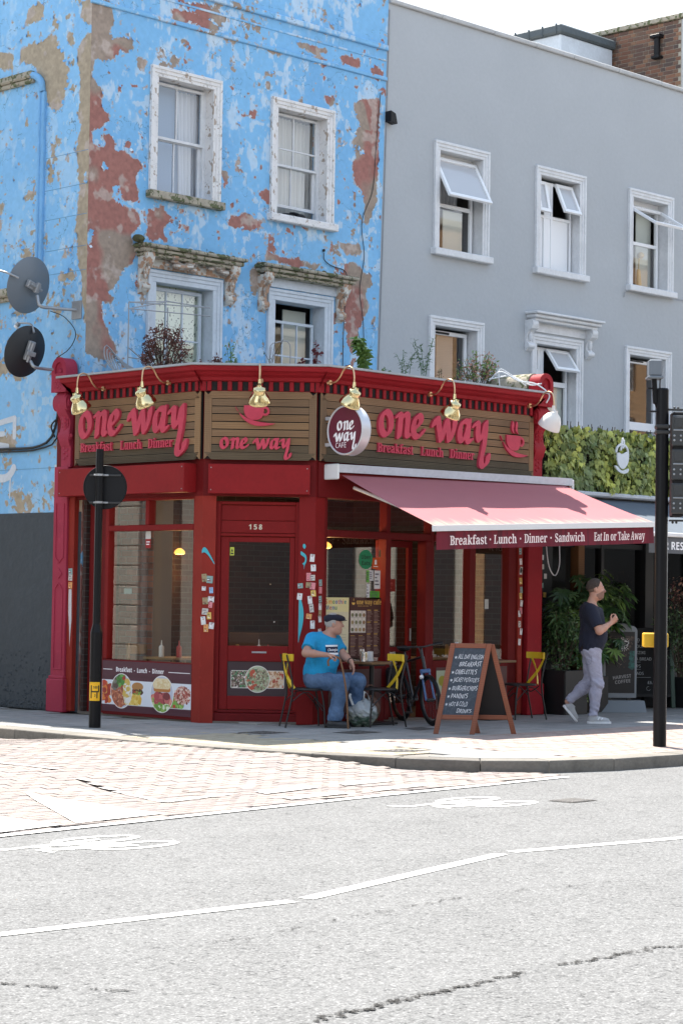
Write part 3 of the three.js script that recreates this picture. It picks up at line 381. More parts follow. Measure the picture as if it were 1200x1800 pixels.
  const bracket = (w, F, x, m) => { // scrolled console under the hood
    const pr = new THREE.Shape(); pr.moveTo(0, 0); pr.lineTo(.02, .02); pr.bezierCurveTo(.09, .04, .1, .12, .04, .16); pr.bezierCurveTo(.02, .26, .06, .34, .13, .4); pr.bezierCurveTo(.2, .45, .21, .55, .14, .58); pr.lineTo(0, .6);
    const b = new B(F).add(new THREE.ExtrudeGeometry(pr, { depth: .13, bevelEnabled: true, bevelSize: .008, bevelThickness: .008, bevelSegments: 1, curveSegments: 8 }).rotateY(-PI / 2).translate(x + .065, 5.56, 0));
    b.ball([x, 6, .12], .08, [.7, 1, .8]).ball([x, 5.86, .1], .05, [.9, 1.4, .7]).ball([x, 5.68, .06], .045, [1, 1, .7]).cyl([x - .08, 6.07, .12], [x + .08, 6.07, .12], .06, .06, 12).cyl([x - .075, 5.66, .05], [x + .075, 5.66, .05], .05, .05, 10); for (let i = 0; i < 4; i++) b.ball([x - .03 + i * .02, 5.8 + i * .05, .1 + i * .012], .025, [1, 2, 1], 8);
    b.mesh('bracket', m, w);
  };
  const hood = (w, F, c, wd, m, m2) => { new B(F).box(c - wd, c + wd, 6.17, 6.215, -.01, .27, .014).box(c - wd + .03, c + wd - .03, 6.11, 6.17, -.01, .22, .016).box(c - wd + .07, c + wd - .07, 6.06, 6.11, -.01, .17, .012).mesh('hood', m, w); new B(F).box(c - wd + .1, c + wd - .1, 5.93, 6.06, -.01, .03, .004).mesh('frieze', m2, w); };
  { const w = windowPart(blue, FB, { ...W3, a: .15 }, M.bluewhite); hood(w, FB, 1.74, .93, M.stoneMoss, M.corbelStone); bracket(w, FB, .98, M.corbelStone); bracket(w, FB, 2.52, M.corbelStone); const z = -.18; sash(w, FB, W3.x0, W3.x1 - .06, W3.y0, W3.y1 - .04, z, M.bluewhite, { nx: 3, ny: 2, ry: .55, f: .05 });
    const bl = new B(FB).box(W3.x0, W3.x1, W3.y0, W3.y1, -.27, -.255, .002).mesh('spotted_blind', mat('spotBlind', [1, 1, 1], { map: tile(512, .5, (u, v) => { const s = sstep(.69, .74, fbm(u * 22, v * 16, 2, 22, 131)); const y = vn(0, v * 3, 3) > .9 ? .8 : 1; return [mix(.55, .12, s) * y, mix(.6, .16, s) * y, mix(.47, .11, s) * y]; }, true), roughness: .9 }), w);
    const r = new B(FB); for (let i = 0; i < 26; i++) { const x = rnd(1.1, 2.4); r.ball([x, 6.1 - rnd(.14), .07 + rnd(.1)], rnd(.025, .07), [rnd(1, 1.8), .7, .8], 6); } r.mesh('broken_plaster', M.corbelStone, w, { kind: 'stuff' }); }
  { const w = windowPart(blue, FB, { ...W4, a: .15 }, M.bluewhite); hood(w, FB, 3.94, .93, M.stoneMoss, M.bluewhite); bracket(w, FB, 3.16, M.corbelStone); bracket(w, FB, 4.7, M.corbelStone); const z = -.18; sash(w, FB, W4.x0, W4.x1 - .06, W4.y0, 5.5, z, M.bluewhite, { nx: 3, ny: 2, ry: .62, f: .04 }); new B(FB).box(3.9, 4.36, 4.2, 5.7, -.36, -.34, .004).mesh('pale_blind', mat('paleBlind', [.5, .52, .46], { roughness: .9 }), w); }
  // moss on the hoods
  { const b = new B(FB); for (let i = 0; i < 520; i++) { const c = i % 2 ? 1.74 : 3.94, x = c + rnd(-.93, .93), z = .02 + rnd(.2); if (vn(x * 5, i % 2) < .35) continue; b.ball([x, 6.215, z], rnd(.012, .035), [1.3, rnd(.3, .9), 1], 5); } b.ball([.83, 6.28, .1], .07, [1.4, .8, 1], 8); b.mesh('moss', mat('moss', [.1, .1, .045], { roughness: 1, bumpMap: T.lump, bumpScale: .01 }), blue, { kind: 'stuff' }); }
  // cables on the front
  new B(FB).tube([[5.5, 9.1, .02], [5.42, 8.3, .02], [5.36, 7.6, .015], [5.14, 7.1, .02], [5.2, 6.6, .02], [5.12, 6.1, .015], [5.2, 5.6, .02], [5.22, 4.6, .02]], .006, 60, 5).tube([[4.8, 6.2, .05], [4.78, 5.5, .03], [4.77, 4.4, .03]], .007, 20, 5).tube([[4.36, 6.55, .02], [4.37, 6.45, .02], [4.5, 6.38, .02], [4.8, 6.33, .02], [4.84, 6.25, .03]], .007, 20, 5).ball([4.36, 6.58, .02], .022).mesh('cable', M.cable, blue);
  new B(FS).tube([[-9, 3.5, .03], [-5.2, 3.49, .03], [-4.3, 3.5, .03], [-4.05, 3.6, .03], [-3.92, 3.9, .03], [-3.9, 4.3, .03]], .018, 40, 5).tube([[-9, 3.47, .04], [-5.2, 3.45, .03], [-4.3, 3.46, .03], [-3.95, 3.56, .03], [-3.88, 4, .03]], .012, 40, 5).tube([[-3.95, 3.6, .05], [-4, 3.75, .07], [-3.9, 3.85, .05]], .012, 12, 5).mesh('cable', M.cable, blue);
  new B(FS).box(-3.98, -3.83, 2.86, 3.24, -.01, .02, .004).mesh('white_notice', M.white, blue);
  { const s = trace(160, 260, .005, (g) => { g.lineWidth = 16; g.beginPath(); g.moveTo(10, 40); g.lineTo(80, 30); g.lineTo(80, 80); g.moveTo(8, 70); g.lineTo(30, 70); g.moveTo(8, 100); g.lineTo(50, 105); g.stroke(); g.lineWidth = 22; g.beginPath(); g.moveTo(8, 190); g.quadraticCurveTo(60, 200, 80, 165); g.stroke(); g.lineWidth = 6; g.beginPath(); g.moveTo(66, 190); g.lineTo(64, 245); g.stroke(); }), b = new B(FS); s.forEach((h) => new B(FS).add(new THREE.ShapeGeometry(h).translate(-5.3, 2.75, .004)).mesh('white_graffiti', mat('graffiti', [.7, .74, .78], { map: T.wear, roughness: .7 }), sd)); }
}
// ---- grey building
const grey = thing('grey_building', 'plain grey rendered building with white window surrounds, right of the blue one', 'building', [9, 0, -3.4]);
{
  const F = FB, xl = (y) => 5.562 + leanX(y), G = { g1: { x0: 6.84, x1: 7.86, y0: 6.93, y1: 8.47 }, g2: { x0: 9.27, x1: 10.3, y0: 6.93, y1: 8.46 }, g3: { x0: 11.74, x1: 12.75, y0: 6.93, y1: 8.46 }, g4: { x0: 6.77, x1: 7.77, y0: 4.2, y1: 5.75 }, g5: { x0: 9.21, x1: 10.25, y0: 4.2, y1: 5.7 }, g6: { x0: 11.68, x1: 12.72, y0: 4.05, y1: 5.75 } };
  const gm = mat('greyRender', [1, 1, 1], { map: tile(512, 3.2, (u, v) => { const a = fbm(u * 4, v * 4, 5, 4, 141), b = fbm(u * 90, v * 90, 2, 90, 143), k = 1 + .09 * (a - .5) + .05 * (b - .5); return [.395 * k, .413 * k, .426 * k]; }, true), roughness: .85, bumpMap: T.lump, bumpScale: .003 });
  facade('front_wall', F, [[xl(0), 0], [14, 0], [14, 10.5], [xl(10.5), 10.5]], Object.values(G).map((w) => [w.x0, w.x1, w.y0, w.y1]), gm, grey);
  new B(F).box(5.6, 13.99, .0, .02, -7, -.31, .002).box(13.7, 13.9, 0, 10.4, -7, -.31, .01).box(5.7, 13.7, 10.1, 10.2, -7, -.31, .01).box(5.7, 13.7, 6.25, 6.4, -7, -.31, .01).box(5.7, 13.7, 4.0, 4.15, -7, -.31, .01).box(5.7, 13.7, 0, 10.3, -7, -6.8, .01).box(8.4, 8.5, 4, 10, -6.8, -.31, .01).box(5.7, 5.8, 4, 10, -6.8, -.31, .01).box(11, 11.1, 4, 10, -6.8, -.31, .01).mesh('floor_slab', M.roomWall, grey);
  let x = xl(10.5); mat('coping', [.5, .5, .49], { map: T.wear, roughness: .85, bumpMap: T.lump, bumpScale: .006 });
  while (x < 13.95) { const l = Math.min(rnd(.85, 1.25), 13.98 - x); new B(F).box(x + .004, x + l - .004, 10.501, 10.57 + rnd(.006), -.34, .05, .012).mesh('coping_stone', M.coping, grey); x += l; }
  const W = (k, o = {}) => { const w = windowPart(grey, F, { ...G[k], ...o }, M.white); if (o.sill !== false) sillPart(w, F, G[k], M.white); return w; };
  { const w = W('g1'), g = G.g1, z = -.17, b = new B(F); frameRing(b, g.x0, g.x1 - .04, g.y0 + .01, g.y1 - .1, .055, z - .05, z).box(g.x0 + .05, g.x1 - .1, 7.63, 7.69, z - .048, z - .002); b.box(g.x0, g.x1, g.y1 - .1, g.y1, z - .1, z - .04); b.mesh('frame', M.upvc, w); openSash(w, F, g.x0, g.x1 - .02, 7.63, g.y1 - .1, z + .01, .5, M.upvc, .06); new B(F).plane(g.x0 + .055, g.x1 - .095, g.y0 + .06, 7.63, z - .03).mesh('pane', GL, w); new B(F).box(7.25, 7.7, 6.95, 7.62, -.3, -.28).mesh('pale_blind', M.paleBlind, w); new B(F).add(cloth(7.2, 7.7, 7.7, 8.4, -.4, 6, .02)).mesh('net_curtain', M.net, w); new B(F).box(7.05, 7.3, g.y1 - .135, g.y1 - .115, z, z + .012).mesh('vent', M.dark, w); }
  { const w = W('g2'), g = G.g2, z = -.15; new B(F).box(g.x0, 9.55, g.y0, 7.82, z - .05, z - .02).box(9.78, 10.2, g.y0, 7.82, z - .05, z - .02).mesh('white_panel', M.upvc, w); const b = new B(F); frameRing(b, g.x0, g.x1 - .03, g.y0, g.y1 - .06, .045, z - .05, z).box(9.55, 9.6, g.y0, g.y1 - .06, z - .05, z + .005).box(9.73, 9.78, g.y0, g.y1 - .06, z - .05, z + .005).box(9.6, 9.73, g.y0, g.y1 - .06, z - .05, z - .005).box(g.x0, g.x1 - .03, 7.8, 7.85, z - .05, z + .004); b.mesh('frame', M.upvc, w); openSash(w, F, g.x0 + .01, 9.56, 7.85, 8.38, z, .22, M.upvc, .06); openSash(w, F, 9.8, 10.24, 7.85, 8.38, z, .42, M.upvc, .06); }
  { const w = W('g3'), g = G.g3, z = -.17, b = new B(F); frameRing(b, g.x0, g.x1 - .04, g.y0 + .01, g.y1 - .12, .055, z - .05, z).box(g.x0 + .05, g.x1 - .1, 7.68, 7.74, z - .048, z - .002).box(g.x0, g.x1, g.y1 - .1, g.y1, z - .1, z - .04); b.mesh('frame', M.upvc, w); openSash(w, F, g.x0 + .02, g.x1 - .02, 7.58, g.y1 - .15, z + .01, 1.02, M.upvc, .05, GL); new B(F).plane(g.x0 + .055, g.x1 - .095, g.y0 + .06, 7.68, z - .03).mesh('pane', GL, w); new B(F).add(cloth(12, 12.3, 6.95, 8.3, -.4, 4, .03)).mesh('curtain', M.curtain, w); new B(F).box(12.3, 12.72, 7, 8.3, -.36, -.34).mesh('pale_blind', M.paleBlind, w);
    const b2 = new B(F); b2.cyl([12.32, 6.95, -.28], [12.3, 7.3, -.28], .05, .03).cyl([12.3, 7.3, -.28], [12.31, 7.5, -.28], .01).ball([12.36, 7.55, -.28], .06); b2.mesh('ornament', mat('ornament', [.5, .38, .2], { roughness: .5 }), w); }
  { const w = W('g4', { sill: false }), g = G.g4, z = -.18, b = new B(F); frameRing(b, g.x0, g.x1 - .03, g.y0, g.y1 - .05, .06, z - .05, z).mesh('frame', M.upvc, w); new B(F).plane(g.x0 + .06, g.x1 - .09, g.y0 + .06, g.y1 - .11, z - .02).mesh('pane', GL, w); new B(F).box(7.12, 7.5, 4.2, 5.66, -.28, -.265).mesh('cane_blind', M.blind, w); new B(F).box(6.78, 7.1, 4.2, 5.66, -.34, -.32).mesh('pale_blind', M.paleBlind, w); new B(F).box(7, 7.3, g.y1 - .1, g.y1 - .07, z, z + .02).mesh('vent', M.dark, w); }
  { const w = W('g5', { sill: false, a: .14 }), g = G.g5, z = -.16; new B(F).box(8.93, 10.7, 6.14, 6.18, -.01, .26, .01).box(8.96, 10.67, 6.08, 6.14, -.01, .21, .014).box(9, 10.62, 6.03, 6.08, -.01, .16, .01).mesh('hood', M.white, w); new B(F).box(9.05, 10.55, 5.88, 6.03, -.01, .02).mesh('frieze', M.white, w);
    for (const x of [9, 10.54]) { const pr = new THREE.Shape(); pr.moveTo(0, 0); pr.bezierCurveTo(.09, .03, .1, .12, .04, .16); pr.bezierCurveTo(.02, .26, .06, .3, .12, .34); pr.bezierCurveTo(.19, .4, .19, .47, .14, .5); pr.lineTo(0, .5); new B(F).add(new THREE.ExtrudeGeometry(pr, { depth: .14, bevelEnabled: false }).rotateY(-PI / 2).translate(x + .07, 5.54, 0)).cyl([x - .085, 5.93, .11], [x + .085, 5.93, .11], .05, .05, 12).cyl([x - .08, 5.63, .05], [x + .08, 5.63, .05], .05, .05, 12).ball([x, 5.78, .06], .06, [.6, 1.4, .6]).mesh('bracket', M.white, w); }
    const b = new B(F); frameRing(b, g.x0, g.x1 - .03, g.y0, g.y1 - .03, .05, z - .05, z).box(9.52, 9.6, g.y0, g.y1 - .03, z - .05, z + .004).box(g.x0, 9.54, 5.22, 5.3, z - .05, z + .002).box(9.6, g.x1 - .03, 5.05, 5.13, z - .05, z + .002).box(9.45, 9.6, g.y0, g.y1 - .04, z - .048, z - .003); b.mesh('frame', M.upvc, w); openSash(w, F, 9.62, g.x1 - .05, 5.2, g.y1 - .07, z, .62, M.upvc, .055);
    for (const [a, c, d, e] of [[9.25, 9.46, 4.25, 5.22], [9.25, 9.46, 5.3, 5.63], [9.61, 10.18, 4.25, 5.05]]) new B(F).plane(a, c, d, e, z - .03).mesh('pane', GL, w); new B(F).box(9.25, 10.2, 4.2, 5.05, -.26, -.25).mesh('pale_blind', M.paleBlind, w); }
  { const w = W('g6', { sill: false }), g = G.g6, z = -.17, b = new B(F); frameRing(b, g.x0, g.x1 - .05, g.y0, g.y1 - .06, .055, z - .05, z).box(g.x0 + .05, g.x1 - .1, 4.48, 4.62, z - .05, z + .02); b.mesh('frame', M.upvc, w); new B(F).plane(g.x0 + .055, g.x1 - .105, 4.62, g.y1 - .11, z - .02).mesh('pane', GL, w); new B(F).plane(g.x0 + .055, g.x1 - .105, g.y0 + .05, 4.48, z - .02).mesh('pane', GL, w); new B(F).box(11.9, 12.3, g.y1 - .09, g.y1 - .065, z, z + .012).mesh('vent', M.dark, w); }
  new B(F).tube([[11.5, 6.7, .02], [11.52, 6.79, .03], [12.2, 6.81, .1], [13.2, 6.83, .03], [14, 6.8, .02]], .008, 30, 5).tube([[xl(10) + .03, 10.4, .01], [xl(8) + .03, 8, .01], [xl(6) + .03, 6, .01], [xl(4) + .03, 4.3, .01]], .012, 20, 5).mesh('cable', M.greyCable, grey);
  tag(new B(F).add(new THREE.ExtrudeGeometry(poly([[0, 0], [.14, -.02], [.1, .13], [0, .16]]), { depth: .12, bevelEnabled: false }).translate(5.62, 8.68, .01)).mesh('floodlight', M.black), 'small black floodlight on the edge of the grey wall beside the blue one', 'floodlight');
  // roof house behind the parapet
  const r = new B(F); mat('lead', [.085, .105, .115], { map: T.wear, roughness: .7, bumpMap: T.lump, bumpScale: .01 });
  r.box(12.42, 13.95, 10.21, 11.8, -3.6, -2.16, .02); r.mesh('roof_house', M.bluewhite, grey);
  new B(F).box(12.34, 13.99, 11.8, 11.97, -3.66, -2.1, .03).box(12.5, 13.99, 11.97, 12.03, -3.5, -2.3, .03).mesh('roof', M.lead, grey); { const b = new B(F); for (let i = 0; i < 5; i++) b.box(12.325, 12.36, 11.79, 11.98, -3.5 + i * .32, -3.48 + i * .32, .006); b.mesh('lead_roll', M.lead, grey.children.at(-1), { kind: 'stuff' }); }
}
tag(new B().lathe([0, 0, 0], [[0, .06], [.12, .05], [.24, .02], [.3, -.02], [.3, -.03], [.24, 0], [.12, .03], [0, .04]], 24).mesh('satellite_dish', mat('dishGrey', [.2, .25, .3], { roughness: .5, metalness: .2 })), 'rim of a small grey dish showing above the grey parapet', 'satellite dish');
{ const d = scene.children.at(-1); d.position.set(8.95, 10.55, -4.1); d.rotation.set(-1.2, 0, .5); const m = new B().cyl([0, .03, 0], [0, -.35, .06], .02).mesh('mast', M.galv, d); m.position.set(0, 0, 0); }
// ---- brick party wall of the taller house behind
const brickB = thing('brick_building', 'taller brown brick building rising behind the grey parapet at the upper right', 'building', [17, 0, -6]);
{
  const bm = [[.2, .095, .06], [.14, .08, .06], [.24, .12, .075], [.1, .07, .06], [.27, .15, .09], [.17, .1, .07]].map((c, i) => mat('brick' + i, c, { map: T.wear, roughness: .9, bumpMap: T.lump, bumpScale: .004 }));
  const core = new B().box(14.02, 22, 0, 12.12, -14, -3.83, .01).mesh('wall', mat('brickMortar', [.36, .33, .27], { map: T.wear, roughness: 1 }), brickB);
  new B().box(13.96, 22.1, 12.13, 12.22, -14.05, -3.78, .01).mesh('coping', M.stoneMoss, brickB);
  new B().box(14.005, 14.4, 8, 12.12, -4.05, -3.79, .01).mesh('quoin', M.coping, brickB);
  const F = frameOf(14.02, 0, 0, -PI / 2), gs = [[.215, 0], [.215, 1], [.103, 2], [.103, 3]].map(([l, i]) => new B(F).box(-l / 2, l / 2, 0, .065, -.03, .008 + i * .001, .004).geo()), cand = [];
  for (let j = 0; j < 37; j++) { const y = 12.05 - j * .075; let z = -10.2 + (j % 2 ? .056 : 0); let st = true; while (z < -4.1) { const l = st ? .215 : .103; if (z + l < -4.06) cand.push([y, z + l / 2, st]); z += l + .01; st = !st; } }
  const vis = cand.filter(([y, z]) => { const t = (-3.35 - 18.13) / (z - 18.13), yy = 1.57 + (y - 1.57) * t; return yy > 10.5 && z > -8.5; }).sort((a, b) => b[1] - a[1]); const rest = bm.map(() => new B());
  cand.forEach((c) => { const k = Math.floor(rnd(6)), [y, z, st] = c, i = vis.indexOf(c); if (i >= 0 && i < 300) { const m = new THREE.Mesh(gs[(st ? 0 : 2) + Math.floor(rnd(2))], bm[k]); m.name = 'brick'; m.position.set(-17, y, z + 6); core.add(m); } else rest[k].add(new THREE.BoxGeometry(.04, .065, st ? .215 : .103).translate(14.01, y + .032, z)); });
  rest.forEach((b, i) => b.l.length && b.mesh('brick', bm[i], core, { kind: 'stuff' }));
  new B().cyl([13.95, 11.5, -4.55], [13.95, 11.85, -4.55], .055, .055, 12).box(13.86, 14.03, 11.84, 11.9, -4.66, -4.44, .01).box(13.88, 14.03, 11.46, 11.51, -4.64, -4.46, .01).mesh('vent_pipe', M.black, brickB);
}
// ---------- the cafe: single-storey shop built out in front of the blue house ----------
const redBump = tile(512, .8, (u, v) => .5 * fbm(u * 10, v * 10, 5, 10, 151) + .5 * fbm(u * 60, v * 60, 2, 60, 153));
const redWear = tile(512, 1.7, (u, v) => { const a = fbm(u * 5, v * 5, 5, 5, 155), c = sstep(.7, .76, fbm(u * 26, v * 26, 4, 26, 157)), k = .9 + .24 * (a - .5); return [mix(k, 1, c), mix(k, 1, c), mix(k, 1, c)]; }, true);
const RED = mat('red', [.235, .012, .012], { phys: 1, specularIntensity: .35, map: redWear, roughness: .6, bumpMap: redBump, bumpScale: .0015 });
mat('redDark', [.16, .008, .009], { phys: 1, specularIntensity: .35, map: redWear, roughness: .6, bumpMap: redBump, bumpScale: .0015 });
mat('redBright', [.33, .016, .024], { phys: 1, specularIntensity: .35, map: redWear, roughness: .6, bumpMap: redBump, bumpScale: .002 });
mat('redPink', [.4, .04, .075], { phys: 1, specularIntensity: .35, map: redWear, roughness: .6, bumpMap: redBump, bumpScale: .003 });
mat('redOrange', [.3, .03, .02], { phys: 1, specularIntensity: .35, map: redWear, roughness: .6, bumpMap: redBump, bumpScale: .002 });
mat('letter', [.66, .075, .12], { phys: 1, specularIntensity: .4, roughness: .5, map: T.wear });
mat('lead2', [.4, .41, .41], { map: T.wear, roughness: .6, bumpMap: T.lump, bumpScale: .008 });
mat('lampGlow', 0xfff4e0, { emissive: 0xfff2dc, emissiveIntensity: 1.4 });
const cafe = thing('cafe_shop', 'dark red corner cafe shopfront with a chamfered corner door below timber signs', 'shop', [1.2, 0, -1]);
const CW = 1.3718;
{ // cornice along the three faces, mitred by running each length to the corner
  const prof = [[0, 4.035], [.07, 4.035], [.07, 4.152], [.11, 4.16], [.13, 4.2], [.2, 4.225], [.23, 4.25], [.29, 4.265], [.31, 4.3], [.31, 4.33], [0, 4.345]];
  const t8 = Math.tan(PI / 8);
  const run = (F, u0, u1, m0, m1, y0 = 0, y1 = 0) => { const g = new THREE.BufferGeometry(), pos = [], P = (k, e) => { const [d, y] = prof[k % prof.length]; return e ? [u1 + (m1 ? d * t8 : 0), y + y1, d] : [u0 - (m0 ? d * t8 : 0), y + y0, d]; }; for (let k = 0; k < prof.length; k++) { const a = P(k, 0), b = P(k, 1), c = P(k + 1, 1), d = P(k + 1, 0); pos.push(...a, ...b, ...c, ...a, ...c, ...d); } for (const e of [0, 1]) for (let k = 1; k + 1 < prof.length; k++) pos.push(...(e ? [...P(0, e), ...P(k, e), ...P(k + 1, e)] : [...P(0, e), ...P(k + 1, e), ...P(k, e)])); g.setAttribute('position', new THREE.Float32BufferAttribute(pos, 3)); g.computeVertexNormals(); return new B(F).add(g); };
  const lead = (F, u0, u1, m0, m1, y0 = 0, y1 = 0) => { const b = new B(F), g = new THREE.BufferGeometry(), q = (u, d, y, m, s) => [u + s * (m ? d * t8 : 0), y, d], pos = [], ring = [[-.9, 4.37], [.34, 4.35], [.345, 4.325], [.33, 4.32], [.3, 4.332], [-.9, 4.352]]; const P = (k, e) => { const [d, y] = ring[k % 6]; return e ? q(u1, d, y + y1, m1, 1) : q(u0, d, y + y0, m0, -1); }; for (let k = 0; k < 6; k++) { const a = P(k, 0), c = P(k, 1), d = P(k + 1, 1), f = P(k + 1, 0); pos.push(...a, ...c, ...d, ...a, ...d, ...f); } g.setAttribute('position', new THREE.Float32BufferAttribute(pos, 3)); g.computeVertexNormals(); return b.add(g); };
  run(FL, -3.46, -.97, 0, 1).mesh('cornice', M.redBright, cafe); run(FC, 0, CW, 1, 1).mesh('cornice', M.redBright, cafe); run(FR, .97, 4.98, 1, 0).mesh('cornice', M.redBright, cafe);
  lead(FL, -3.5, -.97, 0, 1).mesh('lead_edge', M.lead2, cafe); lead(FC, 0, CW, 1, 1).mesh('lead_edge', M.lead2, cafe); lead(FR, .97, 5, 1, 0).mesh('lead_edge', M.lead2, cafe);
  mat('gap', [.014, .012, .012], { roughness: .9 });
  for (const [F, u0, u1] of [[FL, -3.42, -1.02], [FC, .06, 1.31], [FR, 1.06, 4.92]]) { new B(F).box(u0 - .04, u1 + .04, 4.04, 4.15, .071, .074, .001).mesh('frieze_recess', M.gap, cafe); const n = Math.round((u1 - u0) / .125); for (let i = 0; i <= n; i++) { const u = mix(u0, u1, i / n); new B(F).box(u - .027, u + .027, 4.038, 4.154, .074, .098, .006).mesh('dentil', M.redBright, cafe); } }
  // roof deck
  const dk = [[.02, -3.39], [.02, -.97], [.97, -.02], [5.2, -.02], [5.2, -3.39]];
  new B().add(new THREE.ExtrudeGeometry(poly(dk.map(([x, z]) => [x, -z])), { depth: .1, bevelEnabled: false }).rotateX(-PI / 2).translate(0, 4.2, 0)).mesh('roof', M.lead2, cafe);
  new B().add(new THREE.ExtrudeGeometry(poly(dk.map(([x, z]) => [x, -z])), { depth: .05, bevelEnabled: false }).rotateX(-PI / 2).translate(0, 2.95, 0)).mesh('ceiling', mat('ceiling', [.6, .58, .54], { roughness: .9 }), cafe);
  new B().add(new THREE.ExtrudeGeometry(poly([[.03, 3.39], [.03, .96], [.96, .03], [5.18, .03], [5.18, 3.39]]), { depth: .03, bevelEnabled: false }).rotateX(-PI / 2).translate(0, -.005, 0)).mesh('floor', mat('floorTile', [.14, .12, .1], { roughness: .5 }), cafe);
  // solid wall above the windows, behind signs and boxes
  for (const [F, u0, u1] of [[FL, -3.9, -.97], [FC, .005, CW - .005], [FR, .97, 5.2]]) new B(F).box(u0, u1, 2.76, 4.19, -.12, -.004, .001).mesh('wall', M.redDark, cafe);
}
{ // left face, towards the side street
  const F = FL;
  new B(F).box(-3.86, -3.575, .45, 3.2, -.05, .06, .006).mesh('pilaster', M.redPink, cafe);
  const p = cafe.children.at(-1);
  new B(F).box(-3.9, -3.55, .0, .43, -.05, .1, .012).box(-3.88, -3.565, .43, .47, -.05, .08, .008).mesh('plinth', M.redPink, p);
  { const b = new B(F); for (const [y0, y1] of [[.55, 1.6], [2, 2.72]]) { b.box(-3.81, -3.79, y0, y1, .058, .07, .003).box(-3.645, -3.625, y0, y1, .058, .07, .003); } b.box(-3.81, -3.625, .55, .57, .059, .071, .003); b.mesh('panel_mould', M.redPink, p); new B(F).rbox([-3.72, 1.8, .064], [.1, .1, .016], [0, 0, PI / 4], .006).mesh('carved_diamond', M.redPink, p); const v = new B(F); for (const [y, s] of [[1.66, 1], [1.96, -1]]) { v.bar([-3.79, y - s * .05, .064], [-3.718, y + s * .02, .064], .014, .014).bar([-3.645, y - s * .05, .064], [-3.722, y + s * .02, .064], .014, .014); } v.mesh('carved_point', M.redPink, p); }
  new B(F).box(-3.574, -3.455, .02, 2.8, -.05, .03, .006).mesh('edge_board', M.redOrange, cafe);
  new B(F).box(-3.454, -3.29, .02, 2.8, -.4, -.3, .004).mesh('shutter_recess', M.black, cafe);
  new B(F).box(-3.288, -3.17, .02, 2.8, -.25, -.1, .006).box(-3.168, -3.04, .02, 2.8, -.24, -.07, .006).box(-3.038, -2.87, .02, 2.8, -.22, -.08, .006).mesh('side_frame', M.redDark, cafe);
  new B(F).box(-2.868, -2.8, .72, 2.76, -.14, -.02, .006).box(-1.16, -1.13, .72, 2.76, -.14, -.02, .004).box(-2.8, -1.16, 2.345, 2.42, -.14, -.015, .008).box(-2.8, -1.16, 2.725, 2.76, -.14, -.03, .004).box(-2.08, -2.01, 2.42, 2.725, -.14, -.02, .006).mesh('window_frame', M.red, cafe);
  const wf = cafe.children.at(-1);
  for (const [a, b, c, d] of [[-2.8, -1.16, .72, 2.345], [-2.8, -2.08, 2.42, 2.725], [-2.01, -1.16, 2.42, 2.725]]) new B(F).plane(a, b, c, d, -.07).mesh('pane', M.glassShop, wf);
  new B(F).box(-2.85, -1.13, .02, .715, -.12, -.012, .004).mesh('stall_riser', M.redDark, cafe);
}
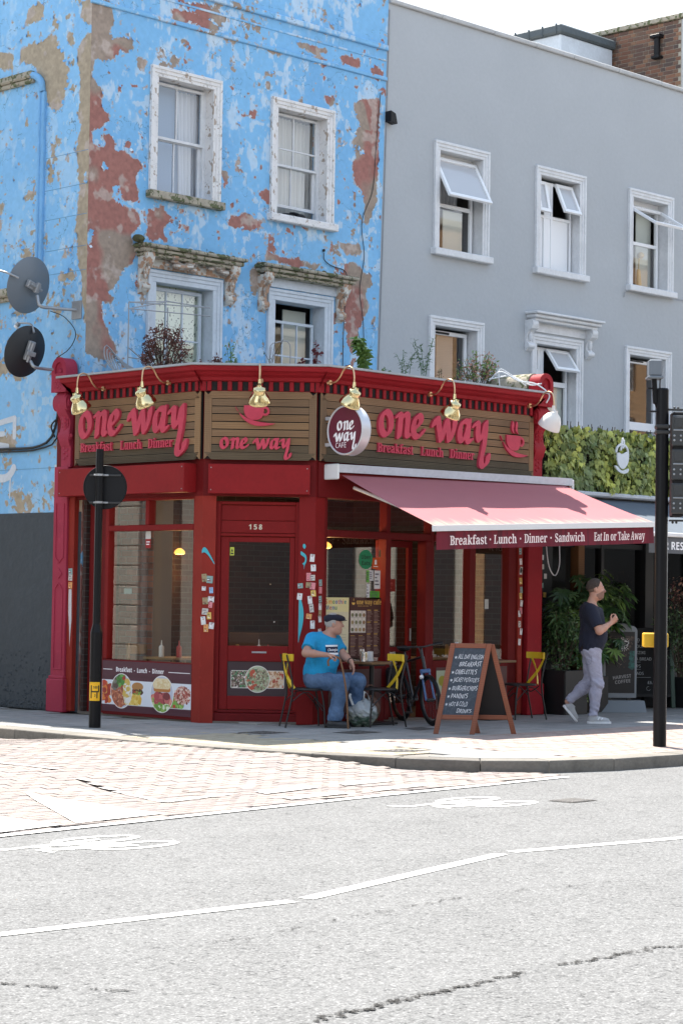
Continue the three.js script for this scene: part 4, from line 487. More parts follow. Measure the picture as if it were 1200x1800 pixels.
const PZL = ctex(1024, 400, (g, w, h) => { // food poster: pictures of dishes on a maroon ground
  g.fillStyle = '#4e2032'; g.fillRect(0, 0, w, h); for (let i = 0; i < 7; i++) { g.fillStyle = i % 2 ? '#55253a' : '#481b2c'; g.beginPath(); g.moveTo(0, 130 + i * 40); g.quadraticCurveTo(400, 60 + i * 50, w, 150 + i * 34); g.lineTo(w, 170 + i * 34); g.quadraticCurveTo(400, 90 + i * 50, 0, 150 + i * 40); g.fill(); }
  const dots = (cx, cy, rx, ry, n, cols, r0, r1) => { for (let i = 0; i < n; i++) { const a = rnd(6.28), q = Math.sqrt(rnd()); g.fillStyle = pick(cols); g.beginPath(); g.ellipse(cx + Math.cos(a) * q * rx, cy + Math.sin(a) * q * ry, rnd(r0, r1), rnd(r0, r1), 0, 0, 7); g.fill(); } };
  g.fillStyle = '#dfe3ea'; g.fillRect(0, 150, w, 195); g.save(); g.beginPath(); g.rect(4, 154, w - 8, 187); g.clip();
  dots(40, 250, 90, 80, 90, ['#c8452c', '#e07b35', '#d9a04a', '#a53020'], 14, 30); dots(370, 300, 90, 60, 160, ['#e6c35a', '#dcae3c', '#f0d478'], 8, 22); g.fillStyle = '#b58048'; g.beginPath(); g.ellipse(420, 195, 66, 34, 0, 0, 7); g.fill(); dots(420, 235, 62, 14, 50, ['#3c2315', '#6b2e22', '#7fa03c', '#b8352a'], 8, 15); dots(860, 300, 80, 60, 120, ['#5d8c37', '#7dac4a', '#9cc463', '#c63d2c'], 10, 22); dots(930, 240, 90, 66, 260, ['#c98f84', '#b5584a', '#d8b09f', '#8f3d30', '#e5cfc0'], 6, 14); g.restore();
  const plate = (cx, cy, rx, ry, f) => { g.fillStyle = '#f2f0ec'; g.beginPath(); g.ellipse(cx, cy, rx + 6, ry + 6, 0, 0, 7); g.fill(); g.save(); g.beginPath(); g.ellipse(cx, cy, rx, ry, 0, 0, 7); g.clip(); g.fillStyle = '#c3c6d4'; g.fillRect(cx - rx, cy - ry, 2 * rx, 2 * ry); f(); g.restore(); };
  plate(232, 235, 122, 132, () => { dots(205, 270, 100, 100, 330, ['#b9674a', '#a5553c', '#cf8a66', '#8f4a34'], 8, 15); dots(150, 170, 50, 44, 40, ['#77766b', '#5a4a40', '#8d8a7a'], 14, 24); dots(225, 145, 46, 46, 90, ['#4e8b3a', '#6aa84c', '#3d6f2e', '#b4382e'], 8, 20); dots(300, 240, 38, 90, 90, ['#ece7df', '#e3d9b8', '#d8b65a'], 12, 24); });
  plate(700, 240, 126, 138, () => { dots(690, 300, 110, 70, 160, ['#d7826a', '#c45c4e', '#e3a08a', '#88a84a', '#cfd79a'], 14, 28); dots(700, 270, 76, 40, 30, ['#b24a50', '#c96a68', '#7f2f35'], 24, 40); g.fillStyle = '#c07a36'; g.beginPath(); g.roundRect(606, 168, 190, 54, 18); g.fill(); g.fillStyle = '#e9d3a4'; g.beginPath(); g.roundRect(598, 118, 200, 82, 30); g.fill(); dots(700, 160, 80, 26, 80, ['#e3c894', '#eeddb4'], 6, 14); dots(700, 345, 90, 26, 90, ['#6f9c3c', '#93bb58', '#e3ead0'], 8, 20); });
  g.fillStyle = '#fff'; g.font = 'bold 50px sans-serif'; g.textAlign = 'center'; g.save(); g.translate(440, 84); g.scale(.82, 1); g.fillText('Breakfast  -  Lunch  -  Dinner', 0, 0); g.restore(); g.fillRect(10, 66, 110, 5); g.fillRect(770, 66, 240, 5);
});
{ const b = new B(FL).box(-2.86, -1.135, .06, .7, -.011, -.006, .001), g = b.l[0], p = g.attributes.position, uv = g.attributes.uv; for (let i = 0; i < p.count; i++) uv.setXY(i, (p.getX(i) + 2.86) / 1.725, (p.getY(i) - .06) / .64); b.mesh('food_poster', new THREE.MeshStandardMaterial({ map: PZL, roughness: .4 }), cafe, { uv: false }); }
// corner posts
const prism = (P, y0, y1) => new THREE.ExtrudeGeometry(poly(P.map(([x, z]) => [x, -z])), { depth: y1 - y0, bevelEnabled: true, bevelThickness: .004, bevelSize: .005, bevelOffset: -.005, bevelSegments: 1 }).rotateX(-PI / 2).translate(0, y0, 0);
new B().add(prism([[.006, -1.128], [.006, -.975], [.118, -.857], [.2, -.94], [.12, -1.128]], .0, 2.76)).mesh('corner_post', M.redOrange, cafe);
new B().add(prism([[.835, -.145], [.975, -.004], [1.135, -.004], [1.135, -.12], [.92, -.23]], .0, 2.76)).mesh('corner_post', M.red, cafe);
{ // corner door
  const F = FC, b = new B(F); b.box(.155, .22, .12, 2.7, -.16, -.07, .006).box(1.13, 1.185, .12, 2.7, -.16, -.07, .006).box(.22, 1.13, 2.66, 2.7, -.16, -.07, .006).box(.22, 1.13, 2.275, 2.31, -.16, -.075, .006).mesh('door_frame', M.red, cafe);
  new B(F).box(.22, 1.13, 2.47, 2.655, -.14, -.1, .004).box(.22, 1.13, 2.315, 2.465, -.14, -.095, .004).mesh('over_panel', M.red, cafe);
  new B(F).box(.15, 1.19, .0, .12, -.2, -.045, .012).box(.16, 1.18, .12, .16, -.2, -.07, .012).mesh('door_step', M.redDark, cafe);
  const d = new B(F).box(.222, .325, .165, 2.27, -.15, -.1, .005).box(1.065, 1.128, .165, 2.27, -.15, -.1, .005).box(.326, 1.064, 2.205, 2.27, -.149, -.101, .005).box(.326, 1.064, .75, .94, -.149, -.101, .005).box(.326, 1.064, .165, .33, -.149, -.101, .005).mesh('door', M.red, cafe);
  new B(F).plane(.325, 1.065, .94, 2.205, -.125).mesh('pane', M.glassShop, d);
  const tex = ctex(512, 270, (g, w, h) => { g.fillStyle = '#3a262b'; g.fillRect(0, 0, w, h); g.fillStyle = '#ddd3c8'; g.beginPath(); g.roundRect(30, 70, 452, 140, 10); g.fill(); const dots = (x0, x1, y0, y1, n, cols, r) => { for (let i = 0; i < n; i++) { g.fillStyle = pick(cols); g.beginPath(); g.ellipse(rnd(x0, x1), rnd(y0, y1), rnd(4, r), rnd(3, r * .6), rnd(3), 0, 7); g.fill(); } }; g.save(); g.beginPath(); g.rect(35, 75, 442, 130); g.clip(); dots(35, 200, 75, 205, 300, ['#8b7464', '#6d5648', '#a8917e', '#4e3d34', '#4d8a58'], 14); dots(320, 480, 75, 205, 200, ['#d9b48f', '#c08a5e', '#e6ccae', '#b8503a'], 20); g.restore(); g.fillStyle = '#eee6dc'; g.beginPath(); g.arc(256, 138, 106, 0, 7); g.fill(); g.save(); g.beginPath(); g.arc(256, 138, 101, 0, 7); g.clip(); g.fillStyle = '#b9c2a0'; g.fillRect(140, 30, 240, 240); dots(170, 350, 60, 220, 420, ['#8f7f62', '#a8977a', '#746250', '#c4b89a', '#93a878'], 13); dots(150, 240, 60, 230, 30, ['#c2553c', '#5d7f5a', '#d8d6b8'], 26); g.restore(); });
  { const q = new B(F).plane(.326, 1.064, .33, .75, -.118), g = q.geo(cafe, false); const m = new THREE.Mesh(g, new THREE.MeshStandardMaterial({ map: tex, roughness: .45 })); m.name = 'food_poster'; d.add(m); }
  new B(F).box(.62, .8, .852, .874, -.1, -.094, .002).mesh('letter_slot', M.galv, d);
  ['1', '5', '8'].forEach((c, i) => new B(F).add(text(c, .062, .008, fontS).translate(.555 + i * .062, 2.36, -.095)).mesh('door_number', mat('brassNum', [.7, .64, .5], { metalness: .5, roughness: .4 }), cafe));
}
{ // right face, main road
  const F = FR, b = new B(F);
  b.box(1.137, 1.2, .75, 2.76, -.16, -.02, .006).box(2.24, 2.33, .02, 2.3, -.16, -.015, .006).box(1.2, 3.07, 2.285, 2.375, -.16, -.01, .008).box(2.25, 2.32, 2.375, 2.76, -.16, -.02, .006).box(2.98, 3.07, .02, 2.285, -.17, -.012, .006).box(3.071, 3.14, .02, 2.76, -.16, -.02, .006).box(3.14, 4.78, 2.285, 2.375, -.159, -.012, .006).box(3.83, 3.95, .75, 2.285, -.16, -.016, .006).box(4.62, 4.78, .02, 2.285, -.16, -.02, .006).mesh('window_frame', M.redDark, cafe);
  const wf = cafe.children.at(-1);
  for (const [x0, x1, y0, y1] of [[1.2, 2.24, .75, 2.285], [1.2, 2.25, 2.375, 2.76], [2.32, 3.071, 2.375, 2.76], [3.14, 4.78, 2.375, 2.76], [3.14, 3.83, .75, 2.285], [3.95, 4.62, .75, 2.285]]) new B(F).plane(x0, x1, y0, y1, -.08).mesh('pane', M.glassShop, wf);
  new B(F).box(1.14, 2.24, .0, .745, -.16, -.02, .004).mesh('stall_riser', M.redDark, cafe); new B(F).box(3.14, 4.78, .0, .745, -.16, -.02, .004).mesh('stall_riser', M.redDark, cafe);
  for (const [a, c] of [[1.25, 2.18], [3.2, 4.6]]) new B(F).box(a, c, .12, .66, -.021, -.012, .004).mesh('riser_panel', mat('riserBrown', [.12, .05, .045], { map: T.wear, roughness: .6 }), cafe);
  const D = new B(F).box(2.335, 2.42, .03, 2.28, -.3, -.25, .004).box(2.9, 2.975, .03, 2.28, -.3, -.25, .004).box(2.421, 2.899, 2.2, 2.28, -.299, -.251, .004).box(2.421, 2.899, .03, .2, -.299, -.251, .004).box(2.421, 2.899, .86, .92, -.299, -.251, .004).mesh('side_door', M.redDark, cafe);
  new B(F).plane(2.42, 2.9, .92, 2.2, -.275).mesh('pane', M.glassShop, D); new B(F).plane(2.42, 2.9, .2, .86, -.275).mesh('pane', M.glassShop, D); new B(F).cyl([2.94, 1, -.24], [2.94, 1.16, -.24], .012).mesh('handle', M.galv, D);
  new B(F).box(4.785, 4.88, .02, 2.8, -.12, .01, .006).mesh('edge_board', M.redOrange, cafe);
  new B(F).box(4.93, 5.23, .42, 3.2, -.12, .06, .006).mesh('pilaster', M.redBright, cafe); new B(F).box(4.9, 5.25, .0, .42, -.12, .1, .012).mesh('plinth', M.redBright, cafe.children.at(-1));
  new B(F).box(4.885, 4.926, .02, 2.8, -.14, -.05, .002).mesh('shadow_gap', M.black, cafe);
  new B().box(5.05, 5.2, 0, 4.2, -3.39, -.13, .004).mesh('party_wall', mat('brickInside', [.2, .085, .055], { map: T.wear, roughness: .9 }), cafe);
}
// shutter boxes below the signs
const boxM = mat('redBox', [.29, .014, .016], { phys: 1, specularIntensity: .35, roughness: .5, map: T.wear }), screw = (F, us, ys, z) => { for (const u of us) for (const y of ys) new B(F).cyl([u, y, z], [u, y, z + .005], .008, .006, 8).mesh('screw', M.galv, cafe); };
new B(FL).box(-3.6, -1.1, 2.8, 3.155, -.004, .2, .006).mesh('shutter_box', boxM, cafe); screw(FL, [-3.56, -1.14], [2.84, 3.11], .2);
new B(FC).box(.066, 1.3, 2.785, 3.145, -.004, .1, .006).mesh('shutter_box', boxM, cafe); screw(FC, [.1, 1.265], [2.83, 3.1], .1);
new B(FR).box(1.0, 5.2, 2.765, 3.19, -.004, .02, .004).mesh('fascia_board', M.redDark, cafe);
// carved consoles closing the fascia at both ends
function console_(F0, u0, u1, m) {
  const F = F0.clone().multiply(new THREE.Matrix4().makeScale(1, 1, .54));
  const w = u1 - u0, c = (u0 + u1) / 2, arch = new THREE.Shape(); arch.moveTo(-w / 2, 0); arch.lineTo(w / 2, 0); arch.lineTo(w / 2, .3); arch.absarc(0, .3, w / 2, 0, PI, false); arch.lineTo(-w / 2, 0);
  const niche = new THREE.Path(); niche.moveTo(-w * .3, .24); niche.lineTo(w * .3, .24); niche.lineTo(w * .3, .3); niche.absarc(0, .3, w * .3, 0, PI, false); niche.lineTo(-w * .3, .24);
  const face = arch.clone(); face.holes.push(niche);
  const t = new B(F).add(new THREE.ExtrudeGeometry(arch, { depth: .3, bevelEnabled: false, curveSegments: 12 }).translate(c, 4.17, -.02)).add(new THREE.ExtrudeGeometry(face, { depth: .05, bevelEnabled: true, bevelSize: .004, bevelThickness: .004, bevelSegments: 1, curveSegments: 12 }).translate(c, 4.17, .286)).mesh('console_block', m, cafe);
  const r = new B(F).ball([c, 4.44, .29], .04, [1, 1, .8]); for (let i = 0; i < 3; i++) r.ball([c + (i - 1) * .05, 4.385, .335], .026, [1.3, .8, .6], 8); for (let i = 0; i < 14; i++) { const a = i * 2.4, q = .025 + .006 * i; r.ball([c + Math.cos(a) * q, 4.28 + Math.sin(a) * q, .338], .024, [1, .7, .6], 7); } r.mesh('carving', m, t);
  const pr = new THREE.Shape(); pr.moveTo(0, 3.2); pr.lineTo(.07, 3.2); pr.lineTo(.07, 3.45); pr.bezierCurveTo(.12, 3.5, .17, 3.55, .15, 3.62); pr.bezierCurveTo(.12, 3.68, .08, 3.72, .1, 3.8); pr.bezierCurveTo(.13, 3.86, .24, 3.88, .28, 3.98); pr.bezierCurveTo(.31, 4.08, .27, 4.15, .2, 4.165); pr.lineTo(0, 4.165);
  const s = new B(F).add(new THREE.ExtrudeGeometry(pr, { depth: w * .62, bevelEnabled: true, bevelSize: .008, bevelThickness: .008, bevelSegments: 1, curveSegments: 8 }).rotateY(-PI / 2).translate(c + w * .31, 0, 0)).cyl([u0 + .01, 4.03, .2], [u1 - .01, 4.03, .2], .105, .105, 18).cyl([u0 + .03, 3.6, .1], [u1 - .03, 3.6, .1], .055, .055, 14).mesh('scroll', m, cafe);
  const l = new B(F); for (const q of [-1, 1]) l.cyl([c + q * w * .46, 4.03, .2], [c + q * w * .52, 4.03, .2], .06, .04, 14).cyl([c + q * w * .4, 3.6, .1], [c + q * w * .5, 3.6, .1], .03, .02, 10); for (let i = 0; i < 6; i++) l.ball([c, 3.9 - i * .05, .16 - i * .012], .032, [1.9 - i * .15, 1.4, .9], 8); for (let i = 0; i < 5; i++) { l.ball([c - .07 + i * .006, 3.88 - i * .05, .14 - i * .01], .024, [1, 1.5, .9], 7).ball([c + .07 - i * .006, 3.88 - i * .05, .14 - i * .01], .024, [1, 1.5, .9], 7); } for (let i = 0; i < 7; i++) l.ball([c + (i % 2 ? .03 : -.03), 3.52 - i * .035, .08], .022, [1.3, 1, .8], 7); l.mesh('acanthus_leaf', m, s);
}
console_(FL, -3.8, -3.5, M.redPink); console_(FR, 4.98, 5.27, M.redBright);
// plants' side of the right console: rolled roofing felt behind it
new B().add(new THREE.ExtrudeGeometry((() => { const s = new THREE.Shape(); s.moveTo(-.16, 0); s.lineTo(.16, 0); s.lineTo(.16, .28); s.absarc(0, .28, .16, 0, PI, false); s.lineTo(-.16, 0); return s; })(), { depth: .75, bevelEnabled: false, curveSegments: 10 }).translate(5.125, 4.19, -.78)).mesh('parapet_stub', M.stoneMoss, cafe);
// stickers on the posts: paper, some torn, each its own piece
{
  const cols = [[.75, .74, .72], [.7, .25, .28], [.35, .28, .15], [.3, .5, .75], [.75, .5, .12], [.25, .38, .36], [.72, .7, .69], [.6, .55, .5], [.75, .35, .12]];
  const st = (F, u, y, z, w, h, k, r = rnd(-.12, .12)) => { const t = M['stk' + k] ?? mat('stk' + k, [1, 1, 1], { roughness: .6, map: ctex(48, 64, (g) => { const c = cols[k % 9]; g.fillStyle = '#' + col(...c).getHexString(); g.fillRect(0, 0, 48, 64); for (let i = 0; i < 5; i++) { g.fillStyle = pick(['#222', '#b02030', '#fff', '#345']); g.fillRect(rnd(4, 20), rnd(4, 56), rnd(6, 26), rnd(2, 7)); } }) }); const b = new B(F).rbox([u, y, z], [w, h, .002], [0, 0, r], .0004), g = b.l[0], p = g.attributes.position, uv = g.attributes.uv; for (let i = 0; i < p.count; i++) uv.setXY(i, (p.getX(i) - u) / w + .5, (p.getY(i) - y) / h + .5); b.mesh('sticker', t, cafe, { uv: false }); };
  const rows = [[.035, 1.76, 2], [.03, 1.63, 6], [.05, 1.48, 2], [.1, 1.74, 5], [.12, 1.61, 3], [.12, 1.5, 6], [.05, 1.35, 7], [.1, 1.3, 4], [.03, 1.24, 0], [.065, 1.15, 8], [.13, 1.18, 6], [.115, 1.44, 1]];
  rows.forEach(([u, y, k]) => st(FC, u, y, .002, rnd(.045, .075), rnd(.05, .1), k)); 
  const rp = [[1.34, 2.02, 6], [1.355, 1.9, 0], [1.3, 1.79, 1], [1.345, 1.78, 7], [1.3, 1.69, 2], [1.35, 1.68, 1], [1.36, 1.59, 4], [1.32, 1.51, 6], [1.34, 1.41, 7], [1.31, 1.31, 8], [1.355, 1.21, 6], [1.2, 1.68, 5], [1.195, 1.55, 0]]; rp.forEach(([u, y, k]) => st(FC, u, y, .002, rnd(.05, .07), rnd(.06, .1), k));
  for (const [y, k] of [[1.72, 5], [1.63, 1], [1.52, 5], [1.43, 6], [1.28, 0], [1.12, 6], [1.35, 2]]) st(FR, 1.07, y, .002, .05, .08, k);
  for (const [y, k] of [[2.2, 5], [2.06, 0], [1.95, 7], [1.93, 6], [1.8, 4], [1.68, 5], [1.6, 4], [1.5, 6], [1.4, 1], [1.36, 6], [1.22, 7], [1.12, 6], [.98, 0]]) st(FR, 4.83 + rnd(-.025, .025), y, .0125, .05, .085, k);
  for (const [y, k] of [[1.83, 5], [1.75, 7], [1.65, 8]]) st(FL, -3.51, y, .0325, .08, .08, k);
  { const b = new B(FL); b.add(new THREE.ShapeGeometry(poly([[-3.54, 1.6], [-3.48, 1.6], [-3.47, 1.2], [-3.49, 1.0], [-3.5, .85], [-3.515, 1.1], [-3.54, 1.3]])).translate(0, 0, .033)); b.mesh('torn_paper', mat('paper', [.7, .66, .66], { map: T.wear, roughness: .8 }), cafe); }
  // turquoise spray paint
  const sp = mat('turquoise', [.05, .42, .5], { roughness: .5 }), sh = (F, P, z) => new B(F).add(new THREE.ShapeGeometry(new THREE.Shape(new THREE.SplineCurve(P.map((q) => new THREE.Vector2(...q))).getPoints(40))).translate(0, 0, z)).mesh('spray_paint', sp, cafe);
  sh(FC, [[.0, 2.1], [.02, 2.13], [.06, 2.11], [.14, 1.97], [.15, 1.93], [.08, 2.03], [.03, 2.07], [.0, 2.06], [0, 2.1]], .0025); sh(FC, [[1.2, 2.1], [1.22, 2.09], [1.265, 2.05], [1.27, 1.98], [1.25, 1.93], [1.24, 1.88], [1.24, 1.93], [1.22, 1.95], [1.245, 1.97], [1.25, 2.02], [1.2, 2.06], [1.2, 2.1]], .0025); sh(FC, [[1.225, 2.15], [1.245, 2.13], [1.26, 2.16], [1.245, 2.19], [1.225, 2.18], [1.225, 2.15]], .0025); sh(FC, [[1.185, 1.58], [1.21, 1.52], [1.24, 1.4], [1.245, 1.3], [1.23, 1.18], [1.2, 1.06], [1.185, 1.0], [1.185, 1.3], [1.185, 1.58]], .0025);
}
// papers inside the windows
{
  const paper = (name, x0, x1, y0, y1, z, w, h, draw, lab) => { const g = new B(FR).plane(x0, x1, y0, y1, z).geo(cafe, false), m = new THREE.Mesh(g, new THREE.MeshStandardMaterial({ map: ctex(w, h, draw), roughness: .7 })); m.name = name; if (lab) m.userData.label = lab; cafe.add(m); };
  paper('menu_poster', 1.66, 2.22, .8, 1.55, -.076, 512, 680, (g, w, h) => { g.fillStyle = '#4a2620'; g.fillRect(0, 0, w, h); g.fillStyle = '#e5b85a'; g.font = 'bold 76px serif'; g.save(); g.translate(110, 78); g.scale(.82, 1); g.fillText('one way cafe', 0, 0); g.restore(); g.beginPath(); g.arc(60, 60, 26, 0, 3.2); g.fill(); g.fillRect(60, 14, 7, 24); g.font = '18px sans-serif'; g.fillText('ENGLISH  CAFE  MENU', 130, 104); g.fillStyle = '#d8d0c4'; g.fillRect(16, 150, 250, 250); for (let i = 0; i < 4; i++) for (let j = 0; j < 3; j++) { g.fillStyle = pick(['#7b7a58', '#8b6a48', '#6a6a50', '#a08a60']); g.beginPath(); g.arc(48 + i * 62, 200 + j * 82, 22, 0, 7); g.fill(); g.fillStyle = '#554'; g.fillRect(26 + i * 62, 228 + j * 82, 46, 3); g.fillStyle = '#4a2620'; g.fillRect(76 + i * 62, 150, 3, 250); } for (const [x, n] of [[285, 34], [400, 34]]) for (let i = 0; i < n; i++) { g.fillStyle = i % 9 === 0 ? '#e5b85a' : '#a88b80'; g.fillRect(x, 140 + i * 15, i % 9 === 0 ? 60 : rnd(50, 96), i % 9 === 0 ? 7 : 4); } for (const x of [20, 150]) for (let i = 0; i < 16; i++) { g.fillStyle = i % 8 === 0 ? '#e5b85a' : '#a88b80'; g.fillRect(x, 430 + i * 15, rnd(60, 110), 4); } });
  paper('smoothie_poster', 1.22, 1.645, .86, 1.545, -.076, 400, 660, (g, w, h) => { g.fillStyle = '#d8cfae'; g.fillRect(0, 0, w, h); g.fillStyle = '#e3d9a0'; g.fillRect(0, 0, w, 170); g.font = 'bold 70px sans-serif'; ['S', 'm', 'o', 'o', 't', 'h', 'i', 'e'].forEach((c, i) => { g.fillStyle = ['#d2503c', '#e0902c', '#4a8a4c', '#3a5aa8', '#c8407a', '#7a4aa0', '#d2503c', '#3a8a8a'][i]; g.fillText(c, 14 + [0, 48, 116, 160, 204, 234, 282, 306][i], 76); }); ['M', 'e', 'n', 'u'].forEach((c, i) => { g.fillStyle = ['#3a5a90', '#b8506a', '#506aa8', '#4a8a6c'][i]; g.fillText(c, 14 + [0, 66, 108, 152][i], 146); }); for (let i = 0; i < 20; i++) { g.fillStyle = '#a49a80'; g.fillRect(20, 200 + i * 16, rnd(220, 350), 4); } for (let i = 0; i < 70; i++) { g.fillStyle = pick(['#b84a3a', '#d88a5a', '#a0566a', '#c8a87a', '#6a8a4a']); g.beginPath(); g.arc(rnd(70, 250), rnd(520, 620), rnd(6, 18), 0, 7); g.fill(); } });
  paper('round_sticker', 1.815, 2.055, 1.9, 2.15, -.076, 128, 128, (g) => { g.fillStyle = '#1f8a5c'; g.fillRect(0, 0, 128, 128); g.fillStyle = '#0c2a20'; g.font = 'bold 40px sans-serif'; g.textAlign = 'center'; g.fillText('Uber', 64, 62); g.fillText('Eats', 64, 102); });
  { const m = cafe.children.at(-1), s = new THREE.CircleGeometry(.122, 32).translate(1.935, 2.025, -.076); s.translate(-1.2, 0, 1); m.geometry = s; }
  paper('orange_sticker', 2.05, 2.175, 1.91, 2.05, -.076, 64, 72, (g) => { g.fillStyle = '#c4541c'; g.fillRect(0, 0, 64, 72); g.fillStyle = '#eee'; g.fillRect(22, 22, 20, 22); g.beginPath(); g.arc(32, 22, 10, 0, 7); g.fill(); g.fillRect(12, 54, 40, 5); });
  const slips = [[1.95, 2.0, 1.74, 1.89, '#69b04a'], [2.0, 2.075, 1.76, 1.89, '#c8ccd0'], [2.09, 2.2, 1.66, 1.89, '#d8dcde'], [1.95, 2.01, 1.52, 1.72, '#d8dcde'], [2.02, 2.19, 1.53, 1.63, '#58a83a'], [2.17, 2.2, 2.06, 2.15, '#6a6a4a']];
  slips.forEach(([a, b, c, d, k]) => paper('window_sticker', a, b, c, d, -.076, 48, 48, (g) => { g.fillStyle = k; g.fillRect(0, 0, 48, 48); g.fillStyle = '#445'; for (let i = 0; i < 4; i++) g.fillRect(6, 8 + i * 9, rnd(14, 34), 3); }));
  paper('red_notice', 2.5, 2.68, 1.63, 1.79, -.27, 96, 88, (g) => { g.fillStyle = '#8a1c12'; g.fillRect(0, 0, 96, 88); g.fillStyle = '#c8605a'; g.fillRect(24, 26, 48, 6); g.fillRect(18, 40, 60, 3); g.fillRect(36, 62, 24, 5); });
  const lp = (name, u0, u1, y0, y1, z, F, draw) => { const g = new B(F).plane(u0, u1, y0, y1, z).geo(cafe, false), m = new THREE.Mesh(g, new THREE.MeshStandardMaterial({ map: ctex(64, 96, draw), roughness: .7 })); m.name = name; cafe.add(m); };
  lp('red_notice', -2.12, -2.02, 2.13, 2.34, -.066, FL, (g) => { g.fillStyle = '#c8c4bc'; g.fillRect(0, 0, 64, 96); g.fillStyle = '#992020'; g.fillRect(0, 44, 64, 52); g.fillStyle = '#eee'; g.fillRect(8, 58, 46, 6); g.fillRect(8, 72, 40, 6); }); lp('paper_note', -2.53, -2.37, 1.55, 1.62, -.066, FL, (g) => { g.fillStyle = '#98a092'; g.fillRect(0, 0, 64, 96); });
  lp('alarm_sticker', .335, .385, 2.04, 2.14, -.12, FC, (g) => { g.fillStyle = '#c8cc50'; g.fillRect(0, 0, 64, 96); g.fillStyle = '#222'; g.beginPath(); g.moveTo(32, 14); g.lineTo(52, 52); g.lineTo(12, 52); g.fill(); g.fillRect(10, 64, 44, 20); });
  lp('paper_note', 4.2, 4.28, 1.42, 1.55, -.076, FR, (g) => { g.fillStyle = '#b8bcb8'; g.fillRect(0, 0, 64, 96); }); lp('plant_poster', 3.2, 3.42, .3, .62, -.01, FR, (g) => { g.fillStyle = '#b8c0a4'; g.fillRect(0, 0, 64, 96); g.fillStyle = '#a8a03a'; g.beginPath(); g.arc(32, 40, 20, 0, 7); g.fill(); g.fillStyle = '#5a7a3a'; g.fillRect(30, 60, 4, 30); });
}
// ---------- timber signs, lettering, lamps, awning ----------
const nib = (g, P, w = 23, t = 9, ang = .62) => { const c = new THREE.CurvePath(); let q = null; for (const p of P) { const v = (i) => new THREE.Vector2(p[i], p[i + 1]); if (p.length === 2) { if (q && p.m === undefined) c.add(new THREE.LineCurve(q, v(0))); q = v(0); } else if (p.length === 4) { c.add(new THREE.QuadraticBezierCurve(q, v(0), v(2))); q = v(2); } else { c.add(new THREE.CubicBezierCurve(q, v(0), v(2), v(4))); q = v(4); } }
  const n = Math.max(8, Math.round(c.getLength() / 2)), dx = Math.cos(ang) * w / 2, dy = -Math.sin(ang) * w / 2; g.lineWidth = t; for (let i = 0; i <= n; i++) { const p = c.getPoint(i / n); g.beginPath(); g.moveTo(p.x - dx, p.y - dy); g.lineTo(p.x + dx, p.y + dy); g.stroke(); } };
const LOGO = { // pen paths of the six letters, baseline 150, lower-case height 110
  o: [[[48, 50], [12, 52, 10, 140, 46, 140], [86, 136, 88, 54, 48, 50]]],
  n: [[[112, 62], [126, 48, 130, 62], [122, 142]], [[130, 78], [154, 40, 170, 58], [172, 76, 164, 122], [164, 142, 180, 134]]],
  e: [[[208, 104], [250, 88, 246, 62], [236, 42, 214, 64], [192, 104, 208, 130], [228, 150, 260, 112]]],
  w: [[[320, 84], [328, 54, 344, 56], [362, 140]], [[366, 140], [398, 58]], [[398, 58], [412, 138]], [[414, 138], [444, 98, 446, 54]]],
  a: [[[524, 58], [482, 42, 474, 100], [472, 142, 492, 134], [514, 118, 526, 70]], [[530, 52], [520, 128], [524, 144, 544, 130]]],
  y: [[[560, 70], [576, 50, 586, 64], [578, 118, 594, 126], [614, 118, 628, 58]], [[632, 52], [632, 124, 610, 188], [596, 232, 620, 230], [646, 224, 648, 186]]] };
const logoBox = { o: [0, 100], n: [92, 194], e: [182, 282], w: [290, 470], a: [450, 562], y: [546, 672] };
const drawLetter = (g, k, ox = 0) => LOGO[k].forEach((P) => nib(g, P.map((p) => p.map((v, i) => i % 2 ? v : v + ox))));
function logo(sign, F, u0, base, width, z0, z1, m) { // raised letters, baseline at base
  const k = width / 652; for (const c of 'oneway') { const [x0, x1] = logoBox[c], sh = trace(x1 - x0, 270, k, (g) => drawLetter(g, c, -x0), .7); const b = new B(F); sh.forEach((s) => b.add(new THREE.ExtrudeGeometry(s, { depth: z1 - z0, bevelEnabled: true, bevelThickness: .003, bevelSize: .002, bevelSegments: 1 }).translate(u0 + (x0 - 8) * k, base - 120 * k, z0))); b.mesh('letter', m, sign); }
}
function words(sign, F, list, size, y, z0, z1, m, sx = 1) { const f = font.data; for (const [w, u] of list) { let x = u; for (const c of w) { const g = text(c, size, z1 - z0).scale(sx, 1, 1).translate(x, y, z0); new B(F).add(g).mesh('letter', m, sign); x += f.glyphs[c].ha / f.resolution * size * sx; } } }
function cup(sign, F, cx, y0, s, z0, z1, m) {
  const k = s / 300, sh = trace(320, 330, k, (g) => { g.beginPath(); g.moveTo(70, 120); g.lineTo(214, 120); g.lineTo(214, 170); g.quadraticCurveTo(206, 222, 160, 224); g.lineTo(130, 224); g.quadraticCurveTo(74, 214, 70, 150); g.fill(); g.lineWidth = 15; g.beginPath(); g.ellipse(224, 160, 25, 26, 0, 0, 7); g.stroke(); g.beginPath(); g.moveTo(4, 124); g.quadraticCurveTo(50, 246, 300, 250); g.quadraticCurveTo(120, 306, 44, 190); g.closePath(); g.fill(); for (const x of [132, 172]) { g.beginPath(); g.moveTo(x, 20); g.bezierCurveTo(x + 34, 50, x - 10, 66, x + 20, 108); g.bezierCurveTo(x - 22, 92, x - 14, 60, x, 20); g.fill(); } });
  sh.forEach((q) => new B(F).add(new THREE.ExtrudeGeometry(q, { depth: z1 - z0, ...bevel, bevelSize: .002, bevelThickness: .003 }).translate(cx - s / 2, y0, z0)).mesh('cup_emblem', m, sign));
}
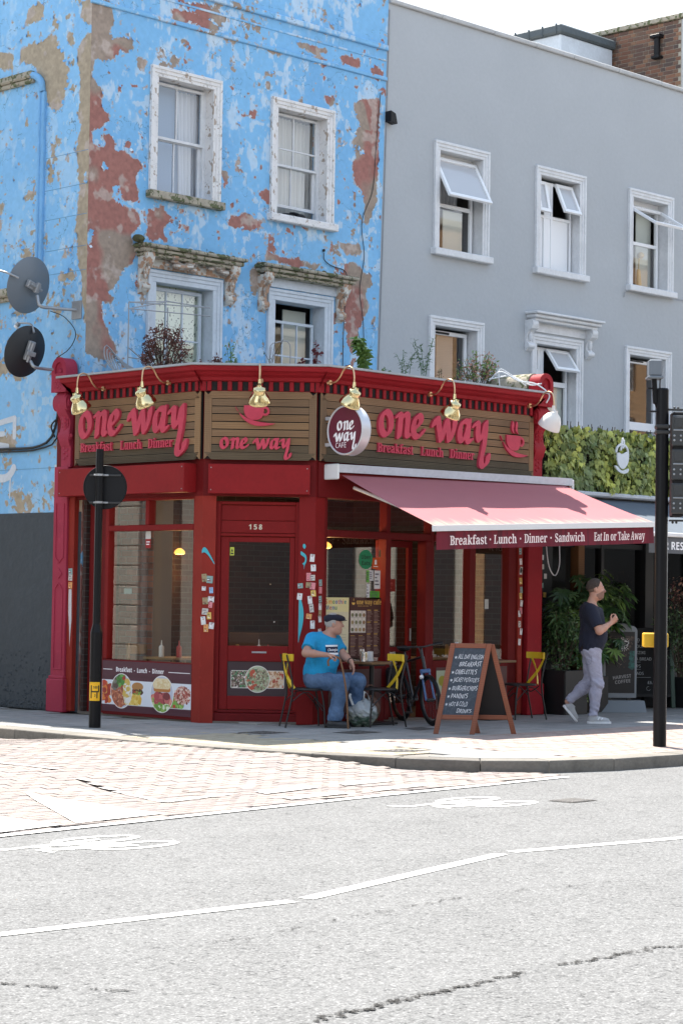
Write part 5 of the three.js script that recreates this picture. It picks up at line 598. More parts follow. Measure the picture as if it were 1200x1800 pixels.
const deckM = [[.4, .235, .115], [.35, .205, .1], [.44, .265, .13], [.38, .23, .12], [.32, .2, .11]].map((c, i) => mat('deck' + i, c, { map: T.wood, roughness: .8, bumpMap: T.wood, bumpScale: .002 })), deckG = [[.15, .115, .07], [.19, .14, .085]].map((c, i) => mat('deckg' + i, c, { map: T.wood, roughness: .9, bumpMap: T.lump, bumpScale: .003 }));
function board(F, x0, x1, y0, y1, z, vertical, cut0 = 0, cut1 = 0) { // grooved decking board, its ends cut square or mitred
  const h = vertical ? x1 - x0 : y1 - y0, l = vertical ? y1 - y0 : x1 - x0, n = 5, pr = []; pr.push([0, 0]); for (let i = 0; i < n; i++) { const a = h * (i + .06) / n, b = h * (i + .74) / n; pr.push([a, .022], [b, .022], [b + h * .05 / n, .016], [h * (i + .98) / n, .016]); } pr.push([h, 0]);
  const g = new THREE.ExtrudeGeometry(poly(pr), { depth: l, bevelEnabled: false }); const p = g.attributes.position; for (let i = 0; i < p.count; i++) { const a = p.getX(i), d = p.getY(i), t = p.getZ(i); let s = t / l; const q = mix(cut0 > 0 ? cut0 * (h - a) : -cut0 * a, l - (cut1 > 0 ? cut1 * (h - a) : -cut1 * a), s); vertical ? p.setXYZ(i, x0 + a, y0 + q, z + d) : p.setXYZ(i, x0 + q, y0 + a, z + d); }
  g.computeVertexNormals(); return new B(F).add(g);
}
function signBoard(label, F, u0, u1, y0, y1, base) {
  const s = thing('timber_sign', label, 'sign', base, 'timber fascia signs of the corner cafe'); delete s.userData.group; const b = .09, z = .05;
  new B(F).box(u0 + .01, u1 - .01, y0 + .01, y1 - .01, .0, z - .001, .002).mesh('backing', M.gap, s);
  const dm = (y) => y < y0 + .17 ? pick(deckG) : pick(deckM);
  board(F, u0, u1, y1 - b, y1, z, false, -1, -1).mesh('frame_board', pick(deckM), s); board(F, u0, u1, y0, y0 + b, z, false, 1, 1).mesh('frame_board', pick(deckG), s); board(F, u0, u0 + b, y0, y1, z, true, -1, -1).mesh('frame_board', pick(deckM), s); board(F, u1 - b, u1, y0, y1, z, true, 1, 1).mesh('frame_board', pick(deckM), s);
  const n = 7, h = (y1 - y0 - 2 * b) / n; for (let i = 0; i < n; i++) { const y = y0 + b + i * h; if (u1 - u0 > 2 && i % 2) { const c = mix(u0, u1, rnd(.35, .65)); board(F, u0 + b + .003, c - .002, y + .006, y + h - .006, z - .004, false).mesh('board', dm(y), s); board(F, c + .002, u1 - b - .003, y + .006, y + h - .006, z - .004, false).mesh('board', dm(y), s); } else board(F, u0 + b + .003, u1 - b - .003, y + .006, y + h - .006, z - .004, false).mesh('board', dm(y), s); }
  return s;
}
const LZ = .066;
{ const s = signBoard('timber board sign with red raised lettering on the side street face', FL, -3.42, -.975, 3.2, 4.035, [0, 3.2, -2.2]); logo(s, FL, -3.3, 3.54, 2.13, LZ, LZ + .04, M.letter); words(s, FL, [['Breakfast', -3.28], ['Lunch', -2.47], ['Dinner', -1.92]], .115, 3.37, LZ, LZ + .032, M.letter, .84); }
{ const s = signBoard('short timber board sign with red cup emblem and lettering above the corner door', FC, .004, CW - .004, 3.2, 4.035, [.48, 3.2, -.48]); logo(s, FC, .2, 3.325, .87, LZ, LZ + .03, M.letter); cup(s, FC, .62, 3.51, .5, LZ, LZ + .03, M.letter); }
{ const s = signBoard('longest timber board sign, red lettering and cup, above the awning', FR, .975, 5.0, 3.2, 4.035, [3, 3.2, 0]); logo(s, FR, 1.95, 3.555, 2.12, LZ, LZ + .04, M.letter); words(s, FR, [['Breakfast', 1.94], ['Lunch', 2.74], ['Dinner', 3.29]], .115, 3.37, LZ, LZ + .032, M.letter, .84); cup(s, FR, 4.57, 3.335, .58, LZ, LZ + .03, M.letter); }
{ // round projecting sign
  const s = thing('round_sign', 'round maroon and white projecting cafe sign on two brackets, beside the timber signs', 'sign', [1.06, 3.56, .07]), Q = frameOf(1.06, 3.56, .46, -PI / 2); // local x along z, local z towards -x
  const face = ctex(512, 512, (g) => { g.fillStyle = '#641c32'; g.fillRect(0, 0, 512, 512); g.fillStyle = g.strokeStyle = '#f2f0f0'; g.lineCap = g.lineJoin = 'round'; g.save(); g.translate(122, 112); g.scale(.98, .98); for (const c of 'one') drawLetter(g, c); g.restore(); g.save(); g.translate(-222, 232); g.scale(.98, .98); for (const c of 'way') drawLetter(g, c); g.restore(); g.font = '74px sans-serif'; g.fillText('CAFE', 110, 440); });
  const rim = new B(Q).add(new THREE.CylinderGeometry(.3, .3, .13, 48, 1, true).rotateX(PI / 2)).add(new THREE.TorusGeometry(.292, .012, 8, 48).translate(0, 0, .065)).add(new THREE.TorusGeometry(.292, .012, 8, 48).translate(0, 0, -.065)).mesh('rim', mat('alu', [.6, .6, .62], { metalness: .35, roughness: .35 }), s);
  for (const d of [1, -1]) { const g = new THREE.CircleGeometry(.29, 48); if (d < 0) g.rotateY(PI); const m = new THREE.Mesh(new B(Q).add(g.translate(0, 0, d * .062)).geo(s, false), new THREE.MeshStandardMaterial({ map: face, roughness: .35 })); m.name = 'face'; s.add(m); }
  for (const y of [.16, -.16]) new B(Q).box(-.41, -.24, y - .02, y + .02, -.02, .02, .003).box(-.42, -.4, y - .03, y + .03, -.04, .04, .003).mesh('bracket', M.alu, s);
}
// swan-neck lamps
const brass = mat('brass', [.66, .55, .3], { metalness: 1, roughness: .17 }); mat('neck', [.6, .4, .24], { metalness: 1, roughness: .35 }); mat('lampWhite', [.74, .72, .66], { roughness: .4 });
function lamp(F, u, out, label, white) {
  const P = new V3(u, 4.15, .2).applyMatrix4(F), l = thing('swan_neck_lamp', label, 'lamp', [P.x, P.y, P.z], 'swan neck lamps over the cafe signs'); delete l.userData.group;
  new B(F).cyl([u, 4.15, .185], [u, 4.15, .215], .035, .03, 14).mesh('wall_plate', M.neck, l);
  new B(F).tube([[u, 4.15, .2], [u, 4.15, .3], [u, 4.2, .37], [u, 4.29, .44], [u, 4.32, .52], [u, 4.29, .59], [u, 4.2, .615], [u, 4.09, .615]], .011, 36, 8).mesh('neck', M.neck, l);
  const q = new THREE.Quaternion().setFromEuler(new THREE.Euler(.55, 0, 0)), pr = [[.02, .11], [.026, .08], [.06, .07], [.068, .045], [.06, .02], [.07, .0], [.1, -.04], [.115, -.08], [.118, -.1], [.112, -.1], [.095, -.045], [.06, 0], [.0, .03]];
  const sc = 1.15; pr.forEach((p) => { p[0] *= sc; p[1] *= sc; }); new B(F).cyl([u, 4.13, .615], [u, 4.06, .612], .018, .024, 12).lathe([u, 3.955, .6], white ? [[.02, .13], [.035, .09], [.09, .05], [.13, -.02], [.15, -.1], [.155, -.13], [.149, -.13], [.11, -.02], [0, .05]] : pr, 32, q).mesh('shade', white ? M.lampWhite : brass, l);
  new B(F).ball([u, 3.96, .585], .035, [1, 1, 1], 12).mesh('bulb', M.upvc, l); return l;
}
lamp(FL, -2.69, .6, 'brass swan neck lamp at the far left end beside the pink carved console'); lamp(FL, -1.42, .6, 'brass swan neck lamp above the side street sign, nearer the corner door'); lamp(FC, .69, .6, 'brass swan neck lamp above the cup emblem over the corner door'); lamp(FR, .98, .6, 'brass swan neck lamp just above the round projecting sign'); lamp(FR, 2.78, .6, 'brass swan neck lamp above the middle of the long main road sign'); lamp(FR, 4.75, .6, 'white swan neck lamp at the right end, beside the right carved console', true);
// awning over the right face
{
  const a = thing('awning', 'faded red retractable awning with maroon lettered valance over the main road windows', 'awning', [3.3, 3.05, .1]);
  const A = [1.2, 3.04, .2], Bp = [5.48, 3.12, .2], C = [5.5, 2.585, 1.73], D = [1.17, 2.385, 1.8], N = 60, K = 24, pt = (s, t) => [0, 1, 2].map((k) => mix(mix(A[k], Bp[k], s), mix(D[k], C[k], s), t) + (k === 1 ? -.018 * Math.sin(PI * t) * (1 + .3 * Math.sin(s * 17)) : 0));
  const g = new THREE.PlaneGeometry(1, 1, N, K), p = g.attributes.position, uv = g.attributes.uv; for (let i = 0; i < p.count; i++) { const s = uv.getX(i), t = 1 - uv.getY(i); p.setXYZ(i, ...pt(s, t)); } g.computeVertexNormals();
  const ft = dtex(1024, 384, (i, j) => { const s = i / 1024, t = 1 - j / 384, d = sstep(.84, .95, t + .12 * (fbm(s * 40, t * 6, 4, 4096, 161) - .5) + .1 * (fbm(s * 300, 2, 2, 4096, 163) - .5)) * (.35 + .6 * sstep(.35, .6, fbm(s * 90, t * 3, 3, 4096, 165))), w = .92 + .16 * fbm(s * 6, t * 3, 4, 4096, 167), st = .1 * sstep(.55, .75, fbm(s * 8, t * 1.2, 4, 4096, 169)); return [mix(.36 * w, .34, d) - st * .06, mix(.118 * w, .26, d) - st * .03, mix(.128 * w, .21, d) - st * .02]; }, true);
  const fm = new THREE.MeshPhysicalMaterial({ map: ft, roughness: .95, transmission: .03, thickness: 0, side: THREE.DoubleSide, bumpMap: T.grain, bumpScale: .001 });
  { const m = new THREE.Mesh(new B().add(g).geo(a, false), fm); m.name = 'canopy'; a.add(m); }
  const bar = new B().bar([D[0] - .03, D[1] - .02, D[2]], [C[0] + .06, C[1] - .02, C[2]], .07, .075, 0).mesh('front_bar', mat('alumW', [.74, .74, .73], { roughness: .4 }), a);
  const vt = ctex(2048, 110, (q, w, h) => { q.fillStyle = '#6d1a2a'; q.fillRect(0, 0, w, h); for (let i = 0; i < 60; i++) { q.fillStyle = pick(['rgba(90,20,34,.5)', 'rgba(120,30,46,.35)', 'rgba(70,24,34,.4)']); q.fillRect(rnd(w), 0, rnd(4, 60), h); } q.fillStyle = '#f0e4e0'; q.font = 'bold 74px serif'; q.textBaseline = 'middle'; const put = (s, x, wd) => { const k = wd / q.measureText(s).width; q.save(); q.translate(x, 58); q.scale(k, 1); q.fillText(s, 0, 0); q.restore(); }; put('Breakfast', 112, 320); put('·', 452, 22); put('Lunch', 496, 204); put('·', 722, 22); put('Dinner', 768, 216); put('·', 1006, 22); put('Sandwich', 1054, 290); put('Eat In or Take Away', 1436, 520); });
  const vg = new THREE.PlaneGeometry(1, 1, 40, 3), vp = vg.attributes.position, vu = vg.attributes.uv; for (let i = 0; i < vp.count; i++) { const s = vu.getX(i), t = 1 - vu.getY(i); vp.setXYZ(i, mix(D[0], C[0] - .04, s), mix(D[1], C[1], s) - .05 - t * .22, mix(D[2], C[2], s) + .012 * Math.sin(s * 40) * t + .006); } vg.computeVertexNormals();
  { const m = new THREE.Mesh(new B().add(vg).geo(a, false), new THREE.MeshStandardMaterial({ map: vt, roughness: .9, side: THREE.DoubleSide })); m.name = 'valance'; a.add(m); }
  new B().bar([1.12, 3.115, .13], [5.62, 3.165, .13], .1, .24, 0).mesh('cassette', mat('cassette', [.62, .64, .67], { roughness: .4, map: T.wear }), a);
  new B().box(1.09, 1.119, 2.98, 3.17, .0, .26, .012).mesh('end_cap', M.alumW, a); new B().box(5.62, 5.655, 3.0, 3.2, .0, .26, .012).mesh('end_cap', M.alumW, a);
  new B().cyl([1.15, 3.03, .17], [5.6, 3.1, .17], .045, .045, 14).mesh('roller', M.redDark, a);
  for (const [x, e, yb] of [[1.5, .5, 2.4], [5.1, -.5, 2.57]]) new B().tube([[x, 2.9, .12], [x + e, yb + .13, .9]], .022, 4, 7).tube([[x + e, yb + .13, .9], [x + e * .1, yb - .04, 1.7]], .022, 4, 7).ball([x + e, yb + .13, .9], .04).mesh('folding_arm', M.alumW, a);
}
// loose white cable hanging at the right pilaster
tag(new B().tube([[5.24, 2.75, .1], [5.22, 2.3, .13], [5.26, 1.98, .16], [5.36, 1.88, .17], [5.46, 2, .16], [5.5, 2.3, .13], [5.5, 2.7, .1]], .008, 40, 6).mesh('hanging_cable', M.white), 'loop of white cable hanging under the awning at its right end', 'cable');
// ---------- inside the cafe ----------
{
  const BI = [[.34, .15, .1], [.27, .125, .09], [.4, .19, .13], [.22, .12, .09]].map((c, i) => mat('binside' + i, c, { map: T.wear, roughness: .9, bumpMap: T.lump, bumpScale: .004 }));
  const cells = tile(512, 1.2, (u, v) => { const r = Math.floor(v * 16), x = u * 5 + (r % 2) * .5, fx = x - Math.floor(x), fy = v * 16 - r, m = fx < .05 || fy < .13, k = .45 + .5 * vn(Math.floor(x) % 5 + r * 7, r, 4096, 171); return m ? [.055, .05, .045] : [.05 * k, .022 * k, .017 * k]; }, true);
  const bw = mat('innerBrick', [1, 1, 1], { map: cells, roughness: .9 });
  new B().box(.05, 5.04, .03, 2.94, -3.36, -3.3, .002).mesh('inner_wall', bw, cafe);
  new B().box(4.95, 5.04, .03, 2.94, -3.29, -.2, .002).mesh('inner_wall', bw, cafe);
  const pier = new B(FL).box(-3.6, -2.62, .03, 2.9, -.95, -.62, .01).mesh('brick_pier', M.mortar, cafe); // real bricks: they show in the left window
  for (let j = 0; j < 35; j++) { let u = -3.6 + (j % 2 ? .11 : 0); while (u < -2.65) { const l = Math.min(.215, -2.62 - u); if (l > .06) new B(FL).box(u + .005, u + l - .005, .04 + j * .08, .11 + j * .08, -.64, -.612, .004).mesh('brick', pick(BI), pier); u += .22; } }
  const strip = (x, z, l) => { const o = tag(new B().box(x - l / 2, x + l / 2, 2.915, 2.945, z - .05, z + .05, .008).mesh('ceiling_light', M.lampGlow), 'lit white strip light on the cafe ceiling, ' + (x < 1.5 ? 'seen through the side street window' : x < 2.2 ? 'seen over the menu posters' : 'deeper inside on the right'), 'light'); const r = new THREE.RectAreaLight(0xfff0dc, 1.2, l, .1); r.position.set(x, 2.91, z); r.lookAt(x, 0, z); scene.add(r); r.name = 'strip_glow'; };
  strip(1.1, -1.9, .6); strip(1.95, -1.2, .5); strip(3.3, -1.6, .6);
  const pend = (x, y, z, lab) => { const t = thing('pendant_lamp', lab, 'lamp', [x, y, z]); new B().cyl([x, y + .08, z], [x, 2.95, z], .005).mesh('cord', M.cable, t); new B().lathe([x, y, z], [[.05, 0], [.075, .02], [.065, .05], [.035, .075], [.015, .085]], 18).mesh('lamp_shade', mat('warmShade', [.75, .5, .25], { emissive: 0xffb050, emissiveIntensity: .8, roughness: .5, side: THREE.DoubleSide }), t); const p = new THREE.PointLight(0xffc27a, .7, 0, 2); p.position.set(x, y - .08, z); p.shadow.radius = 4; p.castShadow = true; p.name = 'pendant_glow'; scene.add(p); };
  pend(1.75, 2.16, -.6, 'lit warm pendant lamp behind the window above the posters'); pend(1.3, 2.08, -2.9, 'lit warm pendant lamp inside the side street window');
  const wood = mat('tableWood', [.42, .25, .1], { map: T.wood, roughness: .5 });
  const tb = (x, z, lab) => { const t = thing('cafe_table', lab, 'table', [x, .03, z]); new B().box(x - .35, x + .35, .73, .76, z - .3, z + .3, .006).mesh('table_top', wood, t); for (const [a, c] of [[-1, -1], [1, -1], [-1, 1], [1, 1]]) new B().box(x + a * .31 - .02, x + a * .31 + .02, .03, .73, z + c * .26 - .02, z + c * .26 + .02, .004).mesh('leg', wood, t); };
  tb(.55, -2.0, 'pale wooden table inside the left window, with a red bottle on it'); tb(1.15, -1.0, 'wooden table behind the corner door, with a white squeezy bottle'); tb(3.9, -.9, 'wooden table inside the right-hand windows');
  const ch = (x, z, r, lab) => { const t = thing('wooden_chair', lab, 'chair', [x, .03, z]), F = frameOf(x, 0, z, r); new B(F).box(-.2, .2, .44, .48, -.2, .2, .006).mesh('seat', wood, t); for (const [a, c] of [[-1, -1], [1, -1], [-1, 1], [1, 1]]) new B(F).box(a * .18 - .018, a * .18 + .018, .03, c < 0 ? .92 : .44, c * .18 - .018, c * .18 + .018, .004).mesh('leg', wood, t); new B(F).box(-.16, .16, .78, .9, -.195, -.165, .006).mesh('backrest', wood, t); };
  ch(.5, -2.55, 0, 'wooden chair inside the left window, behind the table'); ch(1.2, -2.0, -PI / 2, 'wooden chair inside the left window, at the right end of the table'); ch(4.4, -.9, PI / 2 * -1, 'wooden chair inside the right-hand windows');
  const bot = (x, z, c, lab, h = .17) => { const o = tag(new B().lathe([x, .76, z], [[0, 0], [.032, 0], [.034, .01], [.034, h * .75], [.028, h * .82], [.01, h * .9], [.006, h * 1.25], [0, h * 1.25]], 14).mesh('sauce_bottle', mat('bot' + c.join(''), c, { roughness: .35 })), lab, 'bottle'); };
  bot(.42, -1.85, [.45, .03, .02], 'red sauce bottle on the table inside the left window'); bot(.5, -1.95, [.06, .02, .02], 'dark brown sauce bottle beside the red one'); bot(.3, -2.05, [.7, .68, .6], 'white squeezy bottle on the table inside the left window'); bot(.95, -.95, [.65, .66, .62], 'white squeezy bottle behind the corner door glass', .2); bot(1.04, -.88, [.5, .06, .05], 'red squeezy bottle behind the corner door glass', .15);
  new B().box(2.2, 4.6, .03, 1.05, -2.9, -2.3, .01).mesh('counter', mat('counter', [.08, .05, .04], { roughness: .5 }), cafe);
}
// ---------- neighbour's restaurant to the right ----------
const rest = thing('restaurant_front', 'dark painted restaurant frontage under the leafy panel, right of the cafe', 'shop', [8, 0, -.4]);
{
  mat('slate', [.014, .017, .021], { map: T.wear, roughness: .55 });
  const F = frameOf(0, 0, -.35, 0);
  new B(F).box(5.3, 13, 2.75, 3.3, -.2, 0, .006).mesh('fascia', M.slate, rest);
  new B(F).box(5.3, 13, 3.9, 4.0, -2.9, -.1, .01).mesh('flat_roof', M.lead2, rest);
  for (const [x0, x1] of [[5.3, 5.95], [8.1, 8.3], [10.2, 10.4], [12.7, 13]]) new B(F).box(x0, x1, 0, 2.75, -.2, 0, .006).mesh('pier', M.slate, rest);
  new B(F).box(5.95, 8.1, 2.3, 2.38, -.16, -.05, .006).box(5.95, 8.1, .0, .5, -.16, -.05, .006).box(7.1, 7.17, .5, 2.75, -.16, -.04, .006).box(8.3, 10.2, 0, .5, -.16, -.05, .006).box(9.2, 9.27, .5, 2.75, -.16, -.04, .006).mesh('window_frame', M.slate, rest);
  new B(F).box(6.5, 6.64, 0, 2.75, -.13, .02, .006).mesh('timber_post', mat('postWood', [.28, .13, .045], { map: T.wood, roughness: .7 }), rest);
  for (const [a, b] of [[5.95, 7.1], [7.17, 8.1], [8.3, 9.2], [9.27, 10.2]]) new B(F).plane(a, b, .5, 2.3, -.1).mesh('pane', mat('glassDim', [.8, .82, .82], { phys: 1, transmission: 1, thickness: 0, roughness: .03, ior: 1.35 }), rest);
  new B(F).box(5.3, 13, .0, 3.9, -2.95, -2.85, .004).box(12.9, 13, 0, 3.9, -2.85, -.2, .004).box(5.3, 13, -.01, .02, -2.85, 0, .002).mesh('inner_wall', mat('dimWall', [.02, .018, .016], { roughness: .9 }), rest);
  for (let i = 0; i < 9; i++) new B(F).rbox([5.55 + rnd(.3), 1.1 + i * .13, .003], [.06, .07, .002], [0, 0, rnd(-.1, .1)], .0004).mesh('sticker', M['stk' + (i % 8)], rest);
}
{ // its blue-grey awning
  const a = thing('grey_awning', 'blue grey awning with white lettering on its valance, behind the right pole', 'awning', [8.6, 3.05, -.2]);
  const A = [5.75, 3.0, -.25], Bp = [12.5, 3.0, -.25], C = [12.5, 2.47, 1.45], D = [5.72, 2.47, 1.45], g = new THREE.PlaneGeometry(1, 1, 30, 10), p = g.attributes.position, uv = g.attributes.uv; for (let i = 0; i < p.count; i++) { const s = uv.getX(i), t = 1 - uv.getY(i); p.setXYZ(i, ...[0, 1, 2].map((k) => mix(mix(A[k], Bp[k], s), mix(D[k], C[k], s), t) - (k === 1 ? .02 * Math.sin(PI * t) : 0))); } g.computeVertexNormals();
  new B().add(g).mesh('canopy', mat('canopyGrey', [.105, .13, .16], { map: T.wear, roughness: .9, side: THREE.DoubleSide }), a);
  new B().box(5.7, 12.55, 2.42, 2.48, 1.42, 1.5, .01).mesh('front_bar', M.alumW, a); new B().box(5.65, 12.6, 3.02, 3.09, -.34, -.14, .02).mesh('cassette', M.cassette, a);
  const vt = ctex(1024, 96, (q, w, h) => { q.fillStyle = '#5d5f62'; q.fillRect(0, 0, w, h); q.fillStyle = '#f4f4f4'; q.font = 'bold 66px sans-serif'; q.textBaseline = 'middle'; q.fillText('R RESTAURANT', 14, 50); }), b = new B().plane(6.02, 8.7, 2.2, 2.415, 1.47), m = new THREE.Mesh(b.geo(a, false), new THREE.MeshStandardMaterial({ map: vt, roughness: .9, side: THREE.DoubleSide })); m.name = 'valance'; a.add(m);
  new B().plane(5.72, 6.018, 2.2, 2.415, 1.469).mesh('valance', mat('valGrey', [.11, .115, .12], { roughness: .9, side: THREE.DoubleSide }), a);
}
{ // screen of artificial ivy with a cup emblem
  const h = thing('ivy_screen', 'panel of yellow green artificial ivy above the grey awning, with a white cup emblem', 'green wall', [7.5, 3.1, -.2]);
  new B().box(5.6, 10.5, 3.1, 3.95, -.36, -.3, .01).mesh('backing', mat('ivyBack', [.035, .03, .02], { roughness: 1 }), h);
  { const b = new B(); for (let i = 0; i < 90; i++) b.cyl([5.6 + i * .055, 3.6, -.3], [5.6 + i * .055 + rnd(-.03, .03), 3.97 + rnd(.1), -.28 + rnd(-.03, .05)], .009, .006, 5); b.mesh('brushwood', mat('twig', [.1, .075, .05], { roughness: 1 }), h, { kind: 'stuff' }); }
  const ivy = new THREE.Shape(); [[0, 0], [.035, .004], [.06, .03], [.04, .045], [.052, .08], [.022, .07], [0, .12]].forEach(([x, y], i) => i ? ivy.lineTo(x, y) : ivy.moveTo(x, y)); [[-.022, .07], [-.052, .08], [-.04, .045], [-.06, .03], [-.035, .004]].forEach(([x, y]) => ivy.lineTo(x, y));
  const g = new THREE.ShapeGeometry(ivy), p = g.attributes.position; for (let i = 0; i < p.count; i++) p.setZ(i, -.25 * Math.abs(p.getX(i)) + .9 * p.getY(i) ** 2 * -1); g.computeVertexNormals();
  const N = 3300, im = new THREE.InstancedMesh(g, mat('ivy', [1, 1, 1], { phys: 1, transmission: .18, thickness: 0, roughness: .6, side: THREE.DoubleSide }), N), c = new THREE.Color();
  for (let i = 0; i < N; i++) { const x = rnd(5.62, 10.4), y = rnd(3.1, 4.0), z = -.29 + rnd(.08) + .13 * vn(x * 6, y * 6); im.setMatrixAt(i, euler([x - 7.5, y - 3.1, z + .2], [rnd(-.6, .5), rnd(-.7, .7), PI + rnd(-.8, .8)], rnd(.55, .95))); const t = rnd(), k = vn(x * 4, y * 4, 4096, 7); im.setColorAt(i, c.setRGB(mix(.08, .62, t * k + .15 * t), mix(.13, .62, t * k + .2 * t), mix(.02, .13, t))); }
  im.name = 'ivy_leaf'; im.userData.kind = 'stuff'; h.add(im);
  const s = trace(220, 320, .0017, (q) => { q.beginPath(); q.moveTo(40, 140); q.bezierCurveTo(30, 230, 80, 270, 120, 270); q.bezierCurveTo(190, 250, 210, 180, 196, 130); q.bezierCurveTo(160, 100, 130, 170, 66, 134); q.fill(); q.lineWidth = 16; q.beginPath(); q.ellipse(110, 130, 80, 66, 0, PI, 6.28); q.stroke(); q.beginPath(); q.moveTo(92, 110); q.quadraticCurveTo(104, 60, 118, 14); q.stroke(); q.beginPath(); q.moveTo(120, 90); q.quadraticCurveTo(140, 70, 132, 30); q.stroke(); q.beginPath(); q.moveTo(10, 250); q.bezierCurveTo(40, 230, 60, 280, 110, 284); q.bezierCurveTo(170, 280, 190, 250, 200, 270); q.bezierCurveTo(200, 320, 60, 330, 10, 250); q.fill(); });
  s.forEach((q) => new B().add(new THREE.ExtrudeGeometry(q, { depth: .02, bevelEnabled: false }).translate(6.93, 3.35, -.06)).mesh('cup_emblem', mat('emblem', [.62, .65, .68], { roughness: .5 }), h));
}
// ---------- the other sides of the two streets: what the glass mirrors and what throws light back ----------
{
  const cells = tile(512, 1.8, (u, v) => { const r = Math.floor(v * 24), x = u * 8 + (r % 2) * .5, fx = x - Math.floor(x), fy = v * 24 - r, m = fx < .05 || fy < .14, k = .7 + .5 * vn(Math.floor(x) % 8 + r * 7, r, 4096, 175); return m ? [.42, .38, .31] : [.4 * k, .29 * k, .17 * k]; }, true), bk = mat('stockBrick', [1, 1, 1], { map: cells, roughness: .9 }), stone = mat('stone', [.55, .51, .43], { map: T.wear, roughness: .9 });
  const terr = (name, label, F, len, hgt, base, bk = M.stockBrick, pg = 6.4, pw = .7) => { const t = thing(name, label, 'building', base), s = poly([[0, 0], [len, 0], [len, hgt], [0, hgt]]), W = []; for (let x = 2; x < len - 2; x += 3.2) for (const y of [4.2, 7.2, 10.2, 12.8]) if (y + 2 < hgt) W.push([x, x + 1.2, y, y + 1.9]); W.forEach((h) => s.holes.push(rectPath(...h)));
    new B(F).add(new THREE.ExtrudeGeometry(s, { depth: .4, bevelEnabled: false }).translate(0, 0, -.4)).mesh('wall', bk, t); new B(F).box(0, len, hgt, hgt + .25, -.45, .1, .02).mesh('coping', stone, t); new B(F).box(0, len, 3.55, 3.85, .0, .06, .01).mesh('stone_band', stone, t); new B(F).box(0, len, 6.6, 6.85, .0, .05, .01).mesh('stone_band', stone, t);
    for (let x = .2; x < len; x += pg) new B(F).box(x + (pw - .7), x + 2 * pw - .7, 0, hgt - .4, .0, .09, .02).mesh('stone_pier', stone, t);
    for (let x = .9; x < len - 1; x += pg) if (pw < 1 || x < 12.5) new B(F).box(x + .02, Math.min(len, x + pg) - .72, .02, 3.5, -.005, .04, .01).mesh('shopfront', M.slate, t);
    W.forEach(([a, b, c, d]) => { if (c < 3) return; const w = frameRing(new B(F), a, b, c, d, .07, -.2, -.14).box(a, b, (c + d) / 2 - .03, (c + d) / 2 + .03, -.19, -.15).mesh('window', M.white, t); new B(F).plane(a, b, c, d, -.17).mesh('pane', GL, w); });
    new B(F).box(0, len, 0, hgt, -6, -5.8, .02).box(0, len, hgt - .3, hgt - .1, -5.8, -.41, .02).mesh('roof', M.lead, t); return t; };
  const brown = mat('brownBrick', [.22, .2, .18], { map: cells, roughness: .9 });
  terr('terrace_house', 'brown brick terrace with cream stone piers across the main road, behind the viewer', frameOf(32, 0, 27, PI), 44, 9.5, [10, 0, 27], brown, 1.9);
  terr('terrace_house', 'narrow yellow brick house across the main road, next to the brown terrace', frameOf(34.6, 0, 26.9, PI), 2.58, 10.5, [33.3, 0, 27], bk, 2.3);
  terr('terrace_house', 'tall orange brick building across the main road, right of the yellow house', frameOf(74, 0, 27, PI), 39.38, 15.5, [54, 0, 27], mat('orangeBrick', [1.0, .78, .62], { map: cells, roughness: .9 }), 60);
  terr('side_terrace', 'brown brick terrace with cream stone piers across the side street', frameOf(-11.5, 0, -1.5, PI / 2), 42, 9.5, [-11.5, 0, -22], brown, 2.3, 1.15);
  terr('warehouse', 'dark brick warehouse far along the main road, behind the viewer on the left', frameOf(-12.3, 0, 27, PI), 40, 11, [-32, 0, 27], mat('darkBrick', [.1, .095, .09], { map: cells, roughness: .9 }), 90);  // the shared brick map under a much darker tint
  { const st = scene.getObjectByName('side_terrace'), F = frameOf(-11.5, 0, -1.5, PI / 2); for (let j = 0; j < 9; j++) new B(F).box(14.6, 24, .05 + j * .42, .45 + j * .42, .091, .15, .015).mesh('stone_course', mat('creamStone', [.78, .7, .56], { map: T.wear, roughness: .9 }), st); }
  // parked white car across the side street
  const car = thing('parked_car', 'white parked car at the far kerb of the side street', 'car', [-8.6, -.11, -7]), F = frameOf(-8.6, -.11, -7, PI / 2), body = new THREE.Shape(); body.moveTo(-2.1, .25); body.lineTo(-2.15, .6); body.bezierCurveTo(-2, .8, -1.5, .86, -1.05, .9); body.bezierCurveTo(-.7, 1.25, -.5, 1.42, .1, 1.45); body.bezierCurveTo(.9, 1.45, 1.3, 1.2, 1.6, .95); body.lineTo(2.1, .85); body.lineTo(2.15, .3); body.lineTo(1.75, .25); body.absarc(1.35, .3, .38, 0, PI, false); body.lineTo(-.95, .25); body.absarc(-1.3, .3, .38, 0, PI, false); body.lineTo(-2.1, .25);
  new B(F).add(new THREE.ExtrudeGeometry(body, { depth: 1.5, bevelEnabled: true, bevelSize: .08, bevelThickness: .12, bevelSegments: 3, bevelOffset: -.06 }).translate(0, 0, -.75)).mesh('body', mat('carWhite', [.78, .78, .78], { phys: 1, roughness: .3, clearcoat: 1, clearcoatRoughness: .05 }), car);
  for (const z of [-.8, .8]) for (const x of [-1.3, 1.35]) { const w = new B(F).add(new THREE.TorusGeometry(.25, .09, 10, 24).translate(x, .34, z)).mesh('wheel', M.black, car); new B(F).add(new THREE.CylinderGeometry(.19, .19, .1, 18).rotateX(PI / 2).translate(x, .34, z)).mesh('rim', M.galv, w); }
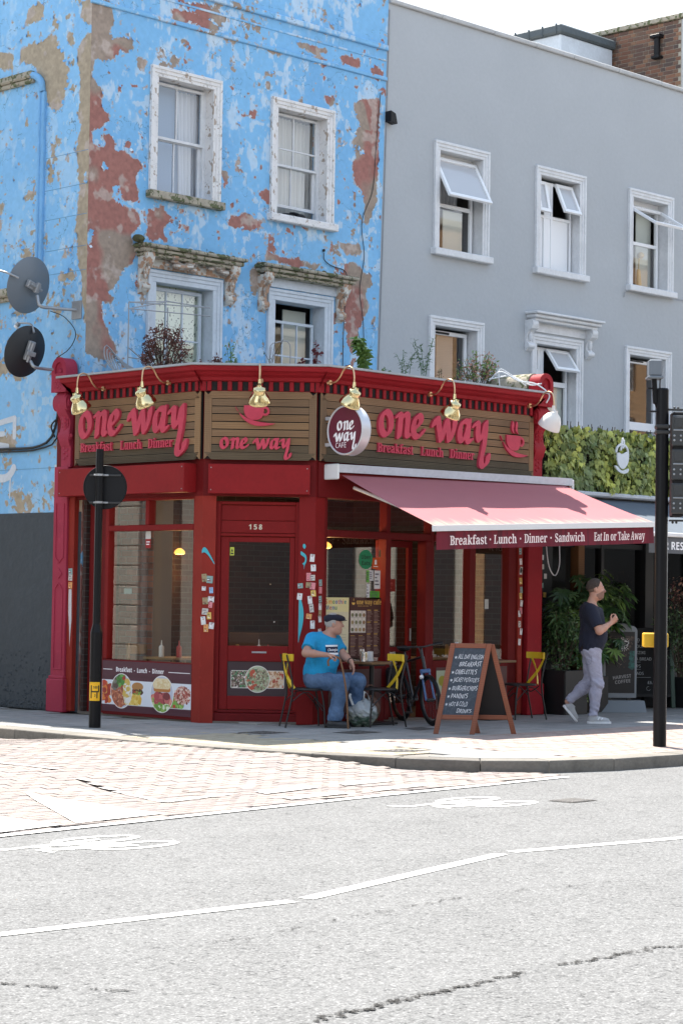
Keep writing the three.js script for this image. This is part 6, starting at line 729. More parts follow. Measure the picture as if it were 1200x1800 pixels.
  for (const z of [-.876, .876]) new B(F).add(new THREE.ShapeGeometry(poly([[-.85, .95], [-.4, 1.32], [.1, 1.36], [.75, 1.32], [1.25, 1.0]])).translate(0, 0, z)).mesh('side_window', mat('carGlass', [.02, .02, .025], { roughness: .05 }), car);
}
// ---------- street furniture ----------
mat('poleBlack', [.01, .01, .011], { phys: 1, specularIntensity: .3, roughness: .35, bumpMap: T.lump, bumpScale: .0015 }); mat('yellowBox', [.72, .42, .02], { roughness: .5 });
{ // left pole with the back of a round sign
  const x = -1.6, z = -.97, p = thing('sign_pole', 'black pole at the left kerb with the back of a round sign and yellow plate', 'pole', [x, 0, z]);
  const F = new THREE.Matrix4().makeRotationY(-PI / 4).setPosition(x, 0, z); // local z towards the viewer
  new B(F).cyl([0, 0, 0], [0, 1.1, 0], .07, .07, 20).cyl([0, 1.1, 0], [0, 1.2, 0], .07, .044, 20).cyl([0, 1.2, 0], [0, 3.23, 0], .044, .044, 16).mesh('shaft', M.poleBlack, p);
  const d = new B(F).add(new THREE.CylinderGeometry(.252, .252, .008, 48).rotateX(PI / 2).translate(.06, 2.79, -.075)).add(new THREE.TorusGeometry(.25, .007, 6, 48).translate(.06, 2.79, -.071)).mesh('sign_disc', M.black, p);
  for (const y of [2.93, 2.61]) new B(F).box(-.12, .24, y - .012, y + .012, -.07, -.055, .003).mesh('channel', mat('darkSteel', [.05, .05, .05], { metalness: .5, roughness: .4 }), d), new B(F).cyl([0, y - .012, 0], [0, y + .012, 0], .048, .048, 14).box(-.07, .1, y - .01, y + .01, -.058, -.03, .002).mesh('clip', M.galv, d);
  const hp = ctex(128, 160, (g) => { g.fillStyle = '#e8b010'; g.fillRect(0, 0, 128, 160); g.fillStyle = '#111'; g.fillRect(26, 28, 14, 110); g.fillRect(26, 76, 92, 12); g.fillRect(90, 88, 12, 50); g.fillRect(106, 28, 14, 48); g.font = 'bold 30px sans-serif'; g.fillText('100', 52, 56); g.fillText('3', 66, 124); });
  const b = new B(F).add(new THREE.CylinderGeometry(.0725, .0725, .215, 20, 1, true, -1.1, 2.0).translate(0, .42, 0)), m = new THREE.Mesh(b.geo(p, false), new THREE.MeshStandardMaterial({ map: hp, roughness: .5, side: THREE.DoubleSide })); m.name = 'hydrant_plate'; p.add(m);
}
{ // right pole: traffic signals seen from behind and the side
  const x = 1.6, z = 4.69, p = thing('traffic_signal', 'black traffic signal pole in the right foreground with signal heads and yellow box', 'traffic light', [x, 0, z]), F = new THREE.Matrix4().makeRotationY(-PI / 4).setPosition(x, 0, z);
  new B(F).cyl([0, 0, 0], [0, 3.84, 0], .071, .068, 22).cyl([0, 3.84, 0], [0, 3.86, 0], .07, .06, 22).mesh('shaft', M.poleBlack, p);
  const yb = new B(F).box(-.165, .1, 1.06, 1.215, -.24, -.075, .012).mesh('push_button_box', M.yellowBox, p); new B(F).box(-.04, .04, 1.09, 1.19, -.08, -.055, .004).mesh('clamp', M.darkSteel, yb);
  const s = new B(F).box(-.155, -.01, 3.99, 4.17, -.12, .06, .015).box(-.17, .0, 3.96, 3.99, -.13, .07, .008).mesh('detector', mat('detGrey', [.16, .18, .2], { roughness: .4 }), p);
  new B(F).rbox([-.085, 3.83, 0], [.05, .28, .05], [0, 0, .06], .01).cyl([-.07, 3.7, 0], [-.03, 3.6, 0], .02).box(-.14, .02, 3.6, 3.615, -.03, .05, .003).box(-.16, -.11, 3.85, 3.865, -.02, .02, .003).mesh('detector_bracket', M.poleBlack, s);
  new B(F).tube([[-.03, 3.97, .02], [-.035, 3.88, .03], [-.02, 3.7, .04], [0, 3.62, .05]], .008, 16, 5).mesh('cable', M.cable, s);
  for (const [y, n] of [[3.46, 'b'], [3.4, 't']]) new B(F).box(-.075, .075, y - .04, y + .005, -.075, .075, .01).mesh('clamp', M.darkSteel, p);
  const hd = new B(F).box(.1, .22, 2.47, 3.6, -.12, .1, .012).box(.245, .5, 2.44, 3.64, .06, .08, .006).mesh('signal_head', M.black, p);
  const plast = mat('signalGrey', [.045, .048, .05], { roughness: .3 });
  for (let i = 0; i < 3; i++) { const y = 2.5 + i * .365; new B(F).box(.085, .225, y, y + .33, .1, .13, .012).box(.11, .2, y + .2, y + .31, .13, .14, .01).mesh('signal_door', plast, hd); const k = new B(F); for (let j = 0; j < 4; j++) k.ball([.11 + (j % 2) * .07, y + .06 + (j >> 1) * .05, .132], .012, [1, 1, .6], 8); k.cyl([.1, y + .17, .13], [.21, y + .17, .13], .008).mesh('catch', M.galv, hd); const v = new B(F).add(new THREE.CylinderGeometry(.105, .1, .2, 20, 1, true, -2.2, 4.4).rotateX(PI / 2).translate(.37, y + .16, -.06)).mesh('visor', M.black, hd); }
  new B(F).box(.05, .3, 3.62, 3.64, -.02, .03, .004).box(.08, .26, 2.42, 2.44, -.02, .04, .004).ball([.13, 3.65, 0], .014).ball([.17, 3.65, 0], .014).ball([.12, 2.41, 0], .014).ball([.16, 2.41, 0], .014).mesh('bracket', M.darkSteel, hd);
}
// ---------- pavement boards ----------
mat('frameWood', [.3, .095, .045], { map: T.wood, roughness: .6 });
{
  const bl = thing('chalk_board', 'red wooden pavement board with a chalked menu, standing in front of the awning', 'menu board', [1.3, 0, 2.15]);
  // front panel leans back from its feet to the ridge; the rear panel mirrors it
  const A = new V3(.99, 0, 1.96), D = new V3(1.31, 0, 2.31), ux = D.clone().sub(A).normalize(), L = A.distanceTo(D), back = new V3(.8, 0, -.6).normalize(), H = 1.04;
  const T1 = A.clone().add(new V3(.2, H, .07)), mk = (P, up, w, n, fm, pm, dark) => { const X = ux, Y = up.clone().normalize(), Z = new V3().crossVectors(X, Y).normalize(), M4 = new THREE.Matrix4().makeBasis(X, Y, Z).setPosition(P); const h = up.length(); new B(M4).box(0, .06, 0, h, -.014, .014, .004).mesh('leg', fm, bl); new B(M4).box(w - .06, w, 0, h, -.014, .014, .004).mesh('leg', fm, bl); new B(M4).box(.061, w - .061, h - .055, h, -.0135, .0135, .004).mesh('rail', fm, bl); new B(M4).box(.061, w - .061, .17, .225, -.0135, .0135, .004).mesh('rail', fm, bl); return [M4, h]; };
  const up = T1.clone().sub(A), [M4, h] = mk(A, up, L, 1, M.frameWood);
  const tex = ctex(512, 1024, (g, w, hh) => { g.fillStyle = '#39424c'; g.fillRect(0, 0, w, hh); for (let i = 0; i < 500; i++) { g.fillStyle = `rgba(150,160,170,${rnd(.02, .07)})`; g.beginPath(); g.ellipse(rnd(w), rnd(hh), rnd(10, 70), rnd(3, 16), rnd(3), 0, 7); g.fill(); } g.strokeStyle = g.fillStyle = '#d8dce0';
    const hand = (s, x, y, sz, wd) => { g.save(); g.translate(x, y); g.font = `${sz}px sans-serif`; const k = wd / g.measureText(s).width; g.scale(k, 1); let q = 0; for (const c of s) { g.save(); g.translate(q, rnd(-5, 5)); g.rotate(rnd(-.12, .06)); g.transform(1, 0, -.16, rnd(.9, 1.12), 0, 0); g.fillText(c, 0, 0); g.restore(); q += g.measureText(c).width; } g.restore(); }, star = (x, y) => { g.lineWidth = 6; for (let a = 0; a < 3; a++) { g.beginPath(); g.moveTo(x - 22 * Math.cos(a * 1.05 + .4), y - 22 * Math.sin(a * 1.05 + .4)); g.lineTo(x + 22 * Math.cos(a * 1.05 + .4), y + 22 * Math.sin(a * 1.05 + .4)); g.stroke(); } };
    [['ALL DAY ENGLISH', 84, 170, 92, 420, 1], ['BREAKFAST', 120, 280, 98, 370], ['OMELETTE\'S', 80, 400, 96, 360, 1], ['JACKET POTATOE\'S', 80, 520, 86, 420, 1], ['BURGER/CHIPS', 78, 650, 92, 420, 1], ['PANINI\'S', 84, 770, 92, 280, 1], ['HOT & COLD', 74, 890, 90, 310, 1], ['DRINK\'S', 220, 990, 82, 250]].forEach(([s, x, y, sz, wd, st]) => { hand(s, x, y, sz, wd); if (st) star(x - 36, y - 24); }); });
  { const b = new B(M4).plane(.06, L - .06, .225, h - .055, .006), m = new THREE.Mesh(b.geo(bl, false), new THREE.MeshStandardMaterial({ map: tex, roughness: .8 })); m.name = 'chalk_panel'; bl.add(m); new B(M4).box(.06, L - .06, .225, h - .055, -.008, .004, .001).mesh('panel_back', M.black, bl); }
  const A2 = A.clone().add(new V3(.5, 0, .2)), up2 = T1.clone().add(new V3(.045, -.005, .0)).sub(A2), [M5, h2] = mk(A2, up2, L, -1, M.frameWood); new B(M5).box(.06, L - .06, .225, h2 - .055, -.006, .006, .001).mesh('rear_panel', M.black, bl);
  new B().cyl(T1.clone().addScaledVector(ux, .05).toArray(), T1.clone().addScaledVector(ux, .05).add(new V3(.05, 0, 0)).toArray(), .01).mesh('hinge', M.galv, bl);
}
{ // forecourt sign with a weighted base
  const s = thing('forecourt_sign', 'grey framed pavement sign with white coffee lettering, behind the walking man', 'pavement sign', [6.82, 0, .2]), F = new THREE.Matrix4().makeRotationY(-PI / 4 + .12).setPosition(6.82, 0, .2);
  const pg = mat('plasticGrey', [.2, .22, .235], { roughness: .5 }), out = new THREE.Shape(); out.moveTo(-.27, 0); out.lineTo(.2, 0); out.lineTo(.21, .93); out.quadraticCurveTo(.2, .99, .13, 1.0); out.quadraticCurveTo(0, 1.06, -.12, 1.0); out.quadraticCurveTo(-.26, 1.0, -.27, .93); out.closePath(); const hole = new THREE.Path(); hole.ellipse(-.05, .985, .07, .022, 0, PI * 2, true); out.holes.push(hole);
  new B(F).add(new THREE.ExtrudeGeometry(out, { depth: .05, bevelEnabled: true, bevelSize: .008, bevelThickness: .008, bevelSegments: 2 }).translate(0, .2, -.025)).mesh('frame', pg, s);
  const tex = ctex(512, 1024, (g, w, h) => { g.fillStyle = '#101012'; g.fillRect(0, 0, w, h); for (let i = 0; i < 700; i++) { const y = 80 + Math.abs(rnd(-1, 1) * rnd()) * 560, x = rnd(w) * (1 - (y - 80) / 1400); g.fillStyle = pick(['#3c2a22', '#5a4234', '#241a16', '#7a6a5c', '#181414']); g.beginPath(); g.ellipse(x, y, rnd(5, 12), rnd(4, 8), rnd(3), 0, 7); g.fill(); } for (let i = 0; i < 120; i++) { g.fillStyle = pick(['#18504a', '#246058', '#123c3a']); g.beginPath(); g.ellipse(470 + rnd(-50, 40), rnd(330, 620), rnd(6, 26), rnd(6, 20), 0, 0, 7); g.fill(); }
    g.strokeStyle = g.fillStyle = '#c8c8c4'; g.lineWidth = 10; g.beginPath(); g.arc(310, 210, 74, 0, 7); g.stroke(); g.beginPath(); g.ellipse(310, 205, 96, 34, -.25, 0, 7); g.fillStyle = '#101012'; g.fill(); g.stroke(); g.fillStyle = '#c8c8c4'; g.font = 'bold 34px sans-serif'; g.textAlign = 'center'; const arc = (t, r, a0, da, fl) => [...t].forEach((c, i) => { const a = a0 + (i - (t.length - 1) / 2) * da; g.save(); g.translate(310 + Math.cos(a) * r, 210 + Math.sin(a) * r); g.rotate(a + (fl ? -PI / 2 : PI / 2)); g.fillText(c, 0, fl ? 24 : 0); g.restore(); }); arc('HARVEST', 92, -PI / 2, .33); arc('COFFEE', 92, PI / 2, -.33, 1); g.font = 'bold 24px sans-serif'; g.save(); g.translate(310, 216); g.rotate(-.25); g.fillText('FRESH', 0, 0); g.restore(); g.beginPath(); g.arc(294, 256, 9, 0, 7); g.arc(326, 256, 9, 0, 7); g.fill();
    g.save(); g.translate(290, 780); g.rotate(-.12); g.font = 'bold 78px sans-serif'; g.fillStyle = '#8c8a88'; g.fillText('HARVEST', 0, 0); g.fillText('COFFEE', 6, 80); g.restore(); });
  { const b = new B(F).plane(-.235, .18, .26, 1.12, .036), m = new THREE.Mesh(b.geo(s, false), new THREE.MeshStandardMaterial({ map: tex, roughness: .5 })); m.name = 'poster'; s.add(m); }
  const base = new THREE.Shape(); base.moveTo(-.22, 0); base.lineTo(-.1, .15); base.lineTo(.1, .15); base.lineTo(.22, 0); base.lineTo(.14, 0); base.quadraticCurveTo(.06, .1, 0, .1); base.quadraticCurveTo(-.06, .1, -.14, 0); base.closePath();
  new B(F).add(new THREE.ExtrudeGeometry(base, { depth: .66, bevelEnabled: true, bevelSize: .01, bevelThickness: .01, bevelSegments: 2 }).rotateY(PI / 2).translate(-.36, 0, 0)).mesh('base', pg, s); new B(F).cyl([-.18, .14, 0], [-.18, .24, 0], .03, .03, 10).cyl([.1, .14, 0], [.1, .24, 0], .03, .03, 10).mesh('spring', M.darkSteel, s);
}
{ // black chalk board on green legs
  const s = thing('chalk_board', 'black chalk board on green legs behind the right pole, listing small dishes', 'menu board', [8.1, 0, -.1]), F = new THREE.Matrix4().makeRotationY(-PI / 4 + .1).setPosition(8.1, 0, -.1), gr = mat('legGreen', [.018, .05, .03], { roughness: .5 });
  const R = F.clone().multiply(new THREE.Matrix4().makeRotationX(-.16)), panel = new THREE.Shape(); panel.moveTo(-.52, .16); panel.lineTo(.2, .16); panel.lineTo(.2, 1.06); panel.quadraticCurveTo(.1, 1.09, 0, 1.15); panel.quadraticCurveTo(-.16, 1.2, -.32, 1.15); panel.quadraticCurveTo(-.42, 1.09, -.52, 1.06); panel.closePath();
  new B(R).add(new THREE.ExtrudeGeometry(panel, { depth: .02, bevelEnabled: true, bevelSize: .004, bevelThickness: .004, bevelSegments: 1 })).mesh('board', M.black, s);
  new B(R).box(.19, .25, 0, 1.12, -.02, .035, .004).mesh('leg', gr, s); new B(R).box(-.56, -.51, 0, 1.08, -.02, .035, .004).mesh('leg', gr, s); const R2 = F.clone().multiply(new THREE.Matrix4().makeTranslation(0, 1.1, -.19).multiply(new THREE.Matrix4().makeRotationX(.22))); new B(R2).box(.24, .29, -1.12, 0, -.03, .0, .004).mesh('leg', gr, s); new B(R2).box(-.53, -.48, -1.12, 0, -.03, .0, .004).mesh('leg', gr, s); new B(R).tube([[.24, .85, -.02], [.26, .87, -.1], [.28, .84, -.2]], .006, 8, 5).mesh('chain', M.galv, s);
  const tex = ctex(512, 640, (g, w, h) => { g.fillStyle = '#0c0d0e'; g.fillRect(0, 0, w, h); g.fillStyle = g.strokeStyle = '#a8acac'; g.font = '46px sans-serif'; [['ICED', 90, 60], ['SOUP', 120, 130], ['-TZATZIKI', 50, 200], ['PITA BREAD', 70, 270], ['-CHIPS', 50, 350], ['-SALADS', 50, 430]].forEach(([t, x, y]) => g.fillText(t, x, y)); g.lineWidth = 3; for (const [x, y, l] of [[90, 76, 90], [70, 292, 120], [60, 372, 130], [50, 460, 250]]) { g.beginPath(); g.moveTo(x, y); g.lineTo(x + l, y - 4); g.stroke(); } g.fillText('£6.90', 260, 530); g.beginPath(); g.arc(270, 580, 22, .5, 5); g.stroke(); });
  const b = new B(R).plane(-.5, .18, .2, 1.05, .026), m = new THREE.Mesh(b.geo(s, false), new THREE.MeshStandardMaterial({ map: tex, roughness: .85 })); m.name = 'chalk_writing'; s.add(m);
}
// ---------- cafe chairs and tables outside ----------
mat('chairYellow', [.68, .46, .02], { roughness: .45 }); mat('chairBlack', [.014, .013, .013], { roughness: .45 });
function bistro(x, z, ry, label) { // local +x is where the sitter faces
  const c = thing('bistro_chair', label, 'chair', [x, 0, z], 'yellow and black folding chairs outside the cafe'); delete c.userData.group; c.rotation.y = 0; const F = frameOf(x, 0, z, ry), K = M.chairBlack, Y = M.chairYellow;
  new B(F).add(new THREE.CylinderGeometry(.2, .2, .02, 28).translate(0, .455, 0)).add(new THREE.TorusGeometry(.2, .012, 8, 28).rotateX(PI / 2).translate(0, .45, 0)).mesh('seat', K, c);
  for (const s of [-1, 1]) { new B(F).tube([[-.3, .0, s * .17], [-.22, .45, s * .17], [-.25, .66, s * .175], [-.3, .86, s * .18]], .011, 20, 7).mesh('leg', K, c); new B(F).tube([[.18, 0, s * .17], [.16, .3, s * .16], [.13, .45, s * .15]], .011, 12, 7).mesh('leg', K, c); }
  new B(F).tube([[-.18, .43, -.16], [-.16, .36, 0], [-.18, .43, .16]], .007, 12, 6).tube([[.15, .2, -.16], [.08, .34, 0], [.15, .2, .16]], .007, 12, 6).tube([[-.24, .3, .17], [-.05, .42, .17], [.16, .24, .16]], .007, 14, 6).tube([[-.24, .3, -.17], [-.05, .42, -.17], [.16, .24, -.16]], .007, 14, 6).mesh('stretcher', K, c);
  const rail = new THREE.Shape(); rail.absarc(.32, 0, .36, PI - .62, PI + .62, false); rail.absarc(.32, 0, .34, PI + .62, PI - .62, true);
  new B(F).add(new THREE.ExtrudeGeometry(rail, { depth: .075, bevelEnabled: true, bevelSize: .002, bevelThickness: .004, bevelSegments: 1, curveSegments: 14 }).rotateX(-PI / 2).translate(-.265, .79, 0)).mesh('top_rail', Y, c);
  for (const s of [-1, 1]) { const b = new B(F), n = 10, P = (t) => new V3(mix(-.27, -.19, t) - .03 * Math.sin(PI * t), mix(.8, .46, t), s * mix(.15, -.12, t)); for (let i = 0; i < n; i++) b.bar(P(i / n).toArray(), P((i + 1.02) / n).toArray(), .006, .036, 0); b.mesh('cross_slat', Y, c); }
  return c;
}
bistro(.62, .27, -.55, 'yellow and black folding chair the seated man sits on'); bistro(1.4, .68, PI - .35, 'yellow and black folding chair between the small table and the bicycle'); bistro(4.12, .62, PI - .3, 'yellow and black folding chair at the far table, behind the chalk board');
function sideTable(x, z, w, label) { const t = thing('outdoor_table', label, 'table', [x, 0, z]); new B().box(x - w, x + w, .735, .765, z - .22, z + .22, .006).mesh('table_top', mat('tableTop', [.3, .17, .08], { map: T.wood, roughness: .5 }), t); new B().cyl([x, .02, z], [x, .735, z], .03).box(x - .24, x + .24, 0, .03, z - .24, z + .24, .01).box(x - .2, x + .2, .71, .735, z - .04, z + .04, .004).mesh('pedestal', M.chairBlack, t); }
sideTable(1.7, .28, .22, 'small wooden table with a dark pedestal beside the seated man'); sideTable(3.72, .42, .3, 'small wooden table half hidden behind the chalk menu board');
{ const x = 1.52, z = .32, t = thing('cutlery_pot', 'shiny metal pot of cutlery and napkins on the small table', 'pot', [x, .765, z]); new B().lathe([x, .765, z], [[0, 0], [.045, 0], [.05, .005], [.052, .12], [.047, .12], [.045, .01], [0, .01]], 22).mesh('pot', mat('chrome', [.7, .7, .7], { metalness: 1, roughness: .2 }), t); const b = new B(); for (let i = 0; i < 7; i++) b.bar([x + rnd(-.03, .03), .78, z + rnd(-.03, .03)], [x + rnd(-.045, .045), .92, z + rnd(-.045, .045)], .012, .003); b.mesh('cutlery', M.chrome, t); new B().rbox([x + .09, .83, z + .02], [.07, .12, .05], [0, .4, 0], .004).mesh('napkins', M.white, t); }
{ // brown leather bag under the table
  const t = thing('leather_bag', 'brown leather bag under the small table, behind the white carrier bag', 'bag', [1.66, 0, .28]); const g = new THREE.SphereGeometry(.17, 18, 14).scale(1, 1.1, .6), p = g.attributes.position; for (let i = 0; i < p.count; i++) { const n = 1 + .12 * (fbm(p.getX(i) * 12 + 5, p.getY(i) * 12, 3) - .5); p.setXYZ(i, p.getX(i) * n, Math.max(-.16, p.getY(i) * n), p.getZ(i) * n); } g.computeVertexNormals(); new B().add(g.translate(1.66, .17, .28)).mesh('body', mat('leather', [.13, .055, .03], { roughness: .55, bumpMap: T.lump, bumpScale: .004 }), t); new B().tube([[1.56, .3, .3], [1.58, .45, .3], [1.7, .47, .3], [1.76, .3, .3]], .01, 16, 6).mesh('handle', M.leather, t);
}
{ // translucent carrier bag
  const x = 1.2, z = .62, t = thing('carrier_bag', 'crumpled white and green plastic carrier bag on the pavement by the man\'s feet', 'bag', [x, 0, z]);
  const g = new THREE.SphereGeometry(1, 56, 44), p = g.attributes.position; for (let i = 0; i < p.count; i++) { const X = p.getX(i), Y = p.getY(i), Z = p.getZ(i), a = Math.atan2(Z, X), w = .17 * (Y > .3 ? 1 - .35 * (Y - .3) : 1), cr = 1 + .4 * (fbm(X * 2.6 + Z + 20, Y * 2.5 + Z * 2 + 4, 4, 4096, 181) - .5) + .5 * Math.abs(fbm(X * 4 + 9, Y * 4 + Z * 3, 4, 4096, 183) - .5) + (Y > .5 ? .12 * Math.sin(a * 9) * (Y - .5) : 0); p.setXYZ(i, X * w * cr, .165 + Math.max(-.165, .17 * Y * (1 + .1 * Math.sin(a * 3))), Z * w * .8 * cr); } g.computeVertexNormals();
  const tx = dtex(256, 256, (i, j) => { const u = i / 256, v = j / 256, n = fbm(u * 8, v * 6, 4, 8, 185), k = sstep(.55, .42, v + .5 * (n - .5)), q = sstep(.5, .54, fbm(u * 12, v * 12, 3, 12, 187)); return [mix(.4, mix(.06, .25, q), k), mix(.42, mix(.1, .28, q), k), mix(.42, mix(.07, .23, q), k)]; }, true); tx.wrapT = THREE.ClampToEdgeWrapping;
  { const m = new THREE.Mesh(new B().add(g.rotateY(-.6).translate(x, 0, z)).geo(t, false), new THREE.MeshPhysicalMaterial({ map: tx, transmission: .15, thickness: 0, roughness: .35, bumpMap: T.lump, bumpScale: .006, side: THREE.DoubleSide })); m.name = 'bag'; t.add(m); }
  const h = (P) => { const c = new THREE.CatmullRomCurve3(P.map((q) => new V3(...q))), b = new B(); for (let i = 0; i < 14; i++) b.bar(c.getPoint(i / 14).toArray(), c.getPoint((i + 1.1) / 14).toArray(), .004, .028, .6); b.mesh('handle', mat('bagWhite', [.68, .7, .7], { roughness: .4 }), t); };
  h([[x - .14, .26, z - .02], [x - .17, .38, z - .05], [x - .1, .4, z - .06], [x - .05, .31, z - .02]]); h([[x + .0, .32, z], [x + .0, .42, z + .03], [x + .06, .38, z + .03], [x + .1, .3, z + .02]]);
}
{ // bicycle leaning by the door, front wheel towards the pavement
  const t = thing('bicycle', 'dark bicycle leaning beside the side door, front wheel towards the pavement', 'bicycle', [2.2, 0, .4]), d = new V3(-.42, 0, .9).normalize(), lean = .1, X = d, Y = new V3(0, 1, 0).applyAxisAngle(d, lean), Z = new V3().crossVectors(X, Y), F = new THREE.Matrix4().makeBasis(X, Y, Z).setPosition(2.5, 0, .06), R = .315, wb = .98; // local x forward from the rear hub
  const fb = mat('bikeFrame', [.015, .016, .02], { roughness: .35 }), bl = mat('bikeBlue', [.06, .13, .28], { roughness: .35 });
  const wheel = (x, F2) => { const w = new B(F2).add(new THREE.TorusGeometry(R - .022, .022, 10, 48).translate(x, R, 0)).mesh('wheel', M.black, t); const b = new B(F2).add(new THREE.TorusGeometry(R - .055, .012, 6, 40).translate(x, R, 0)).mesh('rim', M.darkSteel, w), s = new B(F2); for (let i = 0; i < 28; i++) { const a = i / 28 * 6.283; s.cyl([x, R, (i % 2 ? .03 : -.03)], [x + Math.cos(a) * (R - .06), R + Math.sin(a) * (R - .06), 0], .0012, .0012, 4); } s.cyl([x, R, -.05], [x, R, .05], .022, .022, 10).mesh('spokes', M.darkSteel, w, { kind: 'stuff' }); };
  wheel(0, F); wheel(wb, F); const hd = [wb - .14, .84, 0], hb2 = [wb - .1, .68, 0], bb = [.42, .29, 0], st = [.28, .76, 0];
  new B(F).cyl(hb2, bb, .02).cyl(hd, st, .016).cyl(st, bb, .016).cyl(hd, hb2, .021).cyl([0, R, .06], bb, .01).cyl([0, R, -.06], bb, .01).cyl([0, R, .06], st, .008).cyl([0, R, -.06], st, .008).mesh('frame', fb, t);
  new B(F).cyl([wb - .095, .66, .05], [wb, R, .055], .014).cyl([wb - .095, .66, -.05], [wb, R, -.055], .014).box(wb - .12, wb - .07, .64, .69, -.065, .065, .01).mesh('fork', bl, t);
  new B(F).cyl(hd, [wb - .17, .96, 0], .014).tube([[wb - .2, .98, -.3], [wb - .16, .97, -.12], [wb - .12, .96, 0], [wb - .16, .97, .12], [wb - .2, .98, .3]], .012, 24, 7).mesh('handlebar', fb, t); for (const s of [-1, 1]) new B(F).cyl([wb - .21, .98, s * .3], [wb - .19, .98, s * .18], .018).mesh('grip', M.black, t);
  new B(F).cyl([.28, .76, 0], [.25, .9, 0], .013).mesh('seat_post', fb, t); { const g = new THREE.SphereGeometry(.1, 16, 10).scale(1.35, .35, .7); new B(F).add(g.translate(.24, .92, 0)).mesh('saddle', M.black, t); }
  new B(F).cyl([.42, .29, -.06], [.42, .29, .06], .02).add(new THREE.TorusGeometry(.09, .008, 6, 26).translate(.42, .29, .05)).cyl([.42, .29, .06], [.5, .15, .07], .009).cyl([.42, .29, -.06], [.34, .43, -.07], .009).box(.46, .55, .14, .16, .07, .16, .004).box(.29, .38, .42, .44, -.16, -.07, .004).mesh('crank', M.darkSteel, t);
  new B(F).ball([wb - .05, .6, .07], .028).mesh('front_light', M.upvc, t); new B(F).tube([[wb - .16, .96, .1], [wb - .02, .98, .1], [wb - .02, .8, .06], [wb - .08, .7, .03]], .005, 16, 5).mesh('brake_cable', M.cable, t);
  new B(F).box(-.2, .15, .68, .7, -.07, .07, .004).cyl([-.15, .68, .06], [0, R, .07], .006).cyl([-.15, .68, -.06], [0, R, -.07], .006).mesh('carrier', fb, t); new B(F).rbox([0, .53, .13], [.32, .32, .12], [0, 0, 0], .03).mesh('pannier', mat('pannier', [.014, .014, .015], { roughness: .8 }), t);
}
// ---------- satellite dishes, cables and things on the shop roof ----------
function dish(x, y, z, q, r, m, label, wallZ, wallY) {
  const t = thing('satellite_dish', label, 'satellite dish', [x, y, z]), F = new THREE.Matrix4().compose(new V3(x, y, z), q, new V3(1, 1, 1)), pr = []; for (let i = 0; i <= 10; i++) pr.push([r * i / 10, .09 * (i / 10) ** 2 * r * 2]); pr.push([r + .006, .19 * r], [r, .2 * r]); for (let i = 9; i >= 0; i--) pr.push([r * i / 10, .09 * (i / 10) ** 2 * r * 2 + .006]);
  const g = new THREE.LatheGeometry(pr.map((p) => new THREE.Vector2(...p)), 40).rotateX(PI / 2).scale(.9, 1, 1); new B(F).add(g).mesh('reflector', m, t); // opens along local +z
  new B(F).box(-.05, .05, -.16, .1, -.06, -.004, .01).box(-.07, .07, -.03, .03, -.1, -.05, .006).cyl([0, -.14, -.06], [0, .12, -.06], .02).mesh('mount', M.galv, t);
  new B(F).tube([[0, -r * .8, -.01], [0, -r * 1.05, .1], [0, -r * .95, r * 1.15]], .014, 10, 7).cyl([0, -r * .95, r * 1.1], [0, -r * .82, r * 1.18], .03, .036, 12).mesh('feed_arm', M.galv, t); new B(F).cyl([0, -r * .84, r * 1.16], [0, -r * .76, r * 1.2], .036, .036, 12).mesh('feed_cap', M.upvc, t);
  const c = new V3(0, 0, -.08).applyMatrix4(F), e = [.05, wallY, wallZ]; new B().tube([[c.x, c.y - .1, c.z], [c.x, wallY + .01, c.z + .06], [mix(c.x, .05, .4), wallY, wallZ - .1], e], .022, 16, 8).box(.03, .055, wallY - .12, wallY + .12, wallZ - .1, wallZ + .1, .003).mesh('wall_arm', M.galv, t);
}
